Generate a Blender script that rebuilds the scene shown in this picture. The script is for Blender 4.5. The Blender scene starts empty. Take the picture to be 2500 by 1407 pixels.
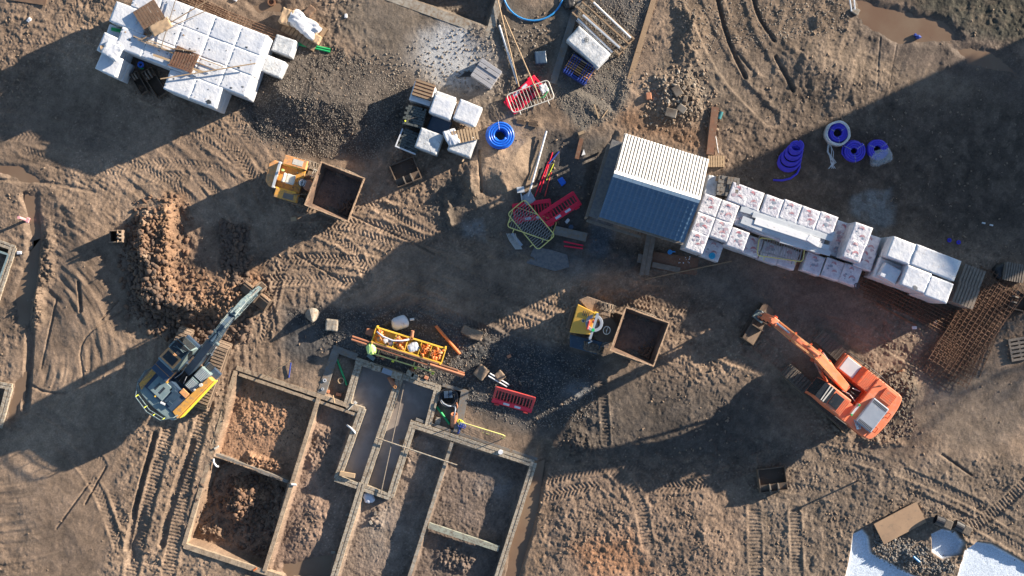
import bpy, math, random
import numpy as np
from mathutils import Vector, Matrix
R = math.radians
scene = bpy.context.scene
COL = scene.collection

# ------------------------------------------------------------------ camera, sky, sun, exposure
CH = 62.0                                   # camera height above the site, metres
SC = 50.0                                   # photo pixels per metre at ground level
cam_d = bpy.data.cameras.new('camera'); cam = bpy.data.objects.new('camera', cam_d); COL.objects.link(cam)
cam.location = (0, 0, CH); cam.rotation_euler = (0, 0, 0)
cam_d.sensor_width = 36; cam_d.lens = 18/(25.0/CH); cam_d.clip_start = 0.5; cam_d.clip_end = 3000
scene.camera = cam
SUN_DIR = Vector((0.905*math.cos(R(16)), 0.425*math.cos(R(16)), math.sin(R(16)))).normalized()
world = bpy.data.worlds.new('World'); scene.world = world; world.use_nodes = True
wn = world.node_tree; bg = wn.nodes['Background']
sky = wn.nodes.new('ShaderNodeTexSky'); sky.sky_type = 'NISHITA'; sky.sun_disc = False
sky.sun_elevation = R(16); sky.sun_rotation = math.atan2(0.905, 0.425)
sky.air_density = 1.0; sky.dust_density = 0.4; sky.ozone_density = 2.0
wn.links.new(sky.outputs[0], bg.inputs[0]); bg.inputs[1].default_value = 0.072
sd = bpy.data.lights.new('sun', 'SUN'); sd.energy = 5.0; sd.angle = R(0.7); sd.color = (1.0, 0.86, 0.69)
so = bpy.data.objects.new('sun', sd); COL.objects.link(so); so.rotation_euler = SUN_DIR.to_track_quat('Z', 'Y').to_euler()
scene.view_settings.view_transform = 'Standard'; scene.view_settings.look = 'None'
scene.view_settings.gamma = 1; scene.view_settings.exposure = 1.45
scene.render.engine = 'CYCLES'
scene.cycles.max_bounces = 5; scene.cycles.diffuse_bounces = 3; scene.cycles.use_denoising = True

# ------------------------------------------------------------------ helpers
rnd = random.Random(7)
def P(px, py, z=0.0):
    """photo pixel seen at height z -> world point"""
    k = (CH-z)/CH
    return Vector(((px-1250)/SC*k, (703.5-py)/SC*k, z))
def uvec(a):
    return Vector((math.cos(a), math.sin(a), 0))

class G:
    """collects shapes for ONE mesh object"""
    def __init__(s): s.v = []; s.f = []; s.M = Matrix.Identity(4)
    def add(s, vs, fs):
        n = len(s.v); M = s.M
        s.v += [tuple(M @ Vector(p)) for p in vs]; s.f += [tuple(i+n for i in f) for f in fs]; return s
    def box(s, x0, x1, y0, y1, z0, z1, taper=0.0):
        t = taper
        s.add([(x0,y0,z0),(x1,y0,z0),(x1,y1,z0),(x0,y1,z0),(x0+t,y0+t,z1),(x1-t,y0+t,z1),(x1-t,y1-t,z1),(x0+t,y1-t,z1)],
              [(3,2,1,0),(4,5,6,7),(0,1,5,4),(1,2,6,5),(2,3,7,6),(3,0,4,7)]); return s
    def obox(s, c, size, rz=0.0, rx=0.0, ry=0.0):
        M0 = s.M; s.M = M0 @ Matrix.Translation(c) @ Matrix.Rotation(rz,4,'Z') @ Matrix.Rotation(ry,4,'Y') @ Matrix.Rotation(rx,4,'X')
        a, b, d = size[0]/2, size[1]/2, size[2]/2
        s.box(-a,a,-b,b,-d,d); s.M = M0; return s
    def prism(s, poly, z0, z1, axis='z', inset=0.0):
        n = len(poly)
        if axis == 'z': A = [(p[0],p[1],z0) for p in poly]; B = [(p[0],p[1],z1) for p in poly]
        elif axis == 'y': A = [(p[0],z0,p[1]) for p in poly]; B = [(p[0],z1,p[1]) for p in poly]
        else: A = [(z0,p[0],p[1]) for p in poly]; B = [(z1,p[0],p[1]) for p in poly]
        s.add(A+B, [tuple(range(n-1,-1,-1)), tuple(range(n,2*n))]+[(i,(i+1)%n,n+(i+1)%n,n+i) for i in range(n)]); return s
    def cyl(s, p, q, r, n=10, r2=None, cap=True):
        p, q = Vector(p), Vector(q); r2 = r if r2 is None else r2
        d = (q-p)
        if d.length < 1e-6: return s
        d.normalize(); u = d.orthogonal().normalized(); w = d.cross(u)
        vs = [p+(u*math.cos(2*math.pi*i/n)+w*math.sin(2*math.pi*i/n))*r for i in range(n)]
        vs += [q+(u*math.cos(2*math.pi*i/n)+w*math.sin(2*math.pi*i/n))*r2 for i in range(n)]
        fs = [(i,(i+1)%n,n+(i+1)%n,n+i) for i in range(n)]
        if cap: fs += [tuple(range(n-1,-1,-1)), tuple(range(n,2*n))]
        s.add(vs, fs); return s
    def ring(s, c, r0, r1, z0, z1, n=24):
        """hollow upright tube"""
        vs = []
        for r, z in ((r1,z0),(r1,z1),(r0,z1),(r0,z0)):
            vs += [(c[0]+r*math.cos(2*math.pi*i/n), c[1]+r*math.sin(2*math.pi*i/n), c[2]+z) for i in range(n)]
        fs = []
        for k in range(4):
            a, b = k*n, ((k+1)%4)*n
            fs += [(a+i, a+(i+1)%n, b+(i+1)%n, b+i) for i in range(n)]
        s.add(vs, fs); return s
    def hollow(s, p, q, r, t=0.012, n=12):
        """pipe with an open bore"""
        p, q = Vector(p), Vector(q); d = (q-p); L = d.length; M0 = s.M
        s.M = M0 @ Matrix.Translation(p) @ d.to_track_quat('Z','Y').to_matrix().to_4x4()
        s.ring((0,0,0), r-t, r, 0, L, n); s.M = M0; return s
    def tube(s, pts, r, n=8, closed=False):
        pts = [Vector(p) for p in pts]; m = len(pts); vs = []; up = Vector((0,0,1))
        for i, p in enumerate(pts):
            a = pts[(i-1)%m] if (closed or i>0) else p; b = pts[(i+1)%m] if (closed or i<m-1) else p
            d = (b-a)
            if d.length < 1e-7: d = Vector((1,0,0))
            d.normalize(); u = up - d*up.dot(d)
            if u.length < 1e-3: u = Vector((1,0,0)) - d*d.x
            u.normalize(); w = d.cross(u)
            rr = r[i] if isinstance(r, (list,tuple)) else r
            vs += [p+(u*math.cos(2*math.pi*k/n)+w*math.sin(2*math.pi*k/n))*rr for k in range(n)]
        fs = []
        for i in range(m if closed else m-1):
            a, b = i*n, ((i+1)%m)*n
            fs += [(a+k, a+(k+1)%n, b+(k+1)%n, b+k) for k in range(n)]
        if not closed: fs += [tuple(range(n-1,-1,-1)), tuple(range((m-1)*n, m*n))]
        s.add(vs, fs); return s
    def blob(s, c, r, seed=0, sq=(1,1,1), rough=0.25):
        """irregular stone"""
        q = random.Random(seed); t = (1+5**.5)/2
        vs = [(-1,t,0),(1,t,0),(-1,-t,0),(1,-t,0),(0,-1,t),(0,1,t),(0,-1,-t),(0,1,-t),(t,0,-1),(t,0,1),(-t,0,-1),(-t,0,1)]
        fs = [(0,11,5),(0,5,1),(0,1,7),(0,7,10),(0,10,11),(1,5,9),(5,11,4),(11,10,2),(10,7,6),(7,1,8),(3,9,4),(3,4,2),(3,2,6),(3,6,8),(3,8,9),(4,9,5),(2,4,11),(6,2,10),(8,6,7),(9,8,1)]
        Mr = Matrix.Rotation(q.random()*6.28,3,'Z') @ Matrix.Rotation(q.random()*6.28,3,'X')
        out = []
        for v in vs:
            w = Mr @ (Vector(v).normalized()*r*(1+q.uniform(-rough,rough)))
            out.append((c[0]+w.x*sq[0], c[1]+w.y*sq[1], c[2]+w.z*sq[2]))
        s.add(out, fs); return s

def mesh(name, g, mat, parent=None, loc=(0,0,0), rz=0.0, smooth=False, bevel=0.0):
    me = bpy.data.meshes.new(name); me.from_pydata([tuple(v) for v in g.v], [], g.f); me.update()
    if smooth: me.polygons.foreach_set('use_smooth', [True]*len(me.polygons))
    me.materials.append(mat)
    o = bpy.data.objects.new(name, me); COL.objects.link(o)
    o.location = loc; o.rotation_euler = (0,0,rz); o.parent = parent
    if bevel > 0:
        b = o.modifiers.new('bevel','BEVEL'); b.width = bevel; b.segments = 2; b.limit_method = 'ANGLE'
    return o
def tag(o, label, cat, group=None):
    o['label'] = label; o['category'] = cat
    if group: o['group'] = group
    return o
def thing(name, label, cat, loc=(0,0,0), rz=0.0, group=None):
    o = bpy.data.objects.new(name, None); COL.objects.link(o); o.empty_display_size = 0.2
    o.location = loc; o.rotation_euler = (0,0,rz); return tag(o, label, cat, group)
def single(name, g, mat, label, cat, loc=(0,0,0), rz=0.0, group=None, **k):
    return tag(mesh(name, g, mat, None, loc, rz, **k), label, cat, group)
def struct(o, kind='structure'):
    o['kind'] = kind; return o
def dup(root, loc, rz, label=None, group=None):
    r = root.copy(); COL.objects.link(r); r.location = loc; r.rotation_euler = (0,0,rz)
    if label: r['label'] = label
    if group: r['group'] = group
    for ch in list(root.children):
        c = ch.copy(); COL.objects.link(c); c.parent = r
        for gch in list(ch.children):
            d = gch.copy(); COL.objects.link(d); d.parent = c
    return r

# ------------------------------------------------------------------ materials
def mat(name, col, rough=0.6, metal=0.0, col2=None, scale=3.0, amt=0.5, dirt=0.0, dirtcol=(0.20,0.145,0.10), bump=0.0, bscale=30.0, spec=0.5, detail=6.0, stretch=None, alpha=1.0, coat=0.0):
    m = bpy.data.materials.new(name); m.use_nodes = True; nt = m.node_tree; N = nt.nodes; L = nt.links
    b = N['Principled BSDF']; b.inputs['Roughness'].default_value = rough; b.inputs['Metallic'].default_value = metal
    b.inputs['Specular IOR Level'].default_value = spec
    if coat: b.inputs['Coat Weight'].default_value = coat
    if alpha < 1: b.inputs['Alpha'].default_value = alpha
    tc = N.new('ShaderNodeTexCoord'); mp = N.new('ShaderNodeMapping'); L.new(tc.outputs['Object'], mp.inputs[0])
    if stretch: mp.inputs['Scale'].default_value = stretch
    oi = N.new('ShaderNodeObjectInfo'); va = N.new('ShaderNodeVectorMath'); va.operation = 'ADD'
    vm = N.new('ShaderNodeVectorMath'); vm.operation = 'SCALE'; vm.inputs['Scale'].default_value = 37.0
    L.new(oi.outputs['Random'], vm.inputs[0]); L.new(mp.outputs[0], va.inputs[0]); L.new(vm.outputs[0], va.inputs[1])
    vec = va.outputs[0]
    def noise(sc, det=detail, rg=0.6):
        n = N.new('ShaderNodeTexNoise'); n.inputs['Scale'].default_value = sc; n.inputs['Detail'].default_value = det
        n.inputs['Roughness'].default_value = rg; L.new(vec, n.inputs['Vector']); return n.outputs['Fac']
    def ramp(src, a, c):
        r = N.new('ShaderNodeMapRange'); r.inputs[1].default_value = a; r.inputs[2].default_value = c; L.new(src, r.inputs[0]); return r.outputs[0]
    def mix(fac, a, c):
        x = N.new('ShaderNodeMix'); x.data_type = 'RGBA'
        if isinstance(fac, float): x.inputs[0].default_value = fac
        else: L.new(fac, x.inputs[0])
        for i, q in ((6,a),(7,c)):
            if isinstance(q, tuple): x.inputs[i].default_value = (*q, 1)
            else: L.new(q, x.inputs[i])
        return x.outputs[2]
    c2 = col2 if col2 else tuple(x*0.7 for x in col)
    f1 = ramp(noise(scale), 0.5-0.22/max(amt,.01)*.5, 0.5+0.22/max(amt,.01)*.5)
    c = mix(f1, col, c2)
    if dirt > 0:
        f2 = ramp(noise(scale*2.3+0.7, 9.0, 0.7), 0.62-dirt*0.35, 0.74-dirt*0.25)
        c = mix(f2, c, dirtcol)
        rr = N.new('ShaderNodeMix'); rr.data_type = 'FLOAT'; L.new(f2, rr.inputs[0]); rr.inputs[2].default_value = rough; rr.inputs[3].default_value = 0.9
        L.new(rr.outputs[0], b.inputs['Roughness'])
    L.new(c, b.inputs['Base Color'])
    if bump > 0:
        bn = N.new('ShaderNodeBump'); bn.inputs['Strength'].default_value = 1.0; bn.inputs['Distance'].default_value = bump
        L.new(noise(bscale, 4.0), bn.inputs['Height']); L.new(bn.outputs[0], b.inputs['Normal'])
    m['f'] = 0
    return m
MT = {}
def defm(k, *a, **kw): MT[k] = mat(k, *a, **kw)
defm('concrete', (0.36,0.33,0.28), 0.9, col2=(0.24,0.215,0.18), scale=2.5, amt=.7, dirt=.45, bump=.01, bscale=25)
defm('concrete_dark', (0.20,0.195,0.185), 0.9, col2=(0.14,0.13,0.12), scale=2.5, dirt=.4, bump=.01)
defm('concrete_green', (0.30,0.33,0.27), 0.9, col2=(0.22,0.22,0.19), scale=2, dirt=.4, dirtcol=(.12,.09,.07), bump=.01)
defm('wall_mud', (0.40,0.315,0.225), 0.9, col2=(0.28,0.215,0.155), scale=3, amt=.8, dirt=.4, dirtcol=(.22,.16,.11), bump=.015, bscale=20)
defm('block', (0.44,0.395,0.32), 0.9, col2=(0.32,0.28,0.22), scale=4, dirt=.5, bump=.01)
defm('mortar_line', (0.10,0.085,0.07), 0.95)
defm('wood', (0.36,0.25,0.15), 0.8, col2=(0.24,0.16,0.10), scale=6, dirt=.3, stretch=(1,6,6), bump=.004)
defm('wood_pale', (0.50,0.36,0.22), 0.8, col2=(0.36,0.25,0.15), scale=5, dirt=.2, stretch=(1,6,6))
defm('wood_grey', (0.24,0.205,0.17), 0.85, col2=(0.15,0.125,0.105), scale=5, dirt=.3, bump=.006)
defm('wood_brown', (0.20,0.12,0.075), 0.8, col2=(0.12,0.075,0.05), scale=3, dirt=.25)
defm('wood_red', (0.22,0.10,0.055), 0.75, col2=(0.13,0.07,0.045), scale=3, dirt=.3)
defm('rust', (0.21,0.105,0.055), 0.85, col2=(0.13,0.06,0.035), scale=4, dirt=.15, bump=.004)
defm('rust_rebar', (0.19,0.10,0.06), 0.85, col2=(0.10,0.06,0.04), scale=1.5)
defm('rust_dark', (0.10,0.075,0.06), 0.7, metal=.3, col2=(0.17,0.12,0.085), scale=3, dirt=.5, dirtcol=(.17,.125,.09), bump=.004)
defm('skip_wall', (0.20,0.125,0.085), 0.85, col2=(0.09,0.06,0.045), scale=2.5, amt=.9, dirt=.3, dirtcol=(.10,.065,.05), bump=.02, bscale=9)
defm('skip_mud', (0.19,0.13,0.10), 0.9, col2=(0.09,0.065,0.055), scale=2.5, amt=.6, dirt=.15, bump=.03, bscale=9)
defm('skip_rim', (0.62,0.43,0.28), 0.8, col2=(0.34,0.21,0.12), scale=5, dirt=.3, bump=.01)
defm('wrap', (0.68,0.69,0.71), 0.36, col2=(0.55,0.58,0.64), scale=2.2, amt=.9, dirt=.10, dirtcol=(.36,.31,.27), bump=.02, bscale=6)
defm('wrap_print', (0.66,0.66,0.69), 0.33, col2=(0.50,0.50,0.56), scale=3.2, amt=1.3, dirt=.16, dirtcol=(.30,.27,.31), bump=.04, bscale=7)
defm('wrap_thin', (0.62,0.63,0.64), 0.3, col2=(0.42,0.45,0.48), scale=3, amt=1, dirt=.22, dirtcol=(.25,.22,.19), bump=.03, bscale=7)
defm('wrap_seam', (0.16,0.17,0.19), 0.7)
defm('print_red', (0.40,0.16,0.19), 0.5, col2=(0.50,0.38,0.40), scale=6, amt=1.2)
defm('print_mauve', (0.36,0.30,0.36), 0.4, col2=(0.46,0.36,0.40), scale=5, amt=1.2)
defm('print_dark', (0.05,0.06,0.07), 0.5)
defm('yellow', (0.72,0.37,0.07), 0.45, col2=(0.58,0.29,0.06), scale=2.2, dirt=.42, dirtcol=(.34,.21,.11))
defm('hood_yellow', (0.80,0.46,0.075), 0.42, col2=(0.70,0.38,0.06), scale=1.5, dirt=.14, dirtcol=(.40,.26,.13))
defm('yellow_clean', (0.92,0.60,0.08), 0.4, col2=(0.84,0.50,0.06), scale=2, dirt=.12)
defm('lime', (0.62,0.80,0.06), 0.4, col2=(0.75,0.72,0.06), scale=3)
defm('rail_yellow', (0.78,0.74,0.25), 0.5, col2=(0.6,0.55,0.2), scale=5, dirt=.1)
defm('orange', (0.80,0.185,0.075), 0.42, col2=(0.70,0.24,0.13), scale=1.6, dirt=.26, dirtcol=(.50,.27,.18))
defm('orange_dark', (0.62,0.10,0.03), 0.45, col2=(0.45,0.08,0.03), scale=2, dirt=.2)
defm('orange_pale', (0.80,0.36,0.12), 0.6, col2=(0.60,0.28,0.11), scale=3, dirt=.45, dirtcol=(.38,.25,.15))
defm('navy', (0.035,0.06,0.11), 0.35, col2=(0.05,0.085,0.13), scale=3, dirt=.08, dirtcol=(.16,.15,.14))
defm('boom_grey', (0.14,0.19,0.20), 0.42, col2=(0.06,0.10,0.13), scale=5, amt=1, dirt=.22, dirtcol=(.36,.37,.32))
defm('boom_blue', (0.020,0.042,0.075), 0.5, col2=(0.035,0.07,0.11), scale=3, dirt=.08, dirtcol=(.25,.29,.29))
defm('teal_grey', (0.15,0.22,0.24), 0.5, col2=(0.22,0.29,0.30), scale=4, dirt=.15, dirtcol=(.35,.33,.28))
defm('hood_grey', (0.30,0.34,0.40), 0.4, col2=(0.24,0.28,0.34), scale=2, dirt=.15, dirtcol=(.40,.40,.40))
defm('black', (0.018,0.018,0.02), 0.5, col2=(0.03,0.03,0.032), scale=5, dirt=.15, dirtcol=(.10,.085,.07))
defm('rubber', (0.05,0.045,0.04), 0.8, col2=(0.10,0.08,0.065), scale=4, dirt=.5, dirtcol=(.22,.17,.125))
defm('track_mud', (0.28,0.20,0.14), 0.9, col2=(0.19,0.14,0.10), scale=5, dirt=.3, dirtcol=(.13,.10,.08), bump=.02, bscale=14)
defm('track_dark', (0.10,0.085,0.07), 0.85, col2=(0.15,0.12,0.095), scale=5, dirt=.3, dirtcol=(.17,.135,.10), bump=.02, bscale=14)
defm('glass', (0.02,0.025,0.03), 0.08, col2=(0.035,0.04,0.045), scale=3, dirt=.05)
defm('chrome', (0.75,0.75,0.75), 0.2, metal=.8)
defm('steel', (0.62,0.65,0.68), 0.4, metal=.25, col2=(0.50,0.54,0.58), scale=2, dirt=.1, dirtcol=(.35,.33,.31))
defm('galv_white', (0.82,0.82,0.82), 0.42, metal=.1, col2=(0.70,0.72,0.75), scale=2, dirt=.05)
defm('rail_grey', (0.42,0.44,0.45), 0.45, metal=.4, col2=(0.3,0.31,0.32), scale=5)
defm('rail_white', (0.66,0.64,0.58), 0.5, col2=(0.5,0.48,0.43), scale=5, dirt=.1)
defm('red', (0.78,0.012,0.06), 0.42, col2=(0.60,0.012,0.045), scale=3, dirt=.06)
defm('red_faded', (0.62,0.09,0.07), 0.5, col2=(0.55,0.035,0.05), scale=3, dirt=.12)
defm('white_plastic', (0.75,0.76,0.77), 0.4, col2=(0.62,0.64,0.66), scale=4, dirt=.12)
defm('reflective', (0.62,0.64,0.72), 0.35, col2=(0.5,0.52,0.6), scale=8)
defm('grey_plastic', (0.36,0.36,0.38), 0.5, col2=(0.30,0.30,0.32), scale=4, dirt=.15)
defm('blue', (0.015,0.15,0.72), 0.32, col2=(0.012,0.11,0.58), scale=4, dirt=.03)
defm('pipe_blue', (0.03,0.27,0.62), 0.4, col2=(0.03,0.22,0.52), scale=4, dirt=.04)
defm('cyan', (0.02,0.35,0.60), 0.4)
defm('crate_blue', (0.025,0.06,0.32), 0.5, col2=(0.02,0.05,0.25), scale=5, dirt=.15)
defm('purple', (0.06,0.045,0.60), 0.4, col2=(0.045,0.035,0.45), scale=4, dirt=.03)
defm('green', (0.02,0.42,0.13), 0.4, col2=(0.02,0.33,0.11), scale=4, dirt=.06)
defm('green_bag', (0.50,0.80,0.18), 0.4, col2=(0.62,0.85,0.35), scale=6, amt=1.3, bump=.02)
defm('pipe_orange', (0.68,0.20,0.06), 0.45, col2=(0.55,0.16,0.055), scale=3, dirt=.06)
defm('fit_orange', (0.85,0.24,0.05), 0.4, col2=(0.72,0.18,0.04), scale=6)
defm('pipe_brown', (0.40,0.165,0.085), 0.5, col2=(0.32,0.13,0.07), scale=3, dirt=.12)
defm('terracotta', (0.56,0.24,0.13), 0.7, col2=(0.46,0.19,0.10), scale=3, dirt=.1)
defm('black_pipe', (0.02,0.022,0.027), 0.35, col2=(0.035,0.035,0.04), scale=3, dirt=.05)
defm('roof_white', (0.80,0.80,0.79), 0.5, col2=(0.70,0.69,0.67), scale=1.5, amt=.9, dirt=.16, dirtcol=(.55,.52,.47))
defm('roof_tile', (0.075,0.15,0.25), 0.45, col2=(0.065,0.125,0.21), scale=3, dirt=.04, dirtcol=(.10,.13,.17))
defm('stone_wall', (0.12,0.125,0.14), 0.9, col2=(0.18,0.175,0.17), scale=7, amt=1, bump=.02)
defm('cement', (0.62,0.66,0.72), 0.75, col2=(0.50,0.54,0.60), scale=1.2, amt=.8, bump=.006)
defm('dark_block', (0.055,0.07,0.075), 0.8, col2=(0.085,0.095,0.09), scale=5, dirt=.15, dirtcol=(.16,.15,.12))
defm('card', (0.48,0.34,0.21), 0.85, col2=(0.36,0.25,0.16), scale=4, dirt=.1)
defm('clay', (0.205,0.118,0.072), 0.95, col2=(0.11,0.07,0.05), scale=1.2, amt=.8, bump=.02, bscale=12)
defm('dark_clay', (0.15,0.10,0.07), 0.95, col2=(0.10,0.07,0.055), scale=2.5, amt=.8, bump=.02, bscale=12)
defm('stone', (0.26,0.225,0.185), 0.95, col2=(0.15,0.13,0.115), scale=1.1, amt=.9)
defm('rubble', (0.34,0.30,0.25), 0.95, col2=(0.16,0.125,0.095), scale=.9, amt=1.2)
defm('water', (0.165,0.105,0.070), 0.12, col2=(0.20,0.145,0.10), scale=.5, amt=.7, spec=.35, bump=.0008, bscale=3)
defm('water_grey', (0.31,0.275,0.25), 0.18, col2=(0.22,0.19,0.17), scale=.9, amt=1, spec=.4, bump=.0008, bscale=3)
defm('film', (0.72,0.76,0.80), 0.25, col2=(0.5,0.55,0.6), scale=4, alpha=.36, bump=.03, bscale=7)
defm('pink', (0.80,0.40,0.42), 0.5)
defm('teal', (0.03,0.20,0.22), 0.5)
defm('leaf', (0.05,0.075,0.03), 0.8, col2=(0.07,0.09,0.035), scale=2)
defm('bark', (0.09,0.07,0.05), 0.9)
defm('rust_plate', (0.33,0.22,0.135), 0.75, col2=(0.25,0.165,0.105), scale=1.5, dirt=.25)
defm('house_brick', (0.30,0.16,0.11), 0.9, col2=(0.22,0.12,0.085), scale=5, bump=.01)
# ------------------------------------------------------------------ the ground: one sheet, modelled in numpy
_lat = np.random.RandomState(11).rand(512, 512).astype(np.float32)
def vnoise(x, y, seed=0):
    x = x + seed*17.37; y = y + seed*31.91
    xi = np.floor(x).astype(np.int64); yi = np.floor(y).astype(np.int64)
    fx = (x-xi).astype(np.float32); fy = (y-yi).astype(np.float32)
    fx = fx*fx*(3-2*fx); fy = fy*fy*(3-2*fy)
    a = _lat[xi & 511, yi & 511]; b = _lat[(xi+1) & 511, yi & 511]; c = _lat[xi & 511, (yi+1) & 511]; d = _lat[(xi+1) & 511, (yi+1) & 511]
    return (a*(1-fx)+b*fx)*(1-fy)+(c*(1-fx)+d*fx)*fy
def fbm(x, y, octs=4, seed=0, g=0.5):
    s = 0; a = 1; t = 0
    for o in range(octs):
        ca, sa = math.cos(o*1.1), math.sin(o*1.1)
        s = s + a*vnoise((x*ca-y*sa)*2**o, (x*sa+y*ca)*2**o, seed+o*3); t += a; a *= g
    return s/t
def worley(x, y, seed=0):
    """distance to the nearest jittered cell point and that cell's random value"""
    xi = np.floor(x).astype(np.int64); yi = np.floor(y).astype(np.int64)
    best = np.full(x.shape, 9., np.float32); val = np.zeros(x.shape, np.float32)
    for dx in (-1,0,1):
        for dy in (-1,0,1):
            cx = xi+dx; cy = yi+dy
            jx = _lat[(cx+seed) & 511, cy & 511]; jy = _lat[cy & 511, (cx+91+seed) & 511]
            d = np.hypot(x-(cx+jx), y-(cy+jy)).astype(np.float32)
            m = d < best; best = np.where(m, d, best); val = np.where(m, _lat[(cx+33) & 511, (cy+57+seed) & 511], val)
    return best, val
def sst(a, b, x):
    t = np.clip((x-a)/(b-a), 0, 1); return t*t*(3-2*t)

STEP = 0.04
def axis(lim):
    core = np.arange(-lim, lim+STEP/2, STEP); out = []; s = STEP; p = lim
    while p < 420: s *= 1.35; p += s; out.append(p)
    out = np.array(out); return np.concatenate([-out[::-1], core, out]).astype(np.float64)
ax, ay = axis(26.4), axis(15.6)
X, Y = np.meshgrid(ax, ay)               # rows = y
GX = X*SC+1250; GY = 703.5-Y*SC          # photo pixels
wx = GX+(fbm(X*.9, Y*.9, 4, 5)-.5)*34; wy = GY+(fbm(X*.9, Y*.9, 4, 9)-.5)*34   # warped pixels for ragged edges
def sdf(poly, gx, gy):
    """signed distance in photo pixels, negative inside"""
    best = np.full(gx.shape, 1e9); ins = np.zeros(gx.shape, bool); n = len(poly)
    for i in range(n):
        (x0,y0),(x1,y1) = poly[i], poly[(i+1)%n]
        dx, dy = x1-x0, y1-y0; t = np.clip(((gx-x0)*dx+(gy-y0)*dy)/(dx*dx+dy*dy+1e-9), 0, 1)
        best = np.minimum(best, np.hypot(gx-x0-t*dx, gy-y0-t*dy))
        c = ((y0 > gy) != (y1 > gy)); c &= gx < (x1-x0)*(gy-y0)/((y1-y0) if y1 != y0 else 1e-9)+x0; ins ^= c
    return np.where(ins, -best, best)
def sub(poly, pad):
    xs = [p[0] for p in poly]; ys = [p[1] for p in poly]
    c0, c1 = np.searchsorted(GX[0], min(xs)-pad), np.searchsorted(GX[0], max(xs)+pad)
    r0, r1 = np.searchsorted(-GY[:,0], -(max(ys)+pad)), np.searchsorted(-GY[:,0], -(min(ys)-pad))
    return slice(r0, r1), slice(c0, c1)
def mask(poly, feather=20, warp=True, inner=None):
    """(slices, 0..1 mask)"""
    sl = sub(poly, feather+40); gx, gy = (wx[sl], wy[sl]) if warp else (GX[sl], GY[sl])
    d = sdf(poly, gx, gy); return sl, (1-sst(-(feather if inner is None else inner), feather, d)).astype(np.float32)
def ell(cx, cy, rx, ry, a=0, n=20):
    ca, sa = math.cos(R(a)), math.sin(R(a))
    return [(cx+rx*math.cos(t)*ca-ry*math.sin(t)*sa, cy+rx*math.cos(t)*sa+ry*math.sin(t)*ca) for t in [2*math.pi*i/n for i in range(n)]]

# --- relief
_wa = fbm(X*3, Y*3, 3, 51)*1.1; _wb = fbm(X*3, Y*3, 3, 57)*1.1
w1, v1 = worley(X*4.6+_wa, Y*4.6+_wb, 3); w2, v2 = worley(X*10.5+_wb, Y*10.5+_wa, 8)
w1 = w1+.25*(v1-.5); fac = (v1*1.0+v2*.6)   # angular lumps: each cell sits at its own height
clump = fbm(X*.8, Y*.8, 3, 33)
fine = fbm(X*7, Y*7, 3, 21, .65)-.5
mid = fbm(X*1.3, Y*1.3, 4, 2, .55)-.5
big = fbm(X*.16, Y*.16, 3, 4)-.5
rough = np.clip(.32+2.1*(fbm(X*.33, Y*.33, 3, 40)-.42), .08, 1).astype(np.float32)   # how churned the mud is
def setrough(poly, v, feather=40):
    sl, m = mask(poly, feather); rough[sl] = rough[sl]*(1-m)+v*m
setrough(ell(200,680,130,190), .08, 60); setrough(ell(180,1200,180,200), .10, 60); setrough([(60,840),(360,820),(340,1020),(60,1060)], .15); setrough(ell(1150,680,380,60,22), .30)
setrough([(300,1000),(520,1000),(430,1407),(260,1407)], .85, 20); setrough([(660,560),(900,520),(1000,560),(860,720),(640,820),(560,760)], .8)
setrough([(1350,700),(1700,720),(1780,760),(1650,800),(1100,900),(1060,860)], .95, 20)
setrough([(1620,790),(1900,820),(1880,900),(1650,960)], .95); setrough([(1300,1050),(1850,1100),(1830,1407),(1290,1407)], .8)
setrough([(1850,1080),(2500,1130),(2500,1407),(1830,1407)], .75); setrough(ell(2350,1020,150,70,10), .12)
setrough(ell(1900,720,220,60,15), .15); setrough([(1140,380),(1230,300),(1330,300),(1300,470),(1180,470)], .12, 25); setrough([(0,420),(330,440),(320,560),(130,600),(0,560)], .55)
setrough([(0,0),(270,0),(230,160),(0,330)], .8); setrough([(1610,0),(2050,0),(2300,300),(1900,330),(1620,200)], .6)
setrough([(1980,300),(2500,250),(2500,600),(2200,560),(1800,450)], .45); setrough(ell(110,660,25,110,8), 1.0, 15)
clod = np.maximum(0, .55-w1)*(v1 > .62)*1.0*sst(.42, .62, clump) + np.maximum(0, .5-w2)*.62*(v2 > .35)*sst(.3, .6, clump)
ridg = 1-np.abs(fbm(X*2.2, Y*2.2, 4, 60, .6)-.5)*5
H = (big*.35+mid*.10*(.4+rough)+rough*(clod*.085+fine*.058+ridg*.045)+fine*.015).astype(np.float32)
# long drag scrapes
ca, sa = math.cos(R(-28)), math.sin(R(-28))
H += ((vnoise((X*ca-Y*sa)*.35, (X*sa+Y*ca)*5.5, 70)-.5)*.028*(1-rough*.6)).astype(np.float32)

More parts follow.
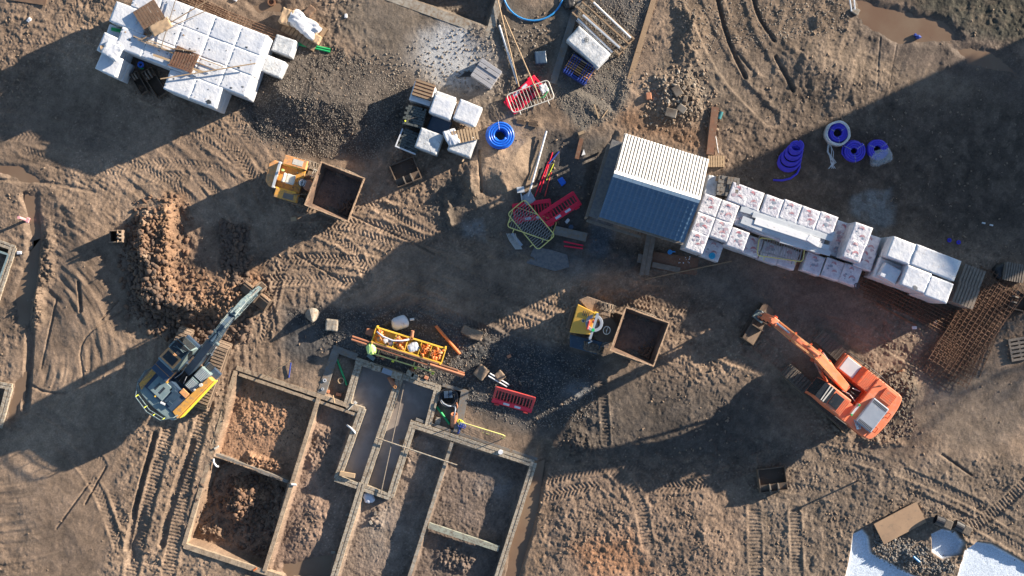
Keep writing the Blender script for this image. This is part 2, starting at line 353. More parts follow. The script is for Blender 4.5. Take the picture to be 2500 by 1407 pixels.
# curved drag streaks left by machines turning on the left of the site, straighter ones elsewhere
_rr = np.hypot(GX-(-20), GY-880)/SC; _th = np.arctan2(GY-880, GX+20)
_lw = (1-sst(560, 820, wx))*sst(-.3, .1, vnoise(X*.3, Y*.3, 15)-.35)
H += ((vnoise(_rr*4.5, _th*4, 31)-.5)*.07*_lw*(1-.5*rough)+(vnoise(_rr*9, _th*7, 32)-.5)*.03*_lw).astype(np.float32)
_c2, _s2 = math.cos(R(-24)), math.sin(R(-24)); _cw = sst(600, 800, wx)*(1-sst(1500, 1700, wx))*(1-sst(780, 900, wy))*sst(480, 600, wy)
H += ((vnoise((X*_c2-Y*_s2)*.3, (X*_s2+Y*_c2)*4.2, 33)-.5)*.09*_cw).astype(np.float32)
_c3, _s3 = math.cos(R(20)), math.sin(R(20)); _rw = sst(1700, 1900, wx)
H += ((vnoise((X*_c3-Y*_s3)*3.5, (X*_s3+Y*_c3)*.35, 34)-.5)*.05*_rw*(1-sst(500, 700, wy))).astype(np.float32)
H += ((vnoise((X*_c2-Y*_s2)*.3, (X*_s2+Y*_c2)*3.2, 35)-.5)*.05*_rw*sst(1000, 1100, wy)).astype(np.float32)

def track(pts, width=.5, kind='tread', depth=.035, per=.2, seed=0):
    xs = [((p[0]-1250)/SC, (703.5-p[1])/SC) for p in pts]
    # smooth the path
    for _ in range(2):
        q = [xs[0]]
        for a, b in zip(xs[:-1], xs[1:]): q += [(a[0]*.75+b[0]*.25, a[1]*.75+b[1]*.25), (a[0]*.25+b[0]*.75, a[1]*.25+b[1]*.75)]
        xs = q+[xs[-1]]
    sl = sub([(x*SC+1250, 703.5-y*SC) for x, y in xs], width*SC+20)
    gx, gy = X[sl], Y[sl]
    if gx.size == 0: return
    best = np.full(gx.shape, 1e9); S = np.zeros(gx.shape); U = np.zeros(gx.shape); acc = 0
    for (x0,y0),(x1,y1) in zip(xs[:-1], xs[1:]):
        dx, dy = x1-x0, y1-y0; L = math.hypot(dx, dy)
        if L < 1e-6: continue
        t = np.clip(((gx-x0)*dx+(gy-y0)*dy)/(L*L), 0, 1); d = np.hypot(gx-x0-t*dx, gy-y0-t*dy)
        sg = ((gx-x0)*dy-(gy-y0)*dx)/L; m = d < best
        best = np.where(m, d, best); S = np.where(m, acc+t*L, S); U = np.where(m, sg, U); acc += L
    hw = width/2; win = (1-sst(hw*.85, hw*1.05, best))
    berm = np.exp(-((best-hw*1.25)/(hw*.28))**2)*depth*(.5+vnoise(gx*3, gy*3, seed))
    wob = (vnoise(gx*1.2, gy*1.2, seed+5)-.5)*.22
    if kind == 'tread':
        ph = S/per+np.abs(U)/hw*.9+wob*3; side = np.where(U > 0, .5, 0)
        pat = sst(-.2, .5, np.sin(2*math.pi*(ph+side)))*(np.abs(U) > hw*.06)
        fade = sst(.35, .7, vnoise(gx*.8, gy*.8, seed+2)+.12)
        dh = -depth*.5+pat*depth*1.1
    elif kind == 'crawler':
        pat = sst(-.3, .3, np.sin(2*math.pi*(S/per+wob))); fade = sst(.1, .35, vnoise(gx*.8, gy*.8, seed+2)+.15)
        dh = -depth*.8+pat*depth*1.0
    else:
        fade = 1.; dh = -depth*(1-(best/hw)**2*.8)
    H[sl] = H[sl]*(1-win*.45*fade)+(win*dh+berm*(kind != 'line'))*fade

TR = [([(-60,205),(150,225),(350,290),(500,340),(620,420),(660,480)],.55),([(-60,250),(140,270),(330,335),(480,385),(600,465)],.55),
 ([(0,330),(150,335),(300,375),(430,450)],.5),([(-20,290),(150,300),(320,350)],.5),([(60,370),(210,420),(330,440),(450,430)],.5),
 ([(240,430),(330,400),(480,400),(640,440)],.5),([(560,330),(640,470),(700,600),(650,800)],.5),
 ([(700,560),(850,560),(1000,620),(1150,680),(1300,750),(1410,800)],.6),([(640,620),(800,610),(960,690),(1100,740),(1250,800)],.6),
 ([(900,480),(1000,560),(1150,610),(1300,680),(1450,740),(1600,760)],.6),([(880,540),(980,600),(1120,650),(1270,720),(1400,760)],.55),
 ([(1000,700),(1120,760),(1260,860),(1400,980)],.5),([(1640,770),(1740,860),(1850,900)],.5),([(1620,860),(1720,930),(1800,1040)],.5),
 ([(20,190),(110,100),(200,-20)],.5),([(80,200),(180,100),(260,-10)],.45),([(700,640),(640,740),(660,830),(560,900)],.5),
 ([(1430,700),(1560,730),(1650,760),(1740,740)],.5),([(1180,560),(1300,640),(1450,700)],.5),
 ([(1470,600),(1520,700),(1640,720),(1800,700),(1900,760)],.55),([(840,480),(950,510),(1040,560)],.5),([(760,560),(860,600),(900,680)],.5)]
def fam(pts, offs, w, grp):
    for k, o in enumerate(offs): grp.append(([(x+o*.35, y-o*.93) for x, y in pts], w))
fam([(-60,190),(200,215),(420,300),(560,400),(650,560),(690,720)], (-130,-70,40,100), .5, TR)
fam([(640,600),(880,590),(1080,660),(1300,760),(1500,840)], (-95,-40,55,100), .55, TR)
fam([(1640,800),(1850,770),(2050,780),(2300,920)], (0,), .5, TR); fam([(1300,1180),(1500,1130),(1700,1150),(1850,1090)], (0,-50), .55, TR); fam([(1860,1120),(2100,1160),(2350,1260),(2520,1360)], (0,45,-60), .5, TR)
fam([(-40,1010),(120,1060),(230,1160),(290,1330)], (0,50), .5, TR)
for i, (p, w) in enumerate(TR): track(p, w, 'tread', .036 if 620 < sum(q[0] for q in p)/len(p) < 1600 and sum(q[1] for q in p)/len(p) > 500 else .020, .20, i*7+1)
CR = [([(425,1010),(375,1180),(320,1400)],.66),([(505,990),(455,1170),(410,1400)],.66),([(1840,1240),(1845,1407)],.6),([(1940,1250),(1945,1407)],.55),
 ([(640,700),(560,830),(500,920)],.66),([(1470,930),(1480,1080)],.4),
 ([(1840,830),(1960,930),(2060,1040)],.6),([(1480,1130),(1560,1210),(1580,1330)],.6),([(2290,1330),(2430,1250),(2500,1180)],.6)]
for i, (p, w) in enumerate(CR): track(p, w, 'crawler', .032, .17, i*5+80)
LN = [([(1750,-10),(1765,60),(1790,130),(1820,190)],.22,.16),([(1838,-10),(1850,40),(1890,100)],.22,.15),([(1893,140),(1915,180),(1935,222)],.2,.13),
 ([(1832,170),(1800,130)],.12,.05),([(195,690),(200,760)],.2,.12),([(75,940),(110,960),(160,960)],.15,.06),([(380,1060),(340,1200),(310,1340)],.3,.16),([(470,1080),(420,1220),(395,1330)],.42,.14),
 ([(0,440),(120,445),(230,470)],.2,.05),([(2150,90),(2140,220)],.12,.05),([(2190,110),(2170,220)],.12,.05),([(800,500),(1000,590),(1060,620)],.12,.05),([(720,620),(840,690)],.12,.05),
 ([(2300,1110),(2370,1160)],.12,.07),([(140,730),(100,900)],.12,.05),([(60,480),(95,560),(80,700),(70,860),(62,1000)],.5,.18),([(1250,1407),(1290,1290),(1320,1150),(1330,1090)],.7,.24),
 ([(205,930),(190,830),(300,760)],.1,.04),([(290,735),(250,780)],.1,.05),([(210,1230),(260,1140)],.1,.05),([(140,1290),(220,1180)],.1,.04),([(1170,370),(1175,470)],.14,.08)]
track([(1690,0),(1725,90),(1790,200),(1880,290)], .8, 'crawler', .016, .10, 401); track([(1790,0),(1815,80),(1870,170)], .8, 'crawler', .016, .10, 402)
for i, (p, w, d) in enumerate(LN): track(p, w, 'line', d, seed=i*3+200)

def heap(poly, h, feather, cl=0.0, p=1.0, warp=True):
    sl, _ = mask(poly, 2); d = sdf(poly, wx[sl], wy[sl]) if warp else sdf(poly, GX[sl], GY[sl])
    m = np.clip(-d/feather, 0, 1)**p; m = m*m*(3-2*m)
    H[sl] += (m*h*.5+m*cl*.65*((.62-w1[sl])*.55+(v1[sl]-.5)*.55*(w1[sl] < .5)+(.55-w2[sl])*.5+(v2[sl]-.5)*.3+fine[sl]*.7)).astype(np.float32)
# spoil pile (horseshoe) with a hollow, gravel heap, sand heap
heap([(350,490),(430,480),(455,560),(440,700),(560,660),(640,680),(650,760),(560,800),(420,800),(330,740),(300,620),(320,520)], 1.0, 55, .34)
heap([(395,500),(445,500),(455,580),(445,720),(520,740),(480,780),(400,760),(390,620)], .55, 40, .3)
heap([(330,500),(372,500),(375,640),(345,660),(318,600)], .35, 22, .3)
heap([(560,550),(600,580),(600,700),(570,700)], .35, 30, .3)
heap([(600,130),(720,115),(880,140),(985,190),(985,300),(900,385),(740,380),(620,330),(580,240)], 1.5, 150, .05)
heap([(1085,440),(1130,380),(1200,340),(1320,330),(1310,430),(1250,500),(1190,480),(1160,520),(1120,500)], 1.05, 70, .03)
heap([(1120,440),(1180,420),(1170,480),(1120,500)], .5, 30, .02)
heap([(1090,470),(1110,465),(1115,560),(1095,560)], .5, 14, .02)
heap([(1062,470),(1095,452),(1090,570),(1065,540)], .25, 25)
heap([(1230,285),(1330,290),(1330,330),(1220,350)], .15, 20)
heap(ell(2190,960,60,60), .45, 40, .22); heap(ell(2150,1080,60,25), .2, 20, .2)
heap(ell(110,650,26,120,5), .28, 22, .22); heap(ell(95,760,30,60,10), .3, 20, .2)
heap([(1580,180),(1700,150),(1730,290),(1600,330)], .35, 40, .16)
heap([(1850,60),(2050,60),(2250,200),(2100,300),(1900,260)], .6, 120, .02)
heap([(1640,0),(1750,0),(1720,170),(1640,160)], .5, 60, .15)
heap([(1180,900),(1400,880),(1460,1000),(1300,1020),(1180,960)], .3, 60, .06)
heap([(0,1090),(200,1040),(320,1180),(240,1380),(0,1390)], .25, 120, 0)
heap([(100,420),(300,470),(300,760),(350,860),(140,880),(90,700)], .4, 110, 0)
heap([(1330,1180),(1560,1120),(1800,1180),(1820,1407),(1330,1407)], .3, 120, .05)
heap([(2200,1320),(2330,1290),(2420,1340),(2330,1420),(2200,1420)], .3, 30, .1)
heap([(2060,1290),(2100,1280),(2140,1330),(2280,1370),(2260,1420),(2060,1420)], .0, 30, .1)
heap([(850,760),(900,740),(1120,780),(1130,830),(900,800)], .15, 40, .05)
heap(ell(1420,1090,60,60), .3, 50, .2)

# --- pits inside the foundations: floors dug to a level
def dig(poly, z, feather=6, cl=.1, slope=None):
    sl, m = mask(poly, feather, warp=False)
    f = z+mid[sl]*.10+cl*((.5-w1[sl])*.25+(v1[sl]-.5)*.25*(w1[sl] < .45)+(.45-w2[sl])*.45+fine[sl]*.8)
    H[sl] = H[sl]*(1-m)+f*m
dig([(584,912),(777,975),(706,1175),(528,1112)], -.40, 5, .06)
dig([(525,1120),(700,1180),(645,1385),(455,1325)], -.95, 5, .12)
dig([(782,978),(865,1005),(815,1172),(885,1195),(812,1420),(655,1400)], -.36, 5, .06)
dig([(880,890),(1068,955),(1035,1050),(1002,1035),(945,1210),(826,1165),(885,1000),(850,985)], -.42, 5, .03)
dig([(892,1195),(955,1215),(1005,1045),(1098,1080),(1000,1420),(822,1420)], -.36, 5, .06)
dig([(1105,1083),(1295,1138),(1205,1420),(1002,1420)], -.40, 5, .07)
dig([(818,855),(872,875),(838,985),(790,960)], -.22, 5, .06); dig([(1070,950),(1140,950),(1112,1058),(1045,1048)], -.2, 5, .05)
dig([(940,-30),(1185,60),(1215,-30)], -.55, 6, .1); dig([(1430,-20),(1590,-20),(1500,270),(1370,200)], -.06, 12, .03)
dig([(-40,600),(28,612),(-10,700),(-60,700)], -.35, 5, .05); dig([(-40,950),(12,950),(-12,1020)], -.35, 5, .05)
dig([(1330,340),(1400,330),(1420,470),(1300,600),(1290,480)], -.12, 20, .04); dig([(1440,380),(1500,330),(1450,540),(1700,610),(1540,620),(1430,560)], -.15, 15, .04)
# clay heaped in the lower pit and along the upper one
heap([(560,1165),(640,1165),(655,1230),(600,1290),(560,1300),(520,1240)], 1.0, 45, .4, warp=False)
heap([(470,1290),(520,1270),(560,1340),(470,1320)], .35, 20, .25, warp=False); heap([(515,1120),(560,1140),(500,1230),(490,1220)], .35, 18, .2, warp=False)
heap([(560,940),(640,950),(740,985),(700,1080),(600,1080),(560,1010)], .14, 30, .1); heap([(600,1100),(700,1130),(690,1170),(600,1140)], .3, 15, .3)
heap([(760,1020),(850,1050),(780,1170),(720,1130)], .2, 30, .12); heap([(740,1190),(830,1230),(790,1340),(690,1370),(690,1280)], .25, 45, .09)
heap([(975,1070),(1040,1060),(1010,1130),(985,1160)], .28, 20, .2); heap([(900,1220),(960,1230),(930,1300),(880,1290)], .12, 20, .15)
heap([(1060,1300),(1200,1360),(1150,1407),(1050,1400)], .2, 25, .25)
# hollows that hold water
def hollow_at(poly, z, feather=14):
    sl, m = mask(poly, feather); H[sl] = H[sl]*(1-m)+(z+H[sl]*.12+fine[sl]*.02)*m
PUD = [([(68,610),(92,600),(85,700),(62,790),(38,800),(45,700)], -.10),([(-20,395),(60,400),(105,430),(60,440),(-20,425)], -.08),
 ([(66,470),(100,470),(95,560),(72,600),(64,540)], -.10),([(2085,0),(2160,15),(2300,50),(2350,95),(2290,110),(2190,105),(2110,60)], -.08),
 ([(1300,1150),(1325,1140),(1290,1300),(1265,1420),(1225,1420),(1250,1300)], -.14),([(330,1290),(350,1250),(335,1360),(315,1380)], -.12),
 ([(28,930),(58,925),(50,1010),(20,1040)], -.10),([(690,1380),(800,1360),(800,1420),(690,1420)], -.47),([(620,8),(700,0),(690,35),(630,35)], -.05),([(2330,110),(2440,130),(2490,180),(2380,160)], -.05)]
for p, z in PUD: hollow_at(p, z-.05)
# fresh concrete bays lower right: flat
POUR = [([(2085,1305),(2105,1295),(2118,1310),(2125,1350),(2170,1375),(2230,1407),(2330,1430),(2060,1430),(2075,1370)], -.16),
 ([(2275,1305),(2300,1293),(2330,1300),(2350,1325),(2340,1350),(2300,1362),(2275,1345)], -.14),
 ([(2355,1345),(2385,1325),(2420,1330),(2500,1375),(2560,1420),(2335,1430)], -.15)]
for p, z in POUR:
    sl, m = mask(p, 5, warp=False, inner=3); H[sl] = H[sl]*(1-m)+(z+fine[sl]*.015)*m

sl, m = mask(ell(1105,145,85,60,15), 25); H[sl] = H[sl]*(1-m*.85)+m*.85*(.02+mid[sl]*.05)
# --- ground colour: what the ground is made of, with some shade painted in
base = np.array([.250,.181,.130]); base2 = np.array([.175,.127,.093])
t = sst(.3, .7, fbm(X*.35, Y*.35, 4, 90))[..., None]; A = base*(1-t)+base2*t
def paint(poly, col, k=1.0, feather=30, warp=True, tex=0.0, seed=0):
    sl, m = mask(poly, feather, warp); m = m*k
    if tex: m = m*np.clip(1-tex+tex*2.2*sst(.38, .62, fbm(X[sl]*2.5, Y[sl]*2.5, 3, 300+seed)), 0, 1)
    A[sl] = A[sl]*(1-m[..., None])+np.array(col)*m[..., None]
DG = (.062,.054,.048); CG = (.058,.060,.062)
paint([(850,-20),(1250,-20),(1330,200),(1240,330),(1000,210),(900,160),(820,60)], (.14,.118,.095), .8, 40)
paint([(1190,0),(1400,0),(1370,200),(1230,190)], (.10,.085,.07), .8, 30)
paint([(600,130),(720,115),(880,140),(1000,200),(985,330),(900,395),(740,380),(610,330),(575,240)], DG, .95, 22)
paint([(1380,-20),(1595,-20),(1520,270),(1420,330),(1345,230)], (.125,.115,.10), .95, 14)
paint([(1385,-20),(1590,-20),(1540,120),(1400,190)], (.075,.072,.07), .9, 25)
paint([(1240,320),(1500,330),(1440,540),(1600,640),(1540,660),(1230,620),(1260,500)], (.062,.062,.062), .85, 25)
paint([(1520,270),(1740,270),(1740,390),(1620,340),(1510,310)], (.17,.10,.06), .8, 20)
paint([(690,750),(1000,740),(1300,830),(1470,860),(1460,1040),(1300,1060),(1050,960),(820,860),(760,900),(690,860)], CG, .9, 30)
paint([(1300,1040),(1500,900),(1850,930),(1900,1120),(1750,1160),(1400,1130)], (.085,.071,.060), .9, 60)  # dark gravel, with soft shade from off-site painted into the colour
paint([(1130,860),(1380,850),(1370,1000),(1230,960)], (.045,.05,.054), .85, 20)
paint([(1330,1130),(1850,1120),(1830,1430),(1300,1430)], (.175,.126,.094), .85, 40)
paint([(1400,1330),(1540,1300),(1580,1400),(1440,1420)], (.30,.16,.09), .8, 30)
paint([(1850,1060),(2060,1090),(2500,1120),(2540,1430),(1810,1430)], (.150,.118,.092), .85, 40)
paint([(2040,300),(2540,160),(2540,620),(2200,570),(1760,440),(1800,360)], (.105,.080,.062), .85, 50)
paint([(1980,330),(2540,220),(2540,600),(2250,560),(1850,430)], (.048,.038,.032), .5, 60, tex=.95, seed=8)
paint([(1620,-20),(2120,-20),(2400,180),(2000,330),(1640,300)], (.145,.114,.088), .8, 50)
paint([(2080,-10),(2300,30),(2480,100),(2530,260),(2350,190),(2150,130),(2080,60)], (.125,.092,.072), .9, 30)
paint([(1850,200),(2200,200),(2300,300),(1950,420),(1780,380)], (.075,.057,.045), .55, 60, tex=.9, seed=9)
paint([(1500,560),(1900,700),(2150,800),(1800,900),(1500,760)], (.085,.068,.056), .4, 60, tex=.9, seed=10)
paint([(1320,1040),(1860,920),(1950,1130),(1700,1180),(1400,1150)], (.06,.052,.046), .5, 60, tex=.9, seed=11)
paint([(2160,-20),(2540,-20),(2540,110),(2380,90),(2280,40)], (.045,.045,.036), .95, 18, tex=.15)
paint([(1650,-20),(2080,-20),(2090,70),(1980,100),(1640,140)], (.13,.095,.068), .7, 50, tex=.4)
paint([(1600,140),(1760,150),(1740,300),(1580,290)], (.14,.115,.09), .7, 30, tex=.4)
paint([(2130,920),(2240,880),(2230,1010),(2180,1060)], (.10,.08,.062), .8, 18)
paint(ell(2380,1000,140,110), (.155,.125,.10), .8, 40); paint(ell(1880,720,230,80,15), (.14,.115,.095), .7, 40)
paint([(1980,760),(2330,750),(2120,900),(1980,900)], (.17,.135,.105), .7, 40)
paint([(2080,480),(2170,460),(2180,540),(2130,560),(2080,520)], (.19,.195,.19), .8, 12, tex=.5)
paint([(0,90),(120,100),(60,200),(0,300)], (.16,.115,.085), .6, 40)
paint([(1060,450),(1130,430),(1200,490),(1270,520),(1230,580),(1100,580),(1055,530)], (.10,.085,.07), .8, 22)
paint([(1140,370),(1230,300),(1330,300),(1300,470),(1200,470)], (.28,.205,.145), .7, 25)
paint([(330,560),(600,560),(600,690),(470,690)], (.15,.105,.08), .6, 25)
# clay
CL = (.225,.135,.082)
paint([(400,470),(460,470),(470,620),(500,660),(640,650),(640,740),(540,790),(430,770),(380,640),(340,560),(390,520)], CL, .85, 18)
paint([(440,540),(590,560),(600,680),(540,680),(450,660)], (.17,.115,.08), .8, 20)
paint([(320,620),(420,740),(600,780),(580,830),(400,820),(300,720)], (.16,.12,.09), .7, 20)
paint([(588,915),(775,978),(706,1172),(530,1108)], (.29,.17,.105), .9, 6, warp=False)
paint([(525,1120),(700,1180),(645,1385),(455,1325)], (.23,.15,.10), .8, 6, warp=False)
paint([(560,1165),(640,1165),(655,1230),(600,1280),(570,1240)], (.31,.19,.115), .9, 14)
paint([(782,978),(865,1005),(815,1172),(885,1195),(812,1420),(655,1400)], (.21,.145,.11), .8, 6, warp=False)
paint([(1105,1083),(1295,1138),(1205,1420),(1002,1420)], (.135,.105,.088), .9, 6, warp=False, tex=.2)
paint([(892,1195),(955,1215),(1005,1045),(1098,1080),(1000,1420),(822,1420)], (.20,.155,.125), .9, 6, warp=False)
paint(ell(1210,1190,45,22), (.20,.19,.18), .4, 20, tex=.6); paint(ell(930,1300,40,70,20), (.24,.21,.18), .4, 20, tex=.6)
paint([(1290,1060),(1340,1080),(1300,1250),(1290,1350),(1230,1430),(1330,1430),(1340,1200)], (.22,.15,.10), .6, 20)
# spilt lime and concrete slurry
SL = (.50,.51,.52)
paint([(1040,90),(1130,75),(1150,120),(1180,150),(1150,205),(1070,185),(1030,140)], SL, .85, 30)
paint([(1080,60),(1125,70),(1120,110),(1070,110)], SL, .6, 24); paint(ell(1110,150,110,62,15), (.33,.335,.34), .55, 45)
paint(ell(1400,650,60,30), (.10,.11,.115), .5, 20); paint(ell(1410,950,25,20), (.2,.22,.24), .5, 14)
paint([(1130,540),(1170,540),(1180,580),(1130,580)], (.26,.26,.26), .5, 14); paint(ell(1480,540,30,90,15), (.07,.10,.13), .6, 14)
for p, z in POUR:
    sl, m = mask(p, 4, warp=False, inner=3); A[sl] = A[sl]*(1-m[..., None])+np.array((.56,.64,.74))*m[..., None]
# wetness
WET = np.zeros(X.shape, np.float32)
for p, z in PUD:
    sl, m = mask(p, 45); WET[sl] = np.maximum(WET[sl], m*.8)
for p in ([(2080,-10),(2300,30),(2480,100),(2530,260),(2350,190),(2150,130),(2080,60)], [(880,890),(1068,955),(1035,1050),(1002,1035),(945,1210),(826,1165),(885,1000)], ell(1900,720,230,60,15), ell(2400,140,130,50,25), ell(1150,690,260,40,22), [(0,270),(200,300),(420,380),(300,400),(0,330)]):
    sl, m = mask(p, 30); WET[sl] = np.maximum(WET[sl], m*.55)
# stones and grit in the surface
g1 = (v2-.5)*.40*(w2 < .34); g1 = np.where(v2 > .93, g1+.55*(w2 < .3), g1)
grit = np.clip(1+g1*np.clip(rough*1.3, .25, 1)+fine*.5+mid*.6+(fbm(X*2.6, Y*2.6, 3, 77)-.5)*.45+(np.random.RandomState(5).rand(*X.shape)-.5)*.12, .3, 2.0)
far = (np.abs(X) > 26.6) | (np.abs(Y) > 15.9); grit = np.where(far, 1, grit)
SMO = np.zeros(X.shape, np.float32)
for p, z in POUR:
    sl, m = mask(p, 8, warp=False); SMO[sl] = np.maximum(SMO[sl], m)
sl, m = mask([(1040,90),(1130,75),(1150,120),(1180,150),(1150,205),(1070,185),(1030,140)], 25); SMO[sl] = np.maximum(SMO[sl], m*.97)
grit = grit*(1-SMO)+SMO*(1+mid*.12)
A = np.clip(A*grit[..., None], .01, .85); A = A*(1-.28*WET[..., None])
H = np.where(far, np.clip(H, -.3, .3), H).astype(np.float32)

ny, nx = X.shape
def ground_z(x, y):
    j = int(np.clip(np.searchsorted(ax, x), 1, nx-1)); i = int(np.clip(np.searchsorted(ay, y), 1, ny-1)); return float(H[i, j])
def gz(px, py): return ground_z((px-1250)/SC, (703.5-py)/SC)
def Pg(px, py, dz=0.0):
    """photo pixel at ground level -> world point on the ground"""
    x, y = (px-1250)/SC, (703.5-py)/SC; return Vector((x, y, ground_z(x, y)+dz))
co = np.stack([X, Y, H], -1).reshape(-1, 3).astype(np.float32)
idx = np.arange(nx*ny, dtype=np.int32).reshape(ny, nx)
q = np.stack([idx[:-1,:-1], idx[:-1,1:], idx[1:,1:], idx[1:,:-1]], -1).reshape(-1)
me = bpy.data.meshes.new('ground'); me.vertices.add(nx*ny); me.vertices.foreach_set('co', co.ravel())
nf = (nx-1)*(ny-1); me.loops.add(nf*4); me.loops.foreach_set('vertex_index', q)
me.polygons.add(nf); me.polygons.foreach_set('loop_start', np.arange(0, nf*4, 4, dtype=np.int32))
me.polygons.foreach_set('use_smooth', np.ones(nf, bool)); me.update()
ca_ = me.color_attributes.new('soil', 'FLOAT_COLOR', 'POINT')
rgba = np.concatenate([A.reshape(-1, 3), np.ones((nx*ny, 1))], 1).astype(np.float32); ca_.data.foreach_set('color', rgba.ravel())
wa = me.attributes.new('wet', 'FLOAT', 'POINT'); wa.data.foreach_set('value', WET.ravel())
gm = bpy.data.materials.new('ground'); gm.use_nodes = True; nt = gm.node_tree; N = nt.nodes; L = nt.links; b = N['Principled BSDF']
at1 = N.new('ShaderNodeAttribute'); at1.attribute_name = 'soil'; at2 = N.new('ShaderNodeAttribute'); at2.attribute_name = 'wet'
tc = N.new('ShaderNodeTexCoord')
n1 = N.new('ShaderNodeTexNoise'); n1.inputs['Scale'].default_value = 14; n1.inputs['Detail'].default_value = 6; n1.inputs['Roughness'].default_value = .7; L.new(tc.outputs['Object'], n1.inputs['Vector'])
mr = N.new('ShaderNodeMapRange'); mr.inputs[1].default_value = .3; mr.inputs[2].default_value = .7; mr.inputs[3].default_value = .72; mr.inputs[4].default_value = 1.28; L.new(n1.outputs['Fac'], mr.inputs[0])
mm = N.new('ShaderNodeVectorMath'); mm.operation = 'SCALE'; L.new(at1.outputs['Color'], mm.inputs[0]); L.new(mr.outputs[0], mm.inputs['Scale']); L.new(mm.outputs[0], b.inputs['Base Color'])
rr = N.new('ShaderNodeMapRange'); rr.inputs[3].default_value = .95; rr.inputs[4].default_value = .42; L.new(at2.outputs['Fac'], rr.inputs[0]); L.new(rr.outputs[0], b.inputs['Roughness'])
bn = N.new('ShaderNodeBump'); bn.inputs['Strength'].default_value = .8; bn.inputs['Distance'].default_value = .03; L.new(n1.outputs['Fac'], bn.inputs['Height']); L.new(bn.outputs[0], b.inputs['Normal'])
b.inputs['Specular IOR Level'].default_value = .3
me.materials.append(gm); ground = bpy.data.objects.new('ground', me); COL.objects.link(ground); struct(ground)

# water sheets
def water(poly, z, m='water'):
    g = G(); pts = [((x-1250)/SC, (703.5-y)/SC) for x, y in poly]; g.add([(x, y, z) for x, y in pts], [tuple(range(len(pts)))[::-1]])
    struct(mesh('water', g, MT[m]))
def grow(poly, d):
    cx = sum(p[0] for p in poly)/len(poly); cy = sum(p[1] for p in poly)/len(poly)
    return [(x+(x-cx)/math.hypot(x-cx, y-cy)*d, y+(y-cy)/math.hypot(x-cx, y-cy)*d) for x, y in poly]
for p, z in PUD: water(grow(p, 18), z)
water([(873,888),(978,925),(890,1188),(822,1165),(885,1000),(848,985)], -.345, 'water_grey')
water([(980,925),(1068,955),(1035,1050),(1002,1035),(945,1210),(897,1190)], -.37, 'water_grey')
# ------------------------------------------------------------------ structures: foundations, shed, off-site houses and trees
def seg(g, p, q, w, z0=-.75, z1=.10, leaf=True, bl=.46, seed=0, jit=.006):
    """a run of blocks between two photo pixels, w in metres; two leaves with a dark cavity"""
    k = (CH-z1)/CH; a = Vector(((p[0]-1250)/SC*k, (703.5-p[1])/SC*k, 0)); b = Vector(((q[0]-1250)/SC*k, (703.5-q[1])/SC*k, 0))
    d = b-a; L = d.length; n = max(1, round(L/bl)); q_ = random.Random(seed+int(p[0]+q[1]))
    M0 = g.M; g.M = Matrix.Translation(a) @ Matrix.Rotation(math.atan2(d.y, d.x), 4, 'Z')
    rows = [(-w/2, -.025), (.025, w/2)] if (leaf and w > .26) else [(-w/2, w/2)]
    for r, (y0, y1) in enumerate(rows):
        off = (r*.5)*L/n; x = 0.0; xs = [0.0]
        if off: xs.append(off)
        while xs[-1]+L/n < L-.02: xs.append(xs[-1]+L/n)
        xs.append(L)
        for x0, x1 in zip(xs[:-1], xs[1:]):
            t = z1+q_.uniform(-jit, jit); e = q_.uniform(0, .008)
            g.box(x0+.006, x1-.006, y0+e, y1-q_.uniform(0, .008), z0, t)
    if len(rows) == 2: g.box(.01, L-.01, -.025, .025, z0, z1-.07)
    g.box(.004, L-.004, rows[0][0]+.015, rows[-1][1]-.015, z0, z1-.02)
    g.M = M0
def foundation(label, segs, m='block', name='house_foundation', cat='foundation'):
    t = thing(name, label, cat, (0,0,0))
    for i, s in enumerate(segs):
        p, q, w = s[:3]; kw = s[3] if len(s) > 3 else {}
        kw = dict(kw); mm = kw.pop('m', m); nm = kw.pop('n', 'wall'); g = G(); seg(g, p, q, w, seed=i*11, z1=kw.pop('z1', .10)+i*.003, **kw); mesh(nm, g, MT[mm], t)
    return t
foundation('long two room foundation of muddy brown blockwork with a clay heap in its lower bay', [
 ((575,905),(448,1333),.20,dict(leaf=False)), ((448,1333),(690,1412),.26,dict(leaf=False)), ((778,972),(645,1396),.20,dict(leaf=False,z1=.14)),
 ((577,898),(880,1001),.22,dict(leaf=False)), ((583,914),(872,1013),.16,dict(leaf=False,z1=.06)), ((524,1110),(704,1177),.16,dict(leaf=False,z1=-.02,m='concrete_dark'))], 'wall_mud')
foundation('foundation of pale double block walls holding standing grey water', [
 ((877,885),(846,990),.34), ((868,880),(1076,950),.34), ((1070,942),(1041,1052),.32), ((846,990),(888,1003),.30), ((885,998),(823,1170),.34), ((818,1168),(955,1215),.32),
 ((975,925),(887,1185),.36), ((1010,1032),(952,1215),.34)])
foundation('big open foundation at bottom centre with a green stained concrete beam across it', [
 ((1000,1034),(1304,1133),.34,dict(z1=.13)), ((1015,1024),(1312,1122),.14,dict(leaf=False,z1=.05,m='concrete_dark')), ((1304,1130),(1212,1418),.32,dict(z1=.13)),
 ((885,1180),(812,1418),.34,dict(z1=.13)), ((1104,1080),(996,1418),.17,dict(leaf=False,z1=.13,m='concrete')), ((1046,1283),(1218,1341),.28,dict(leaf=False,z1=.02,m='concrete_green',n='beam',bl=9,z0=-.2))])
foundation('dark concrete strip foundation round the bay with a green pipe lying in it', [((820,855),(784,962),.40,dict(leaf=False,bl=9)), ((812,850),(872,872),.34,dict(leaf=False,bl=9))], 'concrete_dark', 'concrete_strip', 'concrete strip')
foundation('mossy concrete strip beside the black coil of pipe', [((1136,952),(1116,1056),.38,dict(leaf=False,bl=9)), ((1080,940),(1140,956),.16,dict(leaf=False,bl=9))], 'concrete_dark', 'concrete_strip', 'concrete strip')
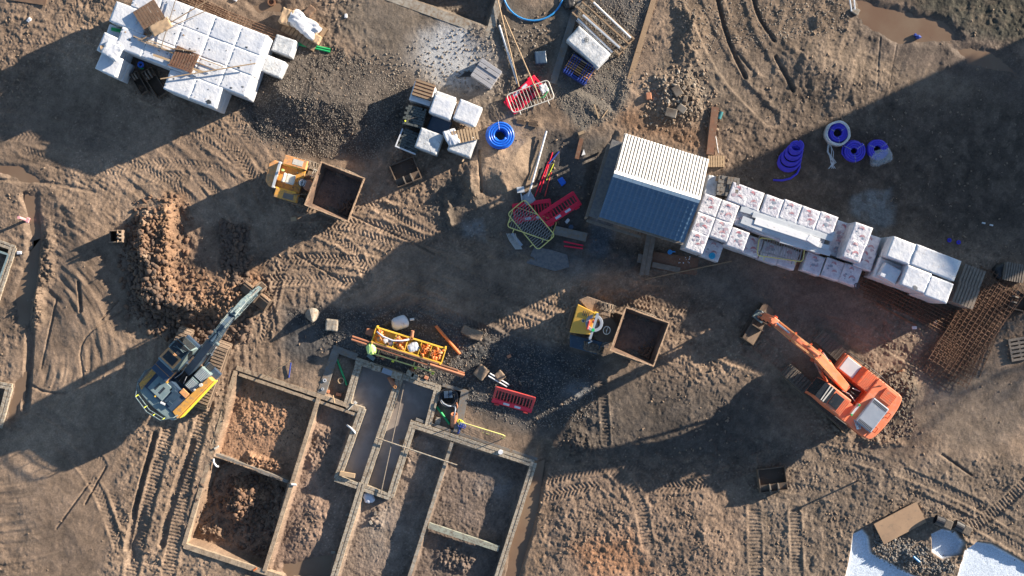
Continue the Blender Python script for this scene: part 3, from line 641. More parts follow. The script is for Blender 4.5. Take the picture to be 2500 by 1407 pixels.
foundation('L shaped concrete ring beam cut by the top edge of the picture', [((905,-25),(1197,80),.46,dict(leaf=False,bl=20)), ((1192,92),(1228,-30),.36,dict(leaf=False,bl=20))], 'concrete', 'ring_beam', 'concrete beam')
foundation('muddy block foundation corner at the left edge beside the long puddle', [((-30,583),(36,607),.30), ((32,604),(-15,745),.34), ((-30,606),(20,622),.1,dict(leaf=False,m='teal_grey')), ((20,622),(-16,720),.1,dict(leaf=False,m='teal_grey'))])
foundation('block foundation corner at the left edge further down, cut by the frame', [((-30,935),(28,945),.30), ((22,945),(-4,1045),.34)])
g = G(); seg(g, (1416,-12), (1350,204), .34, leaf=False, bl=20, z0=-.3, z1=.12)
single('concrete_kerb', g, MT['concrete_dark'], 'long grey concrete kerb running down from the top edge to the red barrier', 'kerb')
g = G(); seg(g, (1602,-20), (1512,278), .26, leaf=False, bl=3.0, z0=-.3, z1=.06)
single('timber_edging', g, MT['wood'], 'brown muddy timber edging along the right side of the gravel strip', 'edging board')

# shed with a pitched roof: ribbed white sheets towards the sun, blue grey tiles away from it
def shed():
    t = thing('site_shed', 'shed with a pitched roof, white ribbed slope and blue grey tiled slope', 'shed', (0,0,0))
    ER, EZ, EL = 4.7, 3.35, 3.35
    c = [P(1520,324,EZ), P(1724,387,EZ), P(1708,487,ER), P(1500,425,ER), P(1458,528,EL), P(1665,590,EL)]
    e = (c[1]-c[0]); e.z = 0; Lr = e.length; ang = math.atan2(e.y, e.x); o = (c[2]+c[3])/2
    t.location = (o.x, o.y, 0); t.rotation_euler = (0,0,ang)
    Rm = Matrix.Rotation(-ang, 3, 'Z'); lc = [Rm @ (p-Vector((o.x,o.y,0))) for p in c]
    hw = Lr/2+.02; yb = (lc[0].y+lc[1].y)/2; yf = (lc[4].y+lc[5].y)/2
    # walls
    g = G(); g.box(-hw+.25, hw-.12, yf+.30, yb-.15, -.1, EL-.12); mesh('wall', g, MT['stone_wall'], t)
    for x0, x1 in ((-hw+.24, -hw+.40), (hw-.28, hw-.13)): g = G(); g.prism([(yf+.32, EL-.15), (yb-.17, EL-.15), (0, ER-.12)], x0, x1, 'x'); mesh('gable', g, MT['stone_wall'], t)
    g = G(); g.box(-.55, .35, yf+.26, yf+.29, 0, 2.0); d = mesh('door', g, MT['wood_brown'], t)
    g = G(); g.box(.22, .28, yf+.22, yf+.26, 1.0, 1.12); mesh('handle', g, MT['steel'], d)
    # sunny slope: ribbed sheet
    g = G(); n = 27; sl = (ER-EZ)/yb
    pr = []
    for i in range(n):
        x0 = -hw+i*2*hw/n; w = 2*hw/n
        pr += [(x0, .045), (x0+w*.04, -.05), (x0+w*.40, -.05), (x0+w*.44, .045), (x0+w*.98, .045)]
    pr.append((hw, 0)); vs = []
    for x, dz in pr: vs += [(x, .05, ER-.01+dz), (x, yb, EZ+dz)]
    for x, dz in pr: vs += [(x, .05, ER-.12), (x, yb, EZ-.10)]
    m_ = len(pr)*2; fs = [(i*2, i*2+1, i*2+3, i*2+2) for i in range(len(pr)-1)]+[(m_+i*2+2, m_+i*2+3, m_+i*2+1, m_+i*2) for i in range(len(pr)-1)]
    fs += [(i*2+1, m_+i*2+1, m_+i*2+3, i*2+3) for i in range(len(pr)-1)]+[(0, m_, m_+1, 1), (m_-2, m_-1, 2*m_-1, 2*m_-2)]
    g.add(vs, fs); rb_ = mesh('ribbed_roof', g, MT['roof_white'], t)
    g = G(); w = 2*hw/n
    for i in range(n):
        x0 = -hw+i*w+w*.05; x1 = -hw+i*w+w*.41; g.add([(x0,.06,ER-.01-.035),(x1,.06,ER-.01-.035),(x1,yb-.01,EZ-.035),(x0,yb-.01,EZ-.035)], [(0,1,2,3)])
    mesh('groove_shade', g, MT['stone_wall'], rb_)  # dark strips painting in the shadow between the ribs
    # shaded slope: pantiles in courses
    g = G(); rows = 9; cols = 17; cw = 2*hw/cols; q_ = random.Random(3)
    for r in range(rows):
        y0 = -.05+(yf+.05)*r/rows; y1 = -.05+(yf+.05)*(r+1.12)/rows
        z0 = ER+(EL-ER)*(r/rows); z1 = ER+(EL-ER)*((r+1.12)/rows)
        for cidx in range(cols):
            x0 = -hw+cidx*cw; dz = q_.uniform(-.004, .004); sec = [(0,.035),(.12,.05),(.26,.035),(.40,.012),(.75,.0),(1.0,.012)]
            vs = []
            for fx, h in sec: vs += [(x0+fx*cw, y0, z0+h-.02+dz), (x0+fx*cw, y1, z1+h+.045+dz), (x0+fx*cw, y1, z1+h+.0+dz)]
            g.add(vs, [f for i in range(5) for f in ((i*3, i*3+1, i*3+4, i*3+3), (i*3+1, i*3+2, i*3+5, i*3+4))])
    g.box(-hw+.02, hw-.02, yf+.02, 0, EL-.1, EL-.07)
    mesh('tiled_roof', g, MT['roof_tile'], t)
    g = G(); g.prism([(-.04, ER-.14), (yf+.04, EL-.10), (yf+.04, EL-.02), (-.04, ER-.04)], -hw+.02, hw-.02, 'x'); mesh('roof_deck', g, MT['stone_wall'], t)
    g = G(); k = 9
    for i in range(k): g.prism([(-.16, ER-.02), (0, ER+.07), (.16, ER-.02), (.15, ER-.06), (0, ER+.03), (-.15, ER-.06)], -hw+i*2*hw/k+.004, -hw+(i+1)*2*hw/k-.004, 'x')
    mesh('ridge_tiles', g, MT['roof_white'], t)
    g = G(); g.box(-hw-.02, hw+.02, yf-.13, yf-.01, EL-.14, EL-.02); mesh('gutter', g, MT['wood_grey'], t)
    # lower lean-to edge and its planks on the west side
    g = G(); g.prism([(yf-.05, 2.2), (yb-.3, 2.2), (yb-.3, 2.32), (yf-.05, 2.32)], -hw-.42, -hw+.3, 'x'); mesh('side_parapet', g, MT['stone_wall'], t)
    g = G(); g.box(-hw-.55, -hw-.43, yf-.10, yb-.5, 1.9, 2.1); g.box(-hw-.43, hw*.1, yf-.32, yf-.20, 1.9, 2.0); g.box(-hw-.5, -hw-.42, yf-.1, yf-.02, 0, 1.9); g.box(-hw-.5, -hw-.42, yb-.6, yb-.5, 0, 1.9)
    mesh('scaffold_board', g, MT['wood_grey'], t)
    return t
shed()
g = G(); g.tube([P(1488,380,1.2), P(1470,440,1.1), P(1456,490,1.0)], .035); single('green_pipe', g, MT['green'], 'thin green pipe leaning against the left wall of the shed', 'pipe')
g = G()
for i in (-1, 1):
    a, b = P(1592+i*6, 565, .28), P(1572+i*6, 672, .22); d = b-a; g.obox((a+b)/2+Vector((0,0,i*.006)), (d.length, .22, .07), math.atan2(d.y, d.x))
single('scaffold_planks', g, MT['wood_grey'], 'pair of grey scaffold planks running down from the shed eaves', 'plank')
g = G(); g.obox(P(1574,634,.12), (.7,.42,.16), R(-12)); single('concrete_slab', g, MT['concrete_dark'], 'small dark slab propping the scaffold planks below the shed', 'slab')

# ---- off the right edge: the houses whose shadows fall across the site
def house(label, c, rz, w, d, eave, ridge):
    t = thing('brick_house', label, 'house', c, rz)
    g = G(); g.box(-w/2, w/2, -d/2, d/2, -.5, eave); mesh('wall', g, MT['house_brick'], t)
    g = G(); g.prism([(-d/2-.4, eave-.1), (d/2+.4, eave-.1), (0, ridge)], -w/2-.3, w/2+.3, 'x'); rf = mesh('roof', g, MT['dark_block'], t)
    g = G(); g.box(w/2-1.6, w/2-.9, -.4, .4, eave, ridge+.9); mesh('chimney', g, MT['house_brick'], rf)
    for sx in (-1, 1):
        for zz in (1.0, 3.7):
            g = G(); g.box(sx*w*.25-.6, sx*w*.25+.6, d/2, d/2+.06, zz, zz+1.1); wd = mesh('window', g, MT['white_plastic'], t)
            g = G(); g.box(sx*w*.25-.5, sx*w*.25+.5, d/2+.061, d/2+.07, zz+.1, zz+1.0); mesh('pane', g, MT['glass'], wd)
            g = G(); g.box(sx*w*.25-.6, sx*w*.25+.6, -d/2-.06, -d/2, zz, zz+1.1); wd = mesh('window', g, MT['white_plastic'], t)
            g = G(); g.box(sx*w*.25-.5, sx*w*.25+.5, -d/2-.07, -d/2-.061, zz+.1, zz+1.0); mesh('pane', g, MT['glass'], wd)
    g = G(); g.box(-.45, .45, d/2, d/2+.08, 0, 2.05); mesh('door', g, MT['teal'], t)
def uv_px(u, v):
    """sun aligned photo coordinates -> world"""
    px = .905*u+.425*v; py = .905*v-.425*u; return ((px-1250)/SC, (703.5-py)/SC)
azi = math.atan2(.425, .905)
x, y = uv_px(1330+8.6*3.487*50, 1395); house('brick house off the right side of the picture', (x, y, 0), azi+math.pi/2, 10.0, 7.0, 5.4, 8.6)
x, y = uv_px(2050+7.5*3.487*50, 650); house('brick house beyond the top right corner', (x, y, 0), azi+math.pi/2, 7.0, 7.0, 5.0, 7.5)
def bare_tree(label, loc, h, seed):
    t = thing('bare_tree', label, 'tree', loc); q_ = random.Random(seed); g = G(); g.tube([(0,0,-.3),(.05,.05,h*.25),(0,.1,h*.5),(.1,0,h*.95)], [.22,.17,.12,.03], 8); mesh('trunk', g, MT['bark'], t)
    g = G(); lv = G()
    for i in range(46):
        z = h*(.22+.72*i/46); a = q_.uniform(0, 6.28); L = h*.30*(1-.55*z/h)*q_.uniform(.7, 1.2); p = Vector((0, .05, z)); d = Vector((math.cos(a), math.sin(a), q_.uniform(.25, .8)))
        pts = [p, p+d*L*.5, p+d*L+Vector((0,0,.2))]; g.tube(pts, [.06,.035,.012], 5)
        for j in range(7):
            b = pts[1].lerp(pts[2], q_.random()); e = b+Vector((q_.uniform(-1,1), q_.uniform(-1,1), q_.uniform(0,.9)))*.7; g.tube([b, e], [.02,.006], 4)
            for _ in range(5):
                c = e+Vector((q_.uniform(-.35,.35), q_.uniform(-.35,.35), q_.uniform(-.35,.35))); s = q_.uniform(.05,.11)
                n1_ = Vector((q_.uniform(-1,1), q_.uniform(-1,1), q_.uniform(-1,1))).normalized(); n2_ = n1_.orthogonal().normalized(); lv.add([c-n1_*s, c-n2_*s*.6, c+n1_*s, c+n2_*s*.6], [(0,1,2,3)])
    mesh('crown', g, MT['bark'], t); mesh('leaves', lv, MT['leaf'], t)
for i, (u, v, h) in enumerate([(3150, 1870, 9.0), (3350, 1960, 8.0), (3050, 1760, 7.5), (3300, 2110, 8.5)]):
    x, y = uv_px(u, v); bare_tree(['tall thin winter tree off the right edge', 'second winter tree off the right edge', 'shorter winter tree off the right edge', 'winter tree off the lower right corner'][i], (x, y, 0), h, i+4)

# ------------------------------------------------------------------ wrapped packs
from mathutils import noise as mnoise
def wrap_disp(x, y, z, w, d, h, seed, amp):
    s = Vector((seed*3.1, seed*7.7, 0)); n = mnoise.noise(Vector((x*1.6, y*1.6, z*1.6))+s)*.9
    r = math.hypot(x, y)+.05; a = math.atan2(y, x)
    fold = math.sin(a*9+seed+4*mnoise.noise(Vector((x*3, y*3, z*3))+s))*min(1, r*1.4)*.5+abs(mnoise.noise(Vector((x*5, y*2.2, z*4))+s))*1.1
    return (n+fold*.75)*amp
def wrapped(w, d, h, seed=0, amp=.010, r=.016, n=12, bulge=.0):
    g = G(); idx = {}; vs = []; fs = []
    def vid(p):
        k = tuple(round(c, 4) for c in p)
        if k not in idx: idx[k] = len(vs); vs.append(Vector(p))
        return idx[k]
    hx, hy = w/2, d/2
    for (u0, u1, v0, v1, f) in ((-hx,hx,-hy,hy,lambda a,b: (a,b,h)), (-hx,hx,0,h,lambda a,b: (a,-hy,b)), (hx,-hx,0,h,lambda a,b: (a,hy,b)), (-hy,hy,0,h,lambda a,b: (hx,a,b)), (hy,-hy,0,h,lambda a,b: (-hx,a,b))):
        for i in range(n):
            for j in range(n):
                q = [(i,j),(i+1,j),(i+1,j+1),(i,j+1)]; fs.append(tuple(vid(f(u0+(u1-u0)*a/n, v0+(v1-v0)*b/n)) for a, b in q))
    out = []
    for p in vs:
        core = Vector((max(-hx+r, min(hx-r, p.x)), max(-hy+r, min(hy-r, p.y)), min(h-r, p.z)))
        dv = p-core
        if dv.length < 1e-6: dv = Vector((0,0,1))
        dn = dv.normalized(); k = wrap_disp(p.x, p.y, p.z, w, d, h, seed, amp)
        out.append(core+dn*(r+k*(.4+.6*(p.z > .02))))
    g.add(out, fs); return g
def top_print(w, d, h, seed, amp, rr, shapes):
    """thin printed marks that follow the film on top"""
    g = G()
    for cx, cy, ra, a0, a1, th in shapes:
        n = 8; vs = []
        for i in range(n+1):
            a = a0+(a1-a0)*i/n; wd = th*math.sin(math.pi*(i+.15)/(n+.3))
            for q in (-1, 0, 1):
                x, y = cx+(ra+q*wd)*math.cos(a), cy+(ra+q*wd)*math.sin(a)
                vs.append((x, y, h+wrap_disp(x, y, h, w, d, h, seed, amp)+.010))
        g.add(vs, [f for i in range(n) for f in ((i*3, i*3+1, i*3+4, i*3+3), (i*3+1, i*3+2, i*3+5, i*3+4))])
    return g
ORD = ['first', 'second', 'third', 'fourth', 'fifth', 'sixth', 'seventh', 'eighth']
protos = {}
def pack(key, w, d, h, seed, m, name, printed=False):
    k = (key, w, d, h, seed)
    if k in protos: return protos[k], True
    t = thing(name, '', '', (0,0,0)); g = wrapped(w, d, h-.1, seed); g.v = [(x, y, z+.1) for x, y, z in g.v]
    mesh('wrapping', g, MT[m], t, smooth=True)
    pb = G()
    for yy in (-d/2+.08, 0, d/2-.08): pb.box(-w/2+.03, w/2-.03, yy-.04, yy+.04, 0, .1)
    mesh('pallet_base', pb, MT['wood_grey'], t)
    if printed:
        q_ = random.Random(seed); sh = [(w*q_.uniform(-.12,.0), d*.22, .12, q_.uniform(-.3,.5), q_.uniform(2.2,3.2), .055), (w*q_.uniform(.0,.15), -d*.2, .15, q_.uniform(.2,.8), q_.uniform(2.4,3.4), .05)]
        g = top_print(w, d, h-.1, seed, .022, .05, sh); g.v = [(x, y, z+.1) for x, y, z in g.v]; mesh('printed_mark', g, MT['print_red'], t, smooth=True)
    protos[k] = t; t['_used'] = 0; return t, False
def put(key, w, d, h, seed, m, name, px, py, zt, ang, label, cat, group, tiers=1, printed=False, low=None):
    """a stack whose TOP is seen at px, py; zt = height of the stack; one thing per pack"""
    c = P(px, py, zt); base = zt-h; out = []
    levels = [(base, label)]
    if low:
        for j in range(low): levels.append((base-h*(j+1), label.replace('topmost', 'lower') if False else low_label(label, j)))
    for z, lb in levels:
        t, used = pack(key, w, d, h, seed, m, name, printed)
        if used: t = dup(t, (c.x, c.y, z), -R(ang), lb, group); t['category'] = cat
        else: t.location = (c.x, c.y, z); t.rotation_euler = (0,0,-R(ang)); tag(t, lb, cat, group)
        if '_used' in t: del t['_used']
        out.append(t)
    return out
def torn(t, w, d, h, seed, cx, cy, r, m='print_dark', name='torn_patch'):
    g = G(); q_ = random.Random(seed+5); n = 11; pts = [(cx+r*q_.uniform(.55,1.2)*math.cos(6.283*i/n), cy+r*.7*q_.uniform(.5,1.2)*math.sin(6.283*i/n)) for i in range(n)]
    vs = [(cx, cy, h+wrap_disp(cx, cy, h-.1, w, d, h-.1, seed, .010)+.012)]+[(x, y, h+wrap_disp(x, y, h-.1, w, d, h-.1, seed, .010)+.010) for x, y in pts]
    g.add(vs, [(0, i+1, (i+1) % n+1) for i in range(n)]); mesh(name, g, MT[m], t)
def low_label(label, j):
    return ('bottom pack under ' if j else 'pack under ')+label
W1, D1 = 1.315, 1.035; ab = (-.934, -.358); bb = (-.358, .934)
def at_block(r, k):   # centre of a pack in the big white stack, in photo pixels (tops)
    return 655+ab[0]*68*(k+.5)+bb[0]*53*(r+.5), 88+ab[1]*68*(k+.5)+bb[1]*53*(r+.5)
GW = 'white wrapped block packs stacked at top left'
rowname = ['back row', 'middle row', 'front row']
for r in range(3):
    for k in range(5):
        if r == 1 and k == 4: continue
        x, y = at_block(r, k); sd_ = (r*5+k*3) % 5
        low = 1 if (k == 0 or (r == 2 and k >= 3)) else None
        tt = put('w', W1, D1, 1.02, sd_, 'wrap', 'wrapped_block_pack', x, y, 2.06+rnd.uniform(-.01,.01), 21, '%s white pack from the right in the %s of the big stack' % (ORD[k], rowname[r]), 'block pack', GW, low=low)
        for j in range(rnd.choice((1,2,3))): torn(tt[0], W1, D1, 1.02, sd_, rnd.uniform(-.5,.5), rnd.uniform(-.4,.4), rnd.uniform(.025,.07), rnd.choice(('print_dark','wrap_seam','card')), 'scuff')
x, y = at_block(1, 4.05); put('w', .62, D1, 1.02, 9, 'wrap', 'wrapped_block_pack', x+6, y+2, 2.05, 21, 'narrow white pack showing between the corner pack and the broken pallet', 'block pack', GW)
put('w', 1.28, 1.02, 1.02, 7, 'wrap', 'wrapped_block_pack', 306, 39, 2.05, 21, 'clean white corner pack at the upper left end of the big stack', 'block pack', GW, low=1)
for k in (0, 1):
    x, y = at_block(3, k+.85); tt = put('w', W1, D1, 1.02, 2+k, 'wrap', 'wrapped_block_pack', x, y, 2.06, 21, ['white pack with a dark torn patch, lowest in the big stack', 'white pack in front of the front row, left of the torn one'][k], 'block pack', GW, low=1)
    torn(tt[0], W1, D1, 1.02, 2+k, (.25,-.35)[k], (-.32,.1)[k], (.17,.06)[k])
put('w', 1.15, .80, 1.02, 4, 'wrap', 'wrapped_block_pack', 288, 88, 1.03, 21, 'low white pack with short green pipes lying on it', 'block pack', GW)
put('w', 1.05, .95, 1.02, 6, 'wrap', 'wrapped_block_pack', 270, 112, 2.05, 24, 'white pack with torn film and brown paper on top, left end', 'block pack', GW, low=1)
put('w', 1.05, .95, 1.02, 1, 'wrap', 'wrapped_block_pack', 266, 156, 1.95, 24, 'plain white pack at the lower left end of the stack', 'block pack', GW, low=1)
g = wrapped(.8, .7, .18, 33, .05); single('torn_film', g, MT['wrap'], 'torn white film bunched on the left end pack', 'plastic film', P(276,125,2.02)[:3], -R(30), smooth=True)
g = G()
for i in range(6): g.tube([(-.2+i*.05, -.15, .05), (-.17+i*.05, 0, .10), (-.2+i*.05, .17, .04)], .028, 6)
single('paper_scrap', g, MT['card'], 'crumpled brown paper strip on the torn left end pack', 'paper', P(257,120,2.1)[:3], R(10))
put('s', .98, .82, .98, 21, 'wrap_thin', 'wrapped_pack', 692, 111, .98, 19, 'small grey white wrapped pack beside the two green pipes', 'wrapped pack', 'two single packs right of the big stack')
put('s', .98, .82, .98, 22, 'wrap_thin', 'wrapped_pack', 667, 162, .98, 22, 'small grey white wrapped pack with a brown stain, below the other', 'wrapped pack', 'two single packs right of the big stack')

# brick packs right of the shed
def z6(x, y): return 1640+x/4.69, 420+y/4.69
GB = 'wrapped brick packs in rows right of the shed'
def bk(x, y, zt, lab, seed, low=None, ang=20, w=.88, d=.94):
    q_ = random.Random(int(x*7+y)); tt = put('b', w, d, .95, seed, 'wrap_print', 'wrapped_brick_pack', *z6(x, y), zt, ang, lab, 'brick pack', GB, printed=True, low=low)
    for j in range(q_.choice((1,2,3))): torn(tt[0], w, d, .95, seed, q_.uniform(-.3,.3), q_.uniform(-.3,.3), q_.uniform(.05,.15), q_.choice(('print_mauve','hood_grey','print_mauve')), 'film_fold')
bk(765,255,1.92,'brick pack half covered by loose grey bricks in the top row',31)
for i, (x, y) in enumerate([(925,315),(1145,395),(1355,452),(1565,527),(1770,590)]): bk(x, y, 1.92, '%s clean brick pack after the loose bricks in the top row' % ORD[i], 32+i % 3, None)
bk(435,385,1.92,'brick pack half under blue film beside the shed roof',34,1); bk(640,460,1.92,'brick pack with torn blue film second from the shed',35)
bk(360,600,1.92,'brick pack left of centre against the shed roof edge',31,1); bk(565,665,1.92,'brick pack third row, second from the shed',32); bk(755,770,1.92,'brick pack with a blue shadowed corner left of the yellow barrier',33,1)
bk(285,805,1.92,'lowest brick pack on the shed side with red print',34,1); bk(468,895,.97,'low brick pack under the blue reel below the row',35)
for i, (x, y) in enumerate([(845,530),(1045,600),(1245,670),(1445,740),(1640,800)]): bk(x, y, 1.75, '%s brick pack from the left under the steel lintels' % ORD[i], 31+i)
for i, (x, y) in enumerate([(920,850),(1130,930),(1335,990)]): bk(x, y, .97, '%s low shaded brick pack from the left by the yellow barrier' % ORD[i], 32+i)
for i, (x, y) in enumerate([(1625,1055),(1845,1115),(2050,1180)]): bk(x, y, 1.30+i*.03, '%s shaded brick pack in the bottom row towards the right' % ORD[i], 33+i)
bk(1965,690,1.0,'low shaded brick pack left of the tall stacks, upper',31); bk(1895,860,1.0,'low shaded brick pack left of the tall stacks, lower',33)
bk(2165,715,2.35,'tall brick pack at the right end, upper one',34,1); bk(2090,900,2.35,'tall brick pack at the right end, lower one',35,1)
bk(2265,830,1.5,'brick pack behind the tall stacks at the right end, upper',32); bk(2215,1000,1.5,'brick pack behind the tall stacks at the right end, lower',31)
# opened pack: loose grey bricks, blue film
g = G(); q_ = random.Random(2)
for i in range(7):
    for j in range(5): g.obox((-.45+i*.145+q_.uniform(-.01,.01), -.38+j*.19+q_.uniform(-.01,.01), .47+q_.choice((0,0,.03,-.07))), (.135, .18, .95), q_.uniform(-.03,.03))
x, y = z6(650,165); single('brick_stack', g, MT['concrete_dark'], 'loose grey bricks stacked unwrapped at the shed end of the top row', 'brick stack', P(x,y,1.9)[:2]+(.95,) if False else (P(x,y,1.9).x, P(x,y,1.9).y, .95), -R(8))
g = wrapped(.55,.95,1.7,41,.05); x, y = z6(460,160); single('film_heap', g, MT['wrap_thin'], 'open pack in blue grey film at the top left corner of the rows', 'opened pack', (P(x,y,1.7).x, P(x,y,1.7).y, 0), -R(14), smooth=True)
g = wrapped(.32,.25,.3,42,.04); x, y = z6(548,80); single('paper_wrap', g, MT['card'], 'small tan cardboard piece on the opened pack', 'cardboard', (P(x,y,1.8).x, P(x,y,1.8).y, 1.5), -R(14), smooth=True)
# steel lintels lying on the packs
def lint(x0, y0, x1, y1, w, z, m, lab):
    a, b = P(*z6(x0, y0), z), P(*z6(x1, y1), z); d = b-a; g = G(); g.obox((0,0,.05), (d.length, w, .012)); g.obox((0,-w/2,.0), (d.length, .012, .1)); g.obox((0,w/2,-.0), (d.length, .012, .1))
    for s in range(3): g.box(d.length*(-.3+s*.3)-.03, d.length*(-.3+s*.3)+.03, -.02, .02, .05, .062)
    single('steel_lintel', g, MT[m], lab, 'lintel', tuple((a+b)/2), math.atan2(d.y, d.x), 'steel lintels across the brick packs')
lint(790,420,1860,720,.28,1.86,'steel','uppermost wide grey steel lintel across the packs')
lint(925,490,1840,770,.24,1.90,'steel','grey steel lintel just below the uppermost')
lint(950,560,1690,800,.30,1.97,'galv_white','bright white lintel in the middle of the bundle')
lint(1560,750,1690,830,.3,1.985,'galv_white','short white lintel end at the right')
lint(1015,650,1800,870,.22,1.88,'steel','pale grey lintel along the lower side of the bundle')
lint(775,570,1780,900,.30,1.82,'steel','lowest wide grey lintel under the bundle')
lint(1240,780,1815,935,.24,1.80,'steel','lower right grey lintel with a torn end')
lint(800,545,1040,640,.35,1.93,'steel','short steel piece at the left end of the bundle')

# tall white packs further right
def zg(x, y): return 2100+x/2.2125, 560+y/2.2125
GT = 'tall white packs beside the rusty mesh'
tp = lambda x, y, w, d, zt, lab, seed, low=2, ang=21: put('t', w, d, .85, seed, 'wrap', 'wrapped_pallet_pack', *zg(x, y), zt, ang, lab, 'wrapped pack', GT, low=low)
tp(222,115,1.15,1.02,2.5,'tall white pack at the upper left of the group',51)
tp(405,180,2.28,1.02,2.5,'long white sheeted pack at the upper right of the group',52)
tp(165,232,1.45,1.0,1.7,'lower white pack in the left corner of the group',53,1); put('t', .85, .70, .5, 54, 'wrap', 'wrapped_pallet_pack', *zg(163,238), 2.2, 28, 'small crooked pack sitting on the lower left one', 'wrapped pack', GT)
tt = tp(302,270,1.22,1.0,2.5,'white pack at the bottom middle with a torn grey hole',55); torn(tt[0], 1.22, 1.0, .95 if False else .85, 55, .1, -.40, .16, 'wrap_seam'); tp(424,326,1.15,1.0,2.5,'white pack at the bottom right of the group',56)
for i, (x, y, lab) in enumerate([(570,262,'grey slatted timber lid right of the tall packs, upper'), (536,358,'grey slatted timber lid right of the tall packs, lower')]):
    t = thing('slatted_crate', lab.replace('lid','crate'), 'slatted crate', tuple(Pg(*zg(x, y))+Vector((-.25,0,.0))), -R(21), 'slatted lids beside the tall packs')
    g = G()
    for j in range(7): g.box(-.52+j*.155, -.40+j*.155, -.5, .5, 1.55, 1.58)
    mesh('slats', g, MT['wood_grey'], t)
    g = G()
    for yy in (-.4, 0, .4): g.box(-.5, .54, yy-.04, yy+.04, 1.46, 1.55)
    mesh('bearers', g, MT['wood_grey'], t); g = wrapped(1.0,.95,1.45,60+i,.01); mesh('pack_below', g, MT['concrete_dark'], t)
# ------------------------------------------------------------------ machines
def beam(g, pts, w, hs):
    """box section swept along points in a vertical plane"""
    pts = [Vector(p) for p in pts]; n = len(pts); vs = []
    for i, p in enumerate(pts):
        d = (pts[min(i+1, n-1)]-pts[max(i-1, 0)]).normalized(); side = Vector((-d.y, d.x, 0))
        side = side.normalized() if side.length > 1e-4 else Vector((0,1,0)); up = d.cross(side)*-1
        if up.z < 0 and abs(d.z) < .95: up = -up
        ww = w[i] if isinstance(w, (list,tuple)) else w; h = hs[i] if isinstance(hs, (list,tuple)) else hs
        vs += [p+side*ww/2+up*h/2, p-side*ww/2+up*h/2, p-side*ww/2-up*h/2, p+side*ww/2-up*h/2]
    fs = [(0,1,2,3), tuple(range(4*n-1, 4*n-5, -1))]
    for i in range(n-1):
        for k in range(4): fs.append((i*4+k, (i+1)*4+k, (i+1)*4+(k+1)%4, i*4+(k+1)%4))
    g.add(vs, fs)
def crawler_track(name, t, cx, cy, L, W, Hh, rz, m, mf):
    tr = bpy.data.objects.new(name, None); COL.objects.link(tr); tr.parent = t; tr.location = (cx, cy, 0); tr.rotation_euler = (0,0,rz)
    r = Hh/2; prof = [(L/2-r+r*math.cos(a), r+r*math.sin(a)) for a in [R(-90+i*15) for i in range(13)]]+[(-L/2+r+r*math.cos(a), r+r*math.sin(a)) for a in [R(90+i*15) for i in range(13)]]
    g = G(); g.prism(prof, -W/2+.02, W/2-.02, 'y'); mesh('belt', g, MT[m], tr)
    g = G(); per = .17; n = int((L-2*r)/per)
    for i in range(n+1):
        x = -L/2+r+i*(L-2*r)/n
        for z0, z1 in ((Hh-.005, Hh+.035),): g.box(x-.055, x+.055, -W/2, W/2, z0, z1); g.box(x-.055, x-.03, -W/2, W/2, z1, z1+.02)
        g.box(x-.055, x+.055, -W/2, W/2, -.03, .005)
    for sx in (-1, 1):
        for j in range(1, 7):
            a = R(-90+j*180/7); cx_, cz_ = sx*(L/2-r+r*math.cos(a)), r+r*math.sin(a)
            g.obox((cx_, 0, cz_), (.05, W, .11), 0, 0, 0 if False else (a*-sx if True else 0))
    mesh('shoes', g, MT[m], tr)
    g = G()
    for sx in (-1, 1): g.cyl((sx*(L/2-r), -W/2-.02, r), (sx*(L/2-r), W/2+.02, r), r*.55, 14)
    g.box(-L/2+r, L/2-r, -W/2-.01, W/2+.01, r-.16, r+.14); mesh('wheel_frame', g, MT[mf], tr)
    return tr
def hoses(g, pts, off, r=.02):
    g.tube([Vector(p)+Vector(off) for p in pts], r, 6)

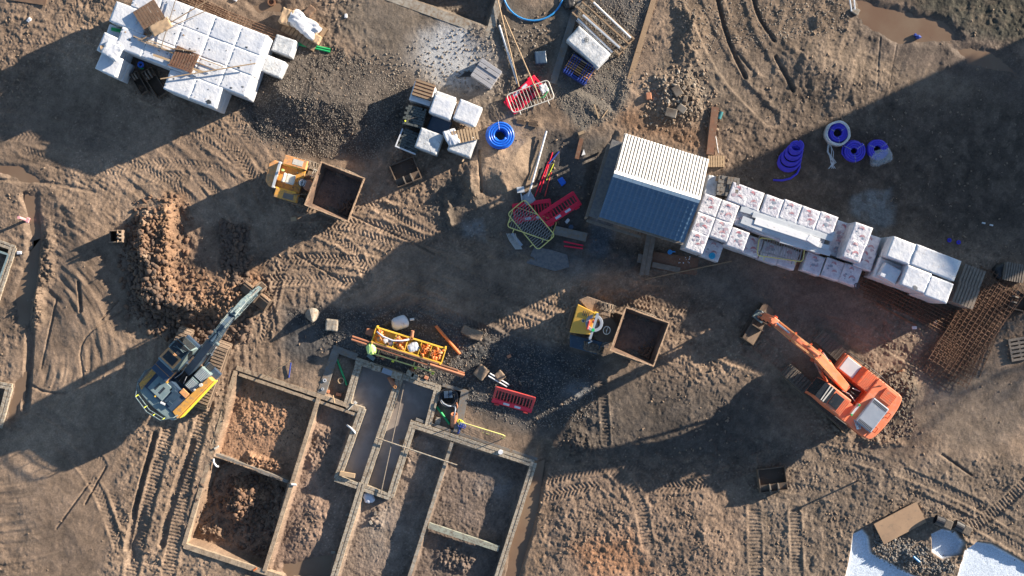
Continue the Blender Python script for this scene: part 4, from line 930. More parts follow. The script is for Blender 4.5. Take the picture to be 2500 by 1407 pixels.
def excavator(label, px, py, fwd, trk_rz, C, spec):
    """root at the slew centre on the ground; local x = forward"""
    o = P(px, py, 1.3); rz = math.atan2(-fwd[1], fwd[0])
    t = thing('excavator', label, 'excavator', (o.x, o.y, gz(px, py)*.3), rz)
    Ri = Matrix.Rotation(-rz, 3, 'Z'); base = Vector((o.x, o.y, 0))
    S_ = spec.get('s', 1); t.scale = (S_, S_, 1)
    def loc(a, b, z): q = Ri @ (P(a, b, z)-base); return Vector((q.x/S_, q.y/S_, q.z))
    for s in (-1, 1):
        c = Matrix.Rotation(trk_rz, 3, 'Z') @ Vector((spec['tx'], s*spec['gauge']/2, 0))
        crawler_track('crawler_track', t, c.x, c.y, spec['tl'], spec['tw'], .82, trk_rz, C['track'], 'rust_dark')
    g = G(); g.M = Matrix.Rotation(trk_rz, 4, 'Z'); g.box(-.9, .9, -spec['gauge']/2, spec['gauge']/2, .35, .8); g.cyl((0,0,.8), (0,0,1.12), .6, 20); mesh('undercarriage', g, MT['rust_dark'], t)
    hw = 1.33; dk = 1.42
    # turntable deck
    g = G(); g.prism([(1.0,-hw),(1.0,-.42),(.2,-.42),(.2,.38),(1.3,.38),(1.3,hw),(-2.0,hw),(-2.0,-hw)], 1.08, dk); mesh('deck', g, MT[C['deck']], t, bevel=.02)
    g = G(); g.box(-.75, .2, -.36, .34, 1.0, 1.43); g.cyl((-.5,-.2,1.6), (.3,-.2,1.5), .05); g.tube([(-.6,.1,1.7),(-.2,.2,1.75),(.2,.05,1.6)], .03); g.tube([(-.7,-.05,1.7),(-.3,0,1.8),(.1,-.15,1.6)], .03); mesh('hose_bay', g, MT['black'], t)
    g = G(); g.tube([(-.7,.22,1.75),(-.25,.12,1.82),(.1,.2,1.7)], .018); g.tube([(-.6,-.3,1.7),(-.2,-.18,1.84)], .02); mesh('hydraulic_line', g, MT['steel'], t)
    # counterweight, curved at the back
    arc = [(-2.0, hw)]+[(-2.08-.42*math.cos(a)**.6 if math.cos(a) > 0 else -2.08, hw*.99*math.sin(a)) for a in [R(78-i*156/12) for i in range(13)]]+[(-2.0, -hw)]
    g = G(); g.prism(arc, 1.10, 1.98); mesh('counterweight', g, MT[C['cw']], t, bevel=.05)
    # engine house
    g = G(); g.prism([(-.85,-hw+.02),(-.85,hw-.02),(-2.02,hw-.02),(-2.02,-hw+.02)], dk, 2.02); mesh('engine_house', g, MT[C['house']], t, bevel=.04)
    if spec['kind'] == 'orange':
        hx, hy = -1.62, .28
        g = G(); g.obox((hx, hy, 2.13), (.92, 1.42, .24)); hd = mesh('engine_hood', g, MT['hood_grey'], t, bevel=.05)
        g = G()
        for sy in (-1, 1):
            g = G(); [g.obox((hx-.36+i*.065, hy+sy*.57, 2.252), (.034, .17, .012)) for i in range(12)]; mesh('grille_slots', g, MT['black'], hd)
        g = G(); g.obox((-1.72, -.88, 2.08), (.66, .62, .12)); v_ = mesh('vent_cover', g, MT['orange'], t, bevel=.02); g = G()
        for i in range(9):
            for j in range(5): g.obox((-1.98+i*.065, -1.08+j*.10, 2.142), (.03, .06, .01))
        mesh('vent_slots', g, MT['orange_dark'], v_)
        # right hand: tank lid, step, ribbed deck
        g = G(); g.obox((.52, -.88, 1.62), (.92, .82, .5)); mesh('tank', g, MT['orange'], t, bevel=.03)
        g = G(); g.obox((.50, -.88, 1.885), (.80, .70, .03)); mesh('tank_lid', g, MT['steel'], t, bevel=.02)
        g = G(); g.prism([(-.12,1.42),(.10,1.42),(.08,1.98),(-.16,2.10),(-.22,2.05)], -1.30, -.42, 'y'); mesh('step', g, MT['orange_dark'], t, bevel=.03)
        g = G(); g.obox((-.55, -.88, 1.68), (.66, .86, .5)); [g.obox((-.80+i*.09, -.88, 1.94), (.03, .8, .02)) for i in range(7)]; mesh('side_locker', g, MT['orange'], t, bevel=.02)
        # cab
        g = G(); g.prism([(-.30,dk),(1.38,dk),(1.42,2.0),(1.18,2.86),(-.25,2.90),(-.30,2.4)], .40, 1.34, 'y'); cb = mesh('cab', g, MT['orange'], t, bevel=.05)
        g = G(); g.prism([(.62,2.895),(1.21,2.87),(1.46,2.0),(1.50,2.0),(1.24,2.90),(.62,2.925)], .47, 1.27, 'y'); mesh('windscreen', g, MT['glass'], cb)
        g = G(); g.obox((.80,.87,2.935), (.06,.80,.03)); g.obox((.93,.87,2.93), (.05,.80,.03), .06); mesh('window_bar', g, MT['rail_white'], cb)
        g = G(); g.obox((.30,.87,2.91), (.52,.62,.03)); mesh('roof_hatch', g, MT['glass'], cb, bevel=.03)
        g = G(); [g.obox((-.22+i*.085,.87,2.905), (.03,.7,.02)) for i in range(4)]; mesh('roof_ribs', g, MT['orange'], cb)
        g = G(); g.obox((-.58,.88,1.74), (.52,.86,.62)); [g.obox((-.75+i*.1,.95,2.06), (.04,.6,.02)) for i in range(4)]; mesh('rear_locker', g, MT['orange'], t, bevel=.03)
        g = G(); g.obox((-.80,.55,2.18), (.10,.62,.30)); mesh('work_lamp_bar', g, MT['steel'], t)
        for yy in (.30, .88):
            g = G(); g.cyl((-.80,yy,2.3), (-.80,yy,2.42), .05, 8); mesh('beacon', g, MT['green'], t)
        g = G(); g.tube([(1.35,1.38,1.5),(1.35,1.42,2.6),(.5,1.44,2.3),(-.9,1.40,2.25),(-1.2,1.38,1.6)], .025); mesh('handrail', g, MT['black'], t)
        g = G(); g.tube([(.95,-1.28,1.5),(1.0,-1.36,2.3),(.2,-1.40,2.35),(-.1,-1.38,2.5),(-.9,-1.38,2.4),(-1.3,-1.34,2.1)], .022)
        for i in range(7): g.tube([(-.1-i*.17,-1.38,2.45),(-.15-i*.17,-1.25,2.08)], .014)
        mesh('handrail', g, MT['black'], t)
        g = G()
        for i in range(4): g.tube([(-1.1-i*.12,.95,2.05),(-1.3-i*.1,1.1,2.12),(-1.5,1.22,2.04)], .03)
        mesh('exhaust_pipe', g, MT['chrome'], t)
        g = G(); g.tube([(-2.2,-.3,2.0),(-2.3,-.3,2.15),(-2.3,-.05,2.15),(-2.2,-.05,2.0)], .025); g.tube([(-2.15,.6,2.0),(-2.25,.6,2.12),(-2.25,.85,2.12),(-2.15,.85,2.0)], .025); mesh('lifting_eye', g, MT['orange_dark'], t)
        pts = [loc(2062,945,1.75), loc(2035,915,2.7), loc(1992,868,3.75), loc(1945,832,3.75), loc(1886,784,3.0)]
        tip = pts[-1]; sp = [tip+Vector((-.12,0,.42)), tip+Vector((.14,0,-.55)), tip+Vector((.24,.0,-1.95))]
        bw, mats = [.36,.42,.40,.36,.32], ('orange', 'orange', 'orange_dark')
        bhs = [.5,.62,.72,.55,.42]; bucket = (P(1845,790,.0), (-50, 82), 1.95)
    else:
        g = G(); g.obox((-1.5,.35,2.06), (.85,1.0,.10)); hd = mesh('engine_hood', g, MT['teal_grey'], t, bevel=.02)
        g = G()
        for sy in (.20, .52):
            g = G(); [g.obox((-1.70+i*.06, sy, 2.115), (.03, .12, .012)) for i in range(7)]; mesh('grille_slots', g, MT['black'], hd)
        g = G(); g.obox((-1.02,.38,2.09), (.12,.26,.05)); g.obox((-1.98,.25,2.1), (.07,.07,.04)); mesh('warning_plate', g, MT['yellow_clean'], t)
        g = G(); g.obox((-1.98,-.28,2.07), (.10,.28,.08), .3); mesh('rear_label', g, MT['white_plastic'], t, bevel=.01)
        g = G(); g.prism([(.60,-1.34),(.60,-1.06),(-1.95,-.92),(-2.05,-1.34)], 1.30, 2.06); g.prism([(.60,-1.40),(.60,-1.34),(-2.02,-1.36),(-2.0,-1.40)], 1.15, 1.85); mesh('side_panel', g, MT['yellow'], t, bevel=.03)
        g = G(); g.prism([(.62,-1.44),(.62,-1.40),(-2.02,-1.40),(-1.9,-1.44)], 1.30, 1.80); mesh('lime_stripe', g, MT['lime'], t)
        g = G(); g.prism([(-.95,1.06),(-.95,1.34),(-2.1,1.30),(-2.25,1.02)], 1.5, 2.06); mesh('side_panel', g, MT['yellow'], t, bevel=.03)
        g = G(); g.obox((-1.35,.90,2.05), (.95,.09,.05)); mesh('trim_strip', g, MT['navy'], t)
        g = G(); g.obox((.42,-.72,1.66), (.64,.62,.52)); g.obox((-.28,-.72,1.66), (.62,.62,.5)); mesh('tank', g, MT['teal_grey'], t, bevel=.03)
        g = G(); [g.obox((.16+i*.07, -.95+j*.09, 1.925), (.04,.05,.01)) for i in range(8) for j in range(6)]; mesh('tread_plate', g, MT['steel'], t)
        g = G(); [g.obox((-.52+i*.07, -.95+j*.09, 1.915), (.04,.05,.01)) for i in range(7) for j in range(6)]; mesh('tread_plate', g, MT['steel'], t)
        g = G(); g.obox((.92,-.70,1.56), (.34,.34,.05)); st = mesh('step', g, MT['black'], t); g = G()
        [g.obox((.82+i*.07,-.80+j*.07,1.59), (.025,.025,.01)) for i in range(4) for j in range(4)]; mesh('step_studs', g, MT['rail_grey'], st)
        g = G(); g.cyl((.05,-1.05,2.0), (.05,-1.05,2.14), .09, 12); g.cyl((-.35,-.98,2.05), (-.35,-.98,2.12), .05, 10); mesh('filler_cap', g, MT['rail_white'], t)
        g = G(); g.cyl((-.98,1.05,2.05), (-.98,1.05,2.16), .055, 12); mesh('filler_cap', g, MT['white_plastic'], t)
        g = G(); g.obox((-.85,-.72,2.04), (.30,.45,.08)); mesh('air_filter', g, MT['orange_pale'], t, bevel=.02)
        g = G(); g.obox((-1.45,-.45,2.05), (.8,.42,.05)); g.obox((-1.1,-.15,2.08), (.3,.2,.06)); g.obox((-1.75,-.55,2.1), (.2,.25,.05)); mesh('engine_cover', g, MT['boom_blue'], t, bevel=.01)
        # cab
        g = G(); g.prism([(-.32,dk),(1.16,dk),(1.22,2.0),(1.0,2.84),(-.28,2.88),(-.32,2.4)], .42, 1.36, 'y'); cb = mesh('cab', g, MT['teal_grey'], t, bevel=.04)
        g = G(); g.obox((.18,.89,2.885), (.66,.92,.05)); mesh('roof_frame', g, MT['orange_pale'], cb, bevel=.02)
        g = G(); g.obox((.17,.89,2.918), (.46,.70,.03)); mesh('roof_hatch', g, MT['glass'], cb, bevel=.03)
        g = G(); g.prism([(.56,2.88),(1.0,2.86),(1.24,2.0),(1.28,2.0),(1.04,2.90),(.56,2.91)], .48, 1.30, 'y'); mesh('windscreen', g, MT['glass'], cb)
        g = G(); g.tube([(.62,.44,2.93),(1.12,.42,2.86),(1.12,1.36,2.86),(.62,1.36,2.93)], .03); g.tube([(.84,.6,2.93),(.84,1.1,2.93)], .02); g.tube([(.95,.55,2.93),(.72,1.2,2.93)], .012); mesh('guard_frame', g, MT['boom_grey'], cb)
        g = G(); g.obox((-.66,.82,1.95), (.66,1.04,1.05)); mesh('rear_cab_box', g, MT['navy'], t, bevel=.03); g = G(); g.obox((-.66,.82,2.485), (.02,1.0,.02)); g.obox((-.36,.82,2.485), (.02,1.0,.02)); g.obox((-.66,.305,2.3), (.66,.03,.3)); mesh('panel_trim', g, MT['orange_pale'], t)
        # rear guard rails
        for zz, ex in ((2.0,.0), (2.25,.10)):
            g = G(); g.tube([(-1.1,1.40,zz-.3),(-1.35,1.46+ex*.3,zz),(-2.0,1.38,zz),(-2.55-ex,.95,zz),(-2.72-ex,0,zz),(-2.55-ex,-.80,zz),(-2.1,-1.2,zz),(-1.9,-1.25,zz-.2)], .03); mesh('guard_rail', g, MT['boom_grey'], t)
        g = G()
        for x_, y_ in ((-2.55,.95),(-2.71,.25),(-2.70,-.35),(-2.50,-.85)): g.tube([(x_+.05,y_,1.9),(x_-.08,y_,2.27)], .02)
        mesh('guard_rail', g, MT['lime'], t)
        pts = [loc(463,905,1.75), loc(485,880,2.6), loc(522,832,3.9), loc(548,795,4.1), loc(574,762,3.7)]
        tip = pts[-1]; sp = [loc(566,774,4.0), loc(592,742,3.4), loc(634,704,1.7)]
        bw, mats = [.40,.38,.36,.34,.32], ('boom_blue', 'boom_grey', 'boom_grey')
        bhs = [.5,.62,.70,.6,.45]; bucket = (P(627,722,.25), (68, 54), 1.62)
    # boom
    g = G(); beam(g, pts, bw, bhs); bm = mesh('boom', g, MT[mats[0]], t, bevel=.03)
    for i, fr in ((1,.5),(2,.5),(3,.2)):
        g = G(); p = Vector(pts[i]).lerp(Vector(pts[i+1]), fr); g.obox((p.x, p.y, p.z+bhs[i]*.45), (.09, bw[i]+.16, .08)); mesh('boom_bracket', g, MT[mats[2]], bm)
    g = G(); g.cyl(Vector(pts[2])+Vector((0,-.34,0)), Vector(pts[2])+Vector((0,.34,0)), .09, 12); g.cyl(Vector(pts[-1])+Vector((0,-.28,0)), Vector(pts[-1])+Vector((0,.28,0)), .10, 12)
    mesh('pivot_pin', g, MT[mats[2]], bm, bevel=.01)
    g = G()
    for yy in (-.17, -.12, .13, .18): hoses(g, [Vector(p)+Vector((0,0,bhs[i]*.56+.03)) for i, p in enumerate(pts)], (0, yy, 0), .016)
    mesh('hose', g, MT['orange_pale' if spec['kind'] == 'orange' else 'boom_grey'], bm)
    for s in (-1, 1):
        b0, b1 = Vector((.75, s*.33-.02, 1.35)), Vector(pts[2])+Vector((-.2, s*.30, -.1)); g = G(); g.cyl(b0, b0.lerp(b1,.62), .075, 10); ly = mesh('lift_cylinder', g, MT[mats[0]], t)
        g = G(); g.cyl(b0.lerp(b1,.6), b1, .042, 8); mesh('rod', g, MT['chrome'], ly)
    p3 = Vector(pts[3])+Vector((0,0,.36)); p4 = Vector(sp[0])+Vector((0,0,.06)); p2 = Vector(pts[2])+Vector((0,0,.48))
    g = G(); g.cyl(p2, p2.lerp(p4,.52), .085, 12); ac = mesh('arm_cylinder', g, MT[mats[0]], t)
    g = G(); g.cyl(p2.lerp(p4,.5), p4, .052, 10); mesh('rod', g, MT['chrome'], ac)
    # stick
    g = G(); beam(g, sp, [.34,.32,.26], [.5,.46,.24]); sk = mesh('stick', g, MT[mats[1]], t, bevel=.03)
    a0, a1 = Vector(sp[0]), Vector(sp[-1]); dd = (a1-a0); nrm = Vector((dd.z, 0, -dd.x)).normalized()
    if nrm.z < 0: nrm = -nrm
    if spec['kind'] == 'orange': nrm = Vector((.75, 0, .3))
    g = G(); g.cyl(a0+nrm*.34, a0.lerp(a1,.55)+nrm*.34, .07, 10); bc = mesh('bucket_cylinder', g, MT[mats[1]], sk); g = G(); g.cyl(a0.lerp(a1,.5)+nrm*.34, a0.lerp(a1,.86)+nrm*.30, .042, 8); mesh('rod', g, MT['chrome'], bc)
    g = G()
    for s in (-.20, .20): g.tube([a0+Vector((0,s,0)), a0.lerp(a1,.5)+Vector((0,s,0))+nrm*.15, a0.lerp(a1,.95)+Vector((0,s*.8,0))], .018, 6)
    for fr in (.2,.45,.7): q = a0.lerp(a1, fr); g.obox(tuple(q+nrm*.24), (.12, .44, .1))
    mesh('hose', g, MT['boom_grey' if spec['kind'] != 'orange' else 'black'], sk)
    # linkage and hitch
    lk = a0.lerp(a1, .86); g = G()
    for s in (-.19, .19): g.cyl(lk+nrm*.3+Vector((0,s,0)), a1+Vector((.22,s,-.05)), .05, 8); g.cyl(lk+Vector((0,s,0)), lk+nrm*.32+Vector((0,s,0)), .045, 8)
    g.obox(tuple(a1+Vector((.02,0,-.16))), (.55,.42,.26)); mesh('hitch', g, MT['rust_dark' if spec['kind'] != 'orange' else 'boom_grey'], sk, bevel=.01)
    # ditching bucket hanging from the hitch, as wide as the photo shows
    c, dv, Wb = bucket; ang = math.atan2(-dv[1], dv[0])-rz
    e = (Ri @ (c-base))/S_; br = bpy.data.objects.new('bucket', None); COL.objects.link(br); br.parent = t; br.location = (e.x, e.y, 0); br.rotation_euler = (0,0,ang)
    g = G(); prof = [(.30,.78),(.10,.80),(-.25,.62),(-.42,.32),(-.36,.06),(-.05,.0),(.38,.05),(.36,.09),(-.05,.05),(-.30,.11),(-.36,.33),(-.20,.57),(.12,.74),(.30,.73)]
    flip = -1 if spec['kind'] == 'orange' else 1
    pr = [(y*flip, z) for y, z in prof]
    if flip < 0: pr = pr[::-1]
    g.prism(pr, -Wb/2, Wb/2, 'x'); mesh('bucket_shell', g, MT['rust_dark'], br)
    for s in (-1, 1): g = G(); g.prism([(y*flip, z) for y, z in [(.30,.78),(.10,.80),(-.25,.62),(-.42,.32),(-.36,.06),(-.05,.0),(.38,.05)]][::flip], s*Wb/2-.02, s*Wb/2+.02, 'x'); mesh('bucket_side', g, MT['rust_dark'], br)
    for s in (-1, 1):
        for j in range(3): g = G(); yy = .36*flip; g.box(s*(Wb*.1+j*Wb*.15)-.03, s*(Wb*.1+j*Wb*.15)+.03, min(yy, yy+.1*flip), max(yy, yy+.1*flip), .03, .08); mesh('bucket_tooth', g, MT['rust_dark'], br)
    g = G(); g.box(-Wb/2, Wb/2, min(.24*flip,.34*flip), max(.24*flip,.34*flip), .76, .82); mesh('bucket_lip', g, MT['skip_rim' if flip > 0 else 'rust_dark'], br)
    g = G(); g.box(-.22, -.16, -.3, .3, .6, 1.0); g.box(.16, .22, -.3, .3, .6, 1.0); mesh('bucket_ear', g, MT['rust_dark'], br)
    if spec['kind'] != 'orange':
        g = G(); q_ = random.Random(5)
        for i in range(60): g.blob((q_.uniform(-Wb/2+.1,Wb/2-.1), q_.uniform(-.25,.25), .15+q_.uniform(0,.3)), q_.uniform(.06,.14), i)
        mesh('soil_load', g, MT['clay'], br)['kind'] = 'stuff'
    return t
CY = dict(track='track_mud', deck='navy', cw='teal_grey', house='navy')
CO = dict(track='track_dark', deck='orange_dark', cw='orange', house='orange')
excavator('yellow and dark blue excavator digging at the clay heap', 463, 905, (.69,-.73), R(70-46.6), CY, dict(kind='yellow', s=.92, gauge=2.15, tl=3.75, tw=.68, tx=.05))
excavator('orange excavator with its arm reaching up and left', 2060, 947, (-.787,-.618), R(-4), CO, dict(kind='orange', gauge=2.25, tl=4.3, tw=.68, tx=.35))

def wheel(t, x, y, r, w, m='rubber', rz=0):
    w_ = bpy.data.objects.new('wheel', None); COL.objects.link(w_); w_.parent = t; w_.location = (x, y, r); w_.rotation_euler = (0,0,rz)
    g = G(); n = 28; prof = [(-w/2,r*.55),(-w/2,r*.86),(-w*.38,r*.97),(w*.38,r*.97),(w/2,r*.86),(w/2,r*.55)]; vs = []
    for i in range(n):
        a = 2*math.pi*i/n; vs += [(q*math.cos(a), yy, q*math.sin(a)) for yy, q in prof]
    k = len(prof); g.add(vs, [(i*k+j, i*k+j+1, ((i+1)%n)*k+j+1, ((i+1)%n)*k+j) for i in range(n) for j in range(k-1)])
    for i in range(18):
        for s in (-1, 1):
            a = 2*math.pi*(i+.25*s)/18; M0 = g.M; g.M = M0 @ Matrix.Rotation(-a, 4, 'Y'); g.obox((r*.985, s*w*.23, 0), (.06, w*.46, .07), 0, s*R(24)); g.M = M0
    mesh('tyre', g, MT[m], w_)
    g = G(); g.cyl((0,-w*.42,0), (0,w*.42,0), r*.56, 18); g.cyl((0,-w*.5,0), (0,w*.5,0), r*.2, 10); mesh('rim', g, MT['yellow'], w_)
def skip(t, c, rz, m_load):
    s = bpy.data.objects.new('skip', None); COL.objects.link(s); s.parent = t; s.location = (c.x, c.y, 0); s.rotation_euler = (0,0,rz)
    a, z1, z0, b = 1.10, 1.92, 1.0, .93
    g = G(); outer = lambda q, z: [(-q,-q,z),(q,-q,z),(q,q,z),(-q,q,z)]
    vs = outer(a, z1)+outer(b, z0)+outer(a-.05, z1)+outer(b-.04, z0+.05)
    fs = [(i, 4+i, 4+(i+1)%4, (i+1)%4)[::-1] for i in range(4)]+[(8+i, 8+(i+1)%4, 12+(i+1)%4, 12+i)[::-1] for i in range(4)]+[(4,5,6,7)[::-1], (12,13,14,15), ]+[(i, (i+1)%4, 8+(i+1)%4, 8+i) for i in range(4)]
    g.add(vs, fs); mesh('skip_body', g, MT['skip_wall'], s)
    g = G(); g.box(-b+.045, b-.045, -b+.045, b-.045, z0+.055, z0+.075); mesh('floor_mud', g, MT[m_load], s)
    g = G()
    for i in range(4):
        M0 = g.M; g.M = Matrix.Rotation(i*math.pi/2, 4, 'Z'); n = 9; q_ = random.Random(i+int(c.x*7))
        for j in range(n): g.box(-a+j*2*a/n, -a+(j+1)*2*a/n, a-.035-q_.uniform(0,.02), a+.012+q_.uniform(0,.012), z1-.07, z1+.012+q_.uniform(0,.012))
        g.M = M0
    mesh('skip_rim', g, MT['skip_rim'], s)
    g = G(); q_ = random.Random(int(c.x*3)+9)
    for i in range(150):
        x_, y_ = q_.uniform(-.82,.82), q_.uniform(-.82,.82)
        g.blob((x_, y_, z0+.06), q_.uniform(.03,.09), i, (1,1,.5))
    mesh('soil_load', g, MT[m_load], s)['kind'] = 'stuff'
    g = G()
    for i in range(90):
        x_ = .86-abs(q_.gauss(0,.28)); y_ = -.86+abs(q_.gauss(0,.4)); g.blob((x_, y_, z0+.10+.25*max(0, x_-.5)), q_.uniform(.02,.07), i)
    mesh('clay_crumbs', g, MT['clay'], s)['kind'] = 'stuff'
    for i in range(3):
        g = G(); g.box(-a*.97+i*.02, -a*.97+.05+i*.02, -.7+i*.6, -.62+i*.6, z0+.1, z1-.08); mesh('rib', g, MT['rust_dark'], s)
    g = G(); g.box(-.3,.3,-.7,.7,.75,.99); mesh('skip_frame', g, MT['rust_dark'], s)
    return s
def dumper(label, px, py, ang, spx, spy, sang, kind):
    o = P(px, py, 1.3); rz = -R(ang); t = thing('site_dumper', label, 'dumper', (o.x, o.y, 0), rz, None)
    Ri = Matrix.Rotation(-rz, 3, 'Z'); base = Vector((o.x, o.y, 0)); sc = Ri @ (P(spx, spy, 1.92)-base)
    skip(t, sc, -R(sang-ang), 'skip_mud')
    for s in (-1, 1): wheel(t, .42 if kind == 1 else .25, s*(.90 if kind == 1 else 1.02), .62, .44, 'rubber')
    for s in (-1, 1): wheel(t, sc.x, sc.y+s*.98, .62, .46, 'rubber', -R(sang-ang))
    g = G(); g.box(-1.0, .9, -.42, .42, .45, .95); g.box(.8, sc.x, -.25, .25, .5, .85); mesh('chassis', g, MT['rust_dark'], t)
    if kind == 1:
        g = G(); g.prism([(-1.02,-.42),(-.78,-.64),(-.56,-.64),(-.56,.64),(-.86,.64),(-1.10,.40)], .85, 1.55); mesh('engine_hood', g, MT['orange_pale'], t, bevel=.05)
        g = G(); g.obox((-.56,.02,1.62), (.11,1.16,.15)); rb = mesh('roll_bar', g, MT['steel'], t)
        for s in (-1, 1): g = G(); g.cyl((-.56, s*.60, .9), (-.56, s*.60, 1.75), .05, 10); mesh('roll_bar_post', g, MT['steel'], rb)
        for s in (-1, 1):
            g = G(); g.prism([(-.48,1.25),(.58,1.25),(.68,1.05),(.68,1.12),(.62,1.34),(-.48,1.34)], s*.82-.22, s*.82+.22, 'y'); fd = mesh('fender', g, MT['orange_pale' if s > 0 else 'yellow'], t, bevel=.04)
            g = G(); g.obox((.20, s*.84, 1.345), (.5,.26,.012)); mesh('grip_plate', g, MT['rail_white' if s > 0 else 'wood_grey'], fd)
        g = G(); g.box(-.55, .62, -.58, .58, .95, 1.12); mesh('platform', g, MT['yellow'], t, bevel=.02)
        g = G(); [g.obox((.0,s*.57,1.2), (1.0,.05,.2)) for s in (-1,1)]; mesh('side_rail', g, MT['yellow_clean'], t)
        seat_x = .08; cons = .95
        g = G(); g.cyl((cons,-.06,1.0), (cons,-.06,1.45), .28, 16, r2=.24); mesh('console', g, MT['terracotta'], t); g = G(); g.cyl((.60,-.02,1.2),(.74,-.03,1.5), .17, 16); mesh('dash', g, MT['white_plastic'], t)
        g = G(); g.cyl((-.30,.28,1.2), (-.30,.28,1.72), .02); bcn = mesh('beacon_post', g, MT['black'], t); g = G(); g.cyl((-.30,.28,1.72), (-.30,.28,1.86), .06, 10); mesh('beacon', g, MT['green_bag'], bcn)
        g = G(); g.tube([(-.6,-.62,1.25),(.2,-.75,1.3),(1.3,-.42,1.45)], .02); mesh('grab_rail', g, MT['rust_dark'], t)
        g = G()
        for j in range(4): g.cyl((.90+j*.09, .40, .95), (.98+j*.09, .74, .95), .014, 6)
        g.tube([(.84,.42,.95),(1.2,.40,.95)], .02); g.tube([(.92,.76,.95),(1.3,.74,.95)], .02); mesh('step_ladder', g, MT['rail_white'], t)
    else:
        g = G(); vs = [(-.96,-.62,1.40),(-.96,.80,1.40),(.0,.62,1.62),(.0,-.46,1.62),(-.92,-.58,.85),(-.92,.76,.85),(.0,.60,.85),(.0,-.44,.85)]
        g.add(vs, [(3,2,1,0),(4,5,6,7),(0,1,5,4),(1,2,6,5),(2,3,7,6),(3,0,4,7)]); hd = mesh('engine_hood', g, MT['hood_yellow'], t, bevel=.04)
        g = G(); g.box(-1.16,-.97,-.45,.62,.7,1.15); mesh('rear_bumper', g, MT['rust_dark'], t, bevel=.03)
        g = G(); [g.obox((-.6+i*.09, .45, 1.505+i*.02), (.04,.22,.012)) for i in range(4)]; mesh('vent_slots', g, MT['black'], hd)
        g = G(); g.cyl((-.49,.10,1.46), (-.49,.10,1.60), .075, 14); mesh('filler_cap', g, MT['steel'], hd); g = G(); g.ring((-.49,.10,1.60), .02, .055, 0, .015, 14); mesh('cap_ring', g, MT['black'], hd)
        g = G(); g.prism([(-.75,-1.28),(.60,-1.28),(.72,-.62),(-.9,-.70)], .98, 1.10); mesh('fender', g, MT['boom_blue'], t, bevel=.03)
        g = G(); g.prism([(-.95,1.0),(-.6,1.28),(.60,1.22),(.72,.62),(-.2,.55)], .98, 1.14); mesh('fender', g, MT['track_mud'], t, bevel=.03)
        g = G(); g.cyl((.62,-.02,.9), (.62,-.02,1.12), .62, 18); mesh('platform', g, MT['rust_dark'], t)
        g = G(); g.ring((.04,.14,1.30), .27, .42, 0, .36, 22); mesh('seat_surround', g, MT['hood_grey'], t, bevel=.02)
        g = G(); g.obox((.02,-.42,1.50), (.12,2.0,.12), .1) if False else g.obox((.02,0,2.2), (.11,1.25,.10), -.02); rb = mesh('roll_bar', g, MT['hood_grey'], t)
        for s in (-1, 1): g = G(); g.cyl((.02, s*.60, .9), (.02, s*.60, 2.2), .05, 10); mesh('roll_bar_post', g, MT['hood_grey'], rb)
        g = G(); g.cyl((.02,-.18,2.25), (.02,-.18,2.42), .08, 12); mesh('beacon', g, MT['green'], t); g = G(); g.blob((-.02,.20,1.98), .10, 3, rough=.1); mesh('warning_lamp', g, MT['red_faded'], t, smooth=True)
        g = G(); g.obox((-.02,.62,1.9), (.18,.14,.12)); g.obox((-.08,.5,1.75), (.1,.2,.1)); mesh('work_lamp', g, MT['yellow_clean'], t)
        g = G(); g.tube([(.05,-.66,1.3),(.2,-.72,1.4),(.05,-.85,1.3)], .04); mesh('lever', g, MT['chrome'], t)
        seat_x = .06
        g = G()
        for j in range(4): g.cyl((.72+j*.0, -.62-j*.07, 1.0), (1.05, -.60-j*.07, 1.0), .012, 6)
        mesh('step_ladder', g, MT['rail_grey'], t)
        g = G(); g.cyl((.66,-.02,1.1),(.74,-.02,1.55), .12, 12); mesh('console', g, MT['rust_dark'], t)
    g = G(); g.obox((seat_x,-.03,1.36), (.44,.48,.16)); st = mesh('seat', g, MT['rail_white' if kind == 1 else 'hood_grey'], t, bevel=.06); g = G(); g.obox((seat_x-.27,-.03,1.55), (.10,.46,.42)); mesh('backrest', g, MT['rail_white' if kind == 1 else 'red_faded'], st, bevel=.05)
    g = G(); g.tube([(.70+.16*math.cos(a), -.03+.19*math.sin(a), 1.66+.05*math.cos(a)) for a in [R(i*20) for i in range(18)]], .018, 6, closed=True); g.tube([(.72,-.2,1.63),(.70,-.03,1.60),(.72,.14,1.63)], .014); g.cyl((.70,-.03,1.3),(.70,-.03,1.62), .03); mesh('steering_wheel', g, MT['black' if kind == 1 else 'rail_white'], t)
    for s in (-1, 1):
        g = G(); g.cyl((.25,s*.36,1.1), (.32,s*.36,1.42), .02, 6); g.blob((.32,s*.36,1.45), .04, 1, rough=.05); mesh('lever', g, MT['black'], t)
    return t
dumper('orange yellow tipping dumper with a flat nose, upper left of centre', 706, 436, 16, 817, 468, 21, 1)
dumper('bright yellow tipping dumper with a wedge shaped hood, right of centre', 1446, 795, 16, 1562, 822, 20, 2)
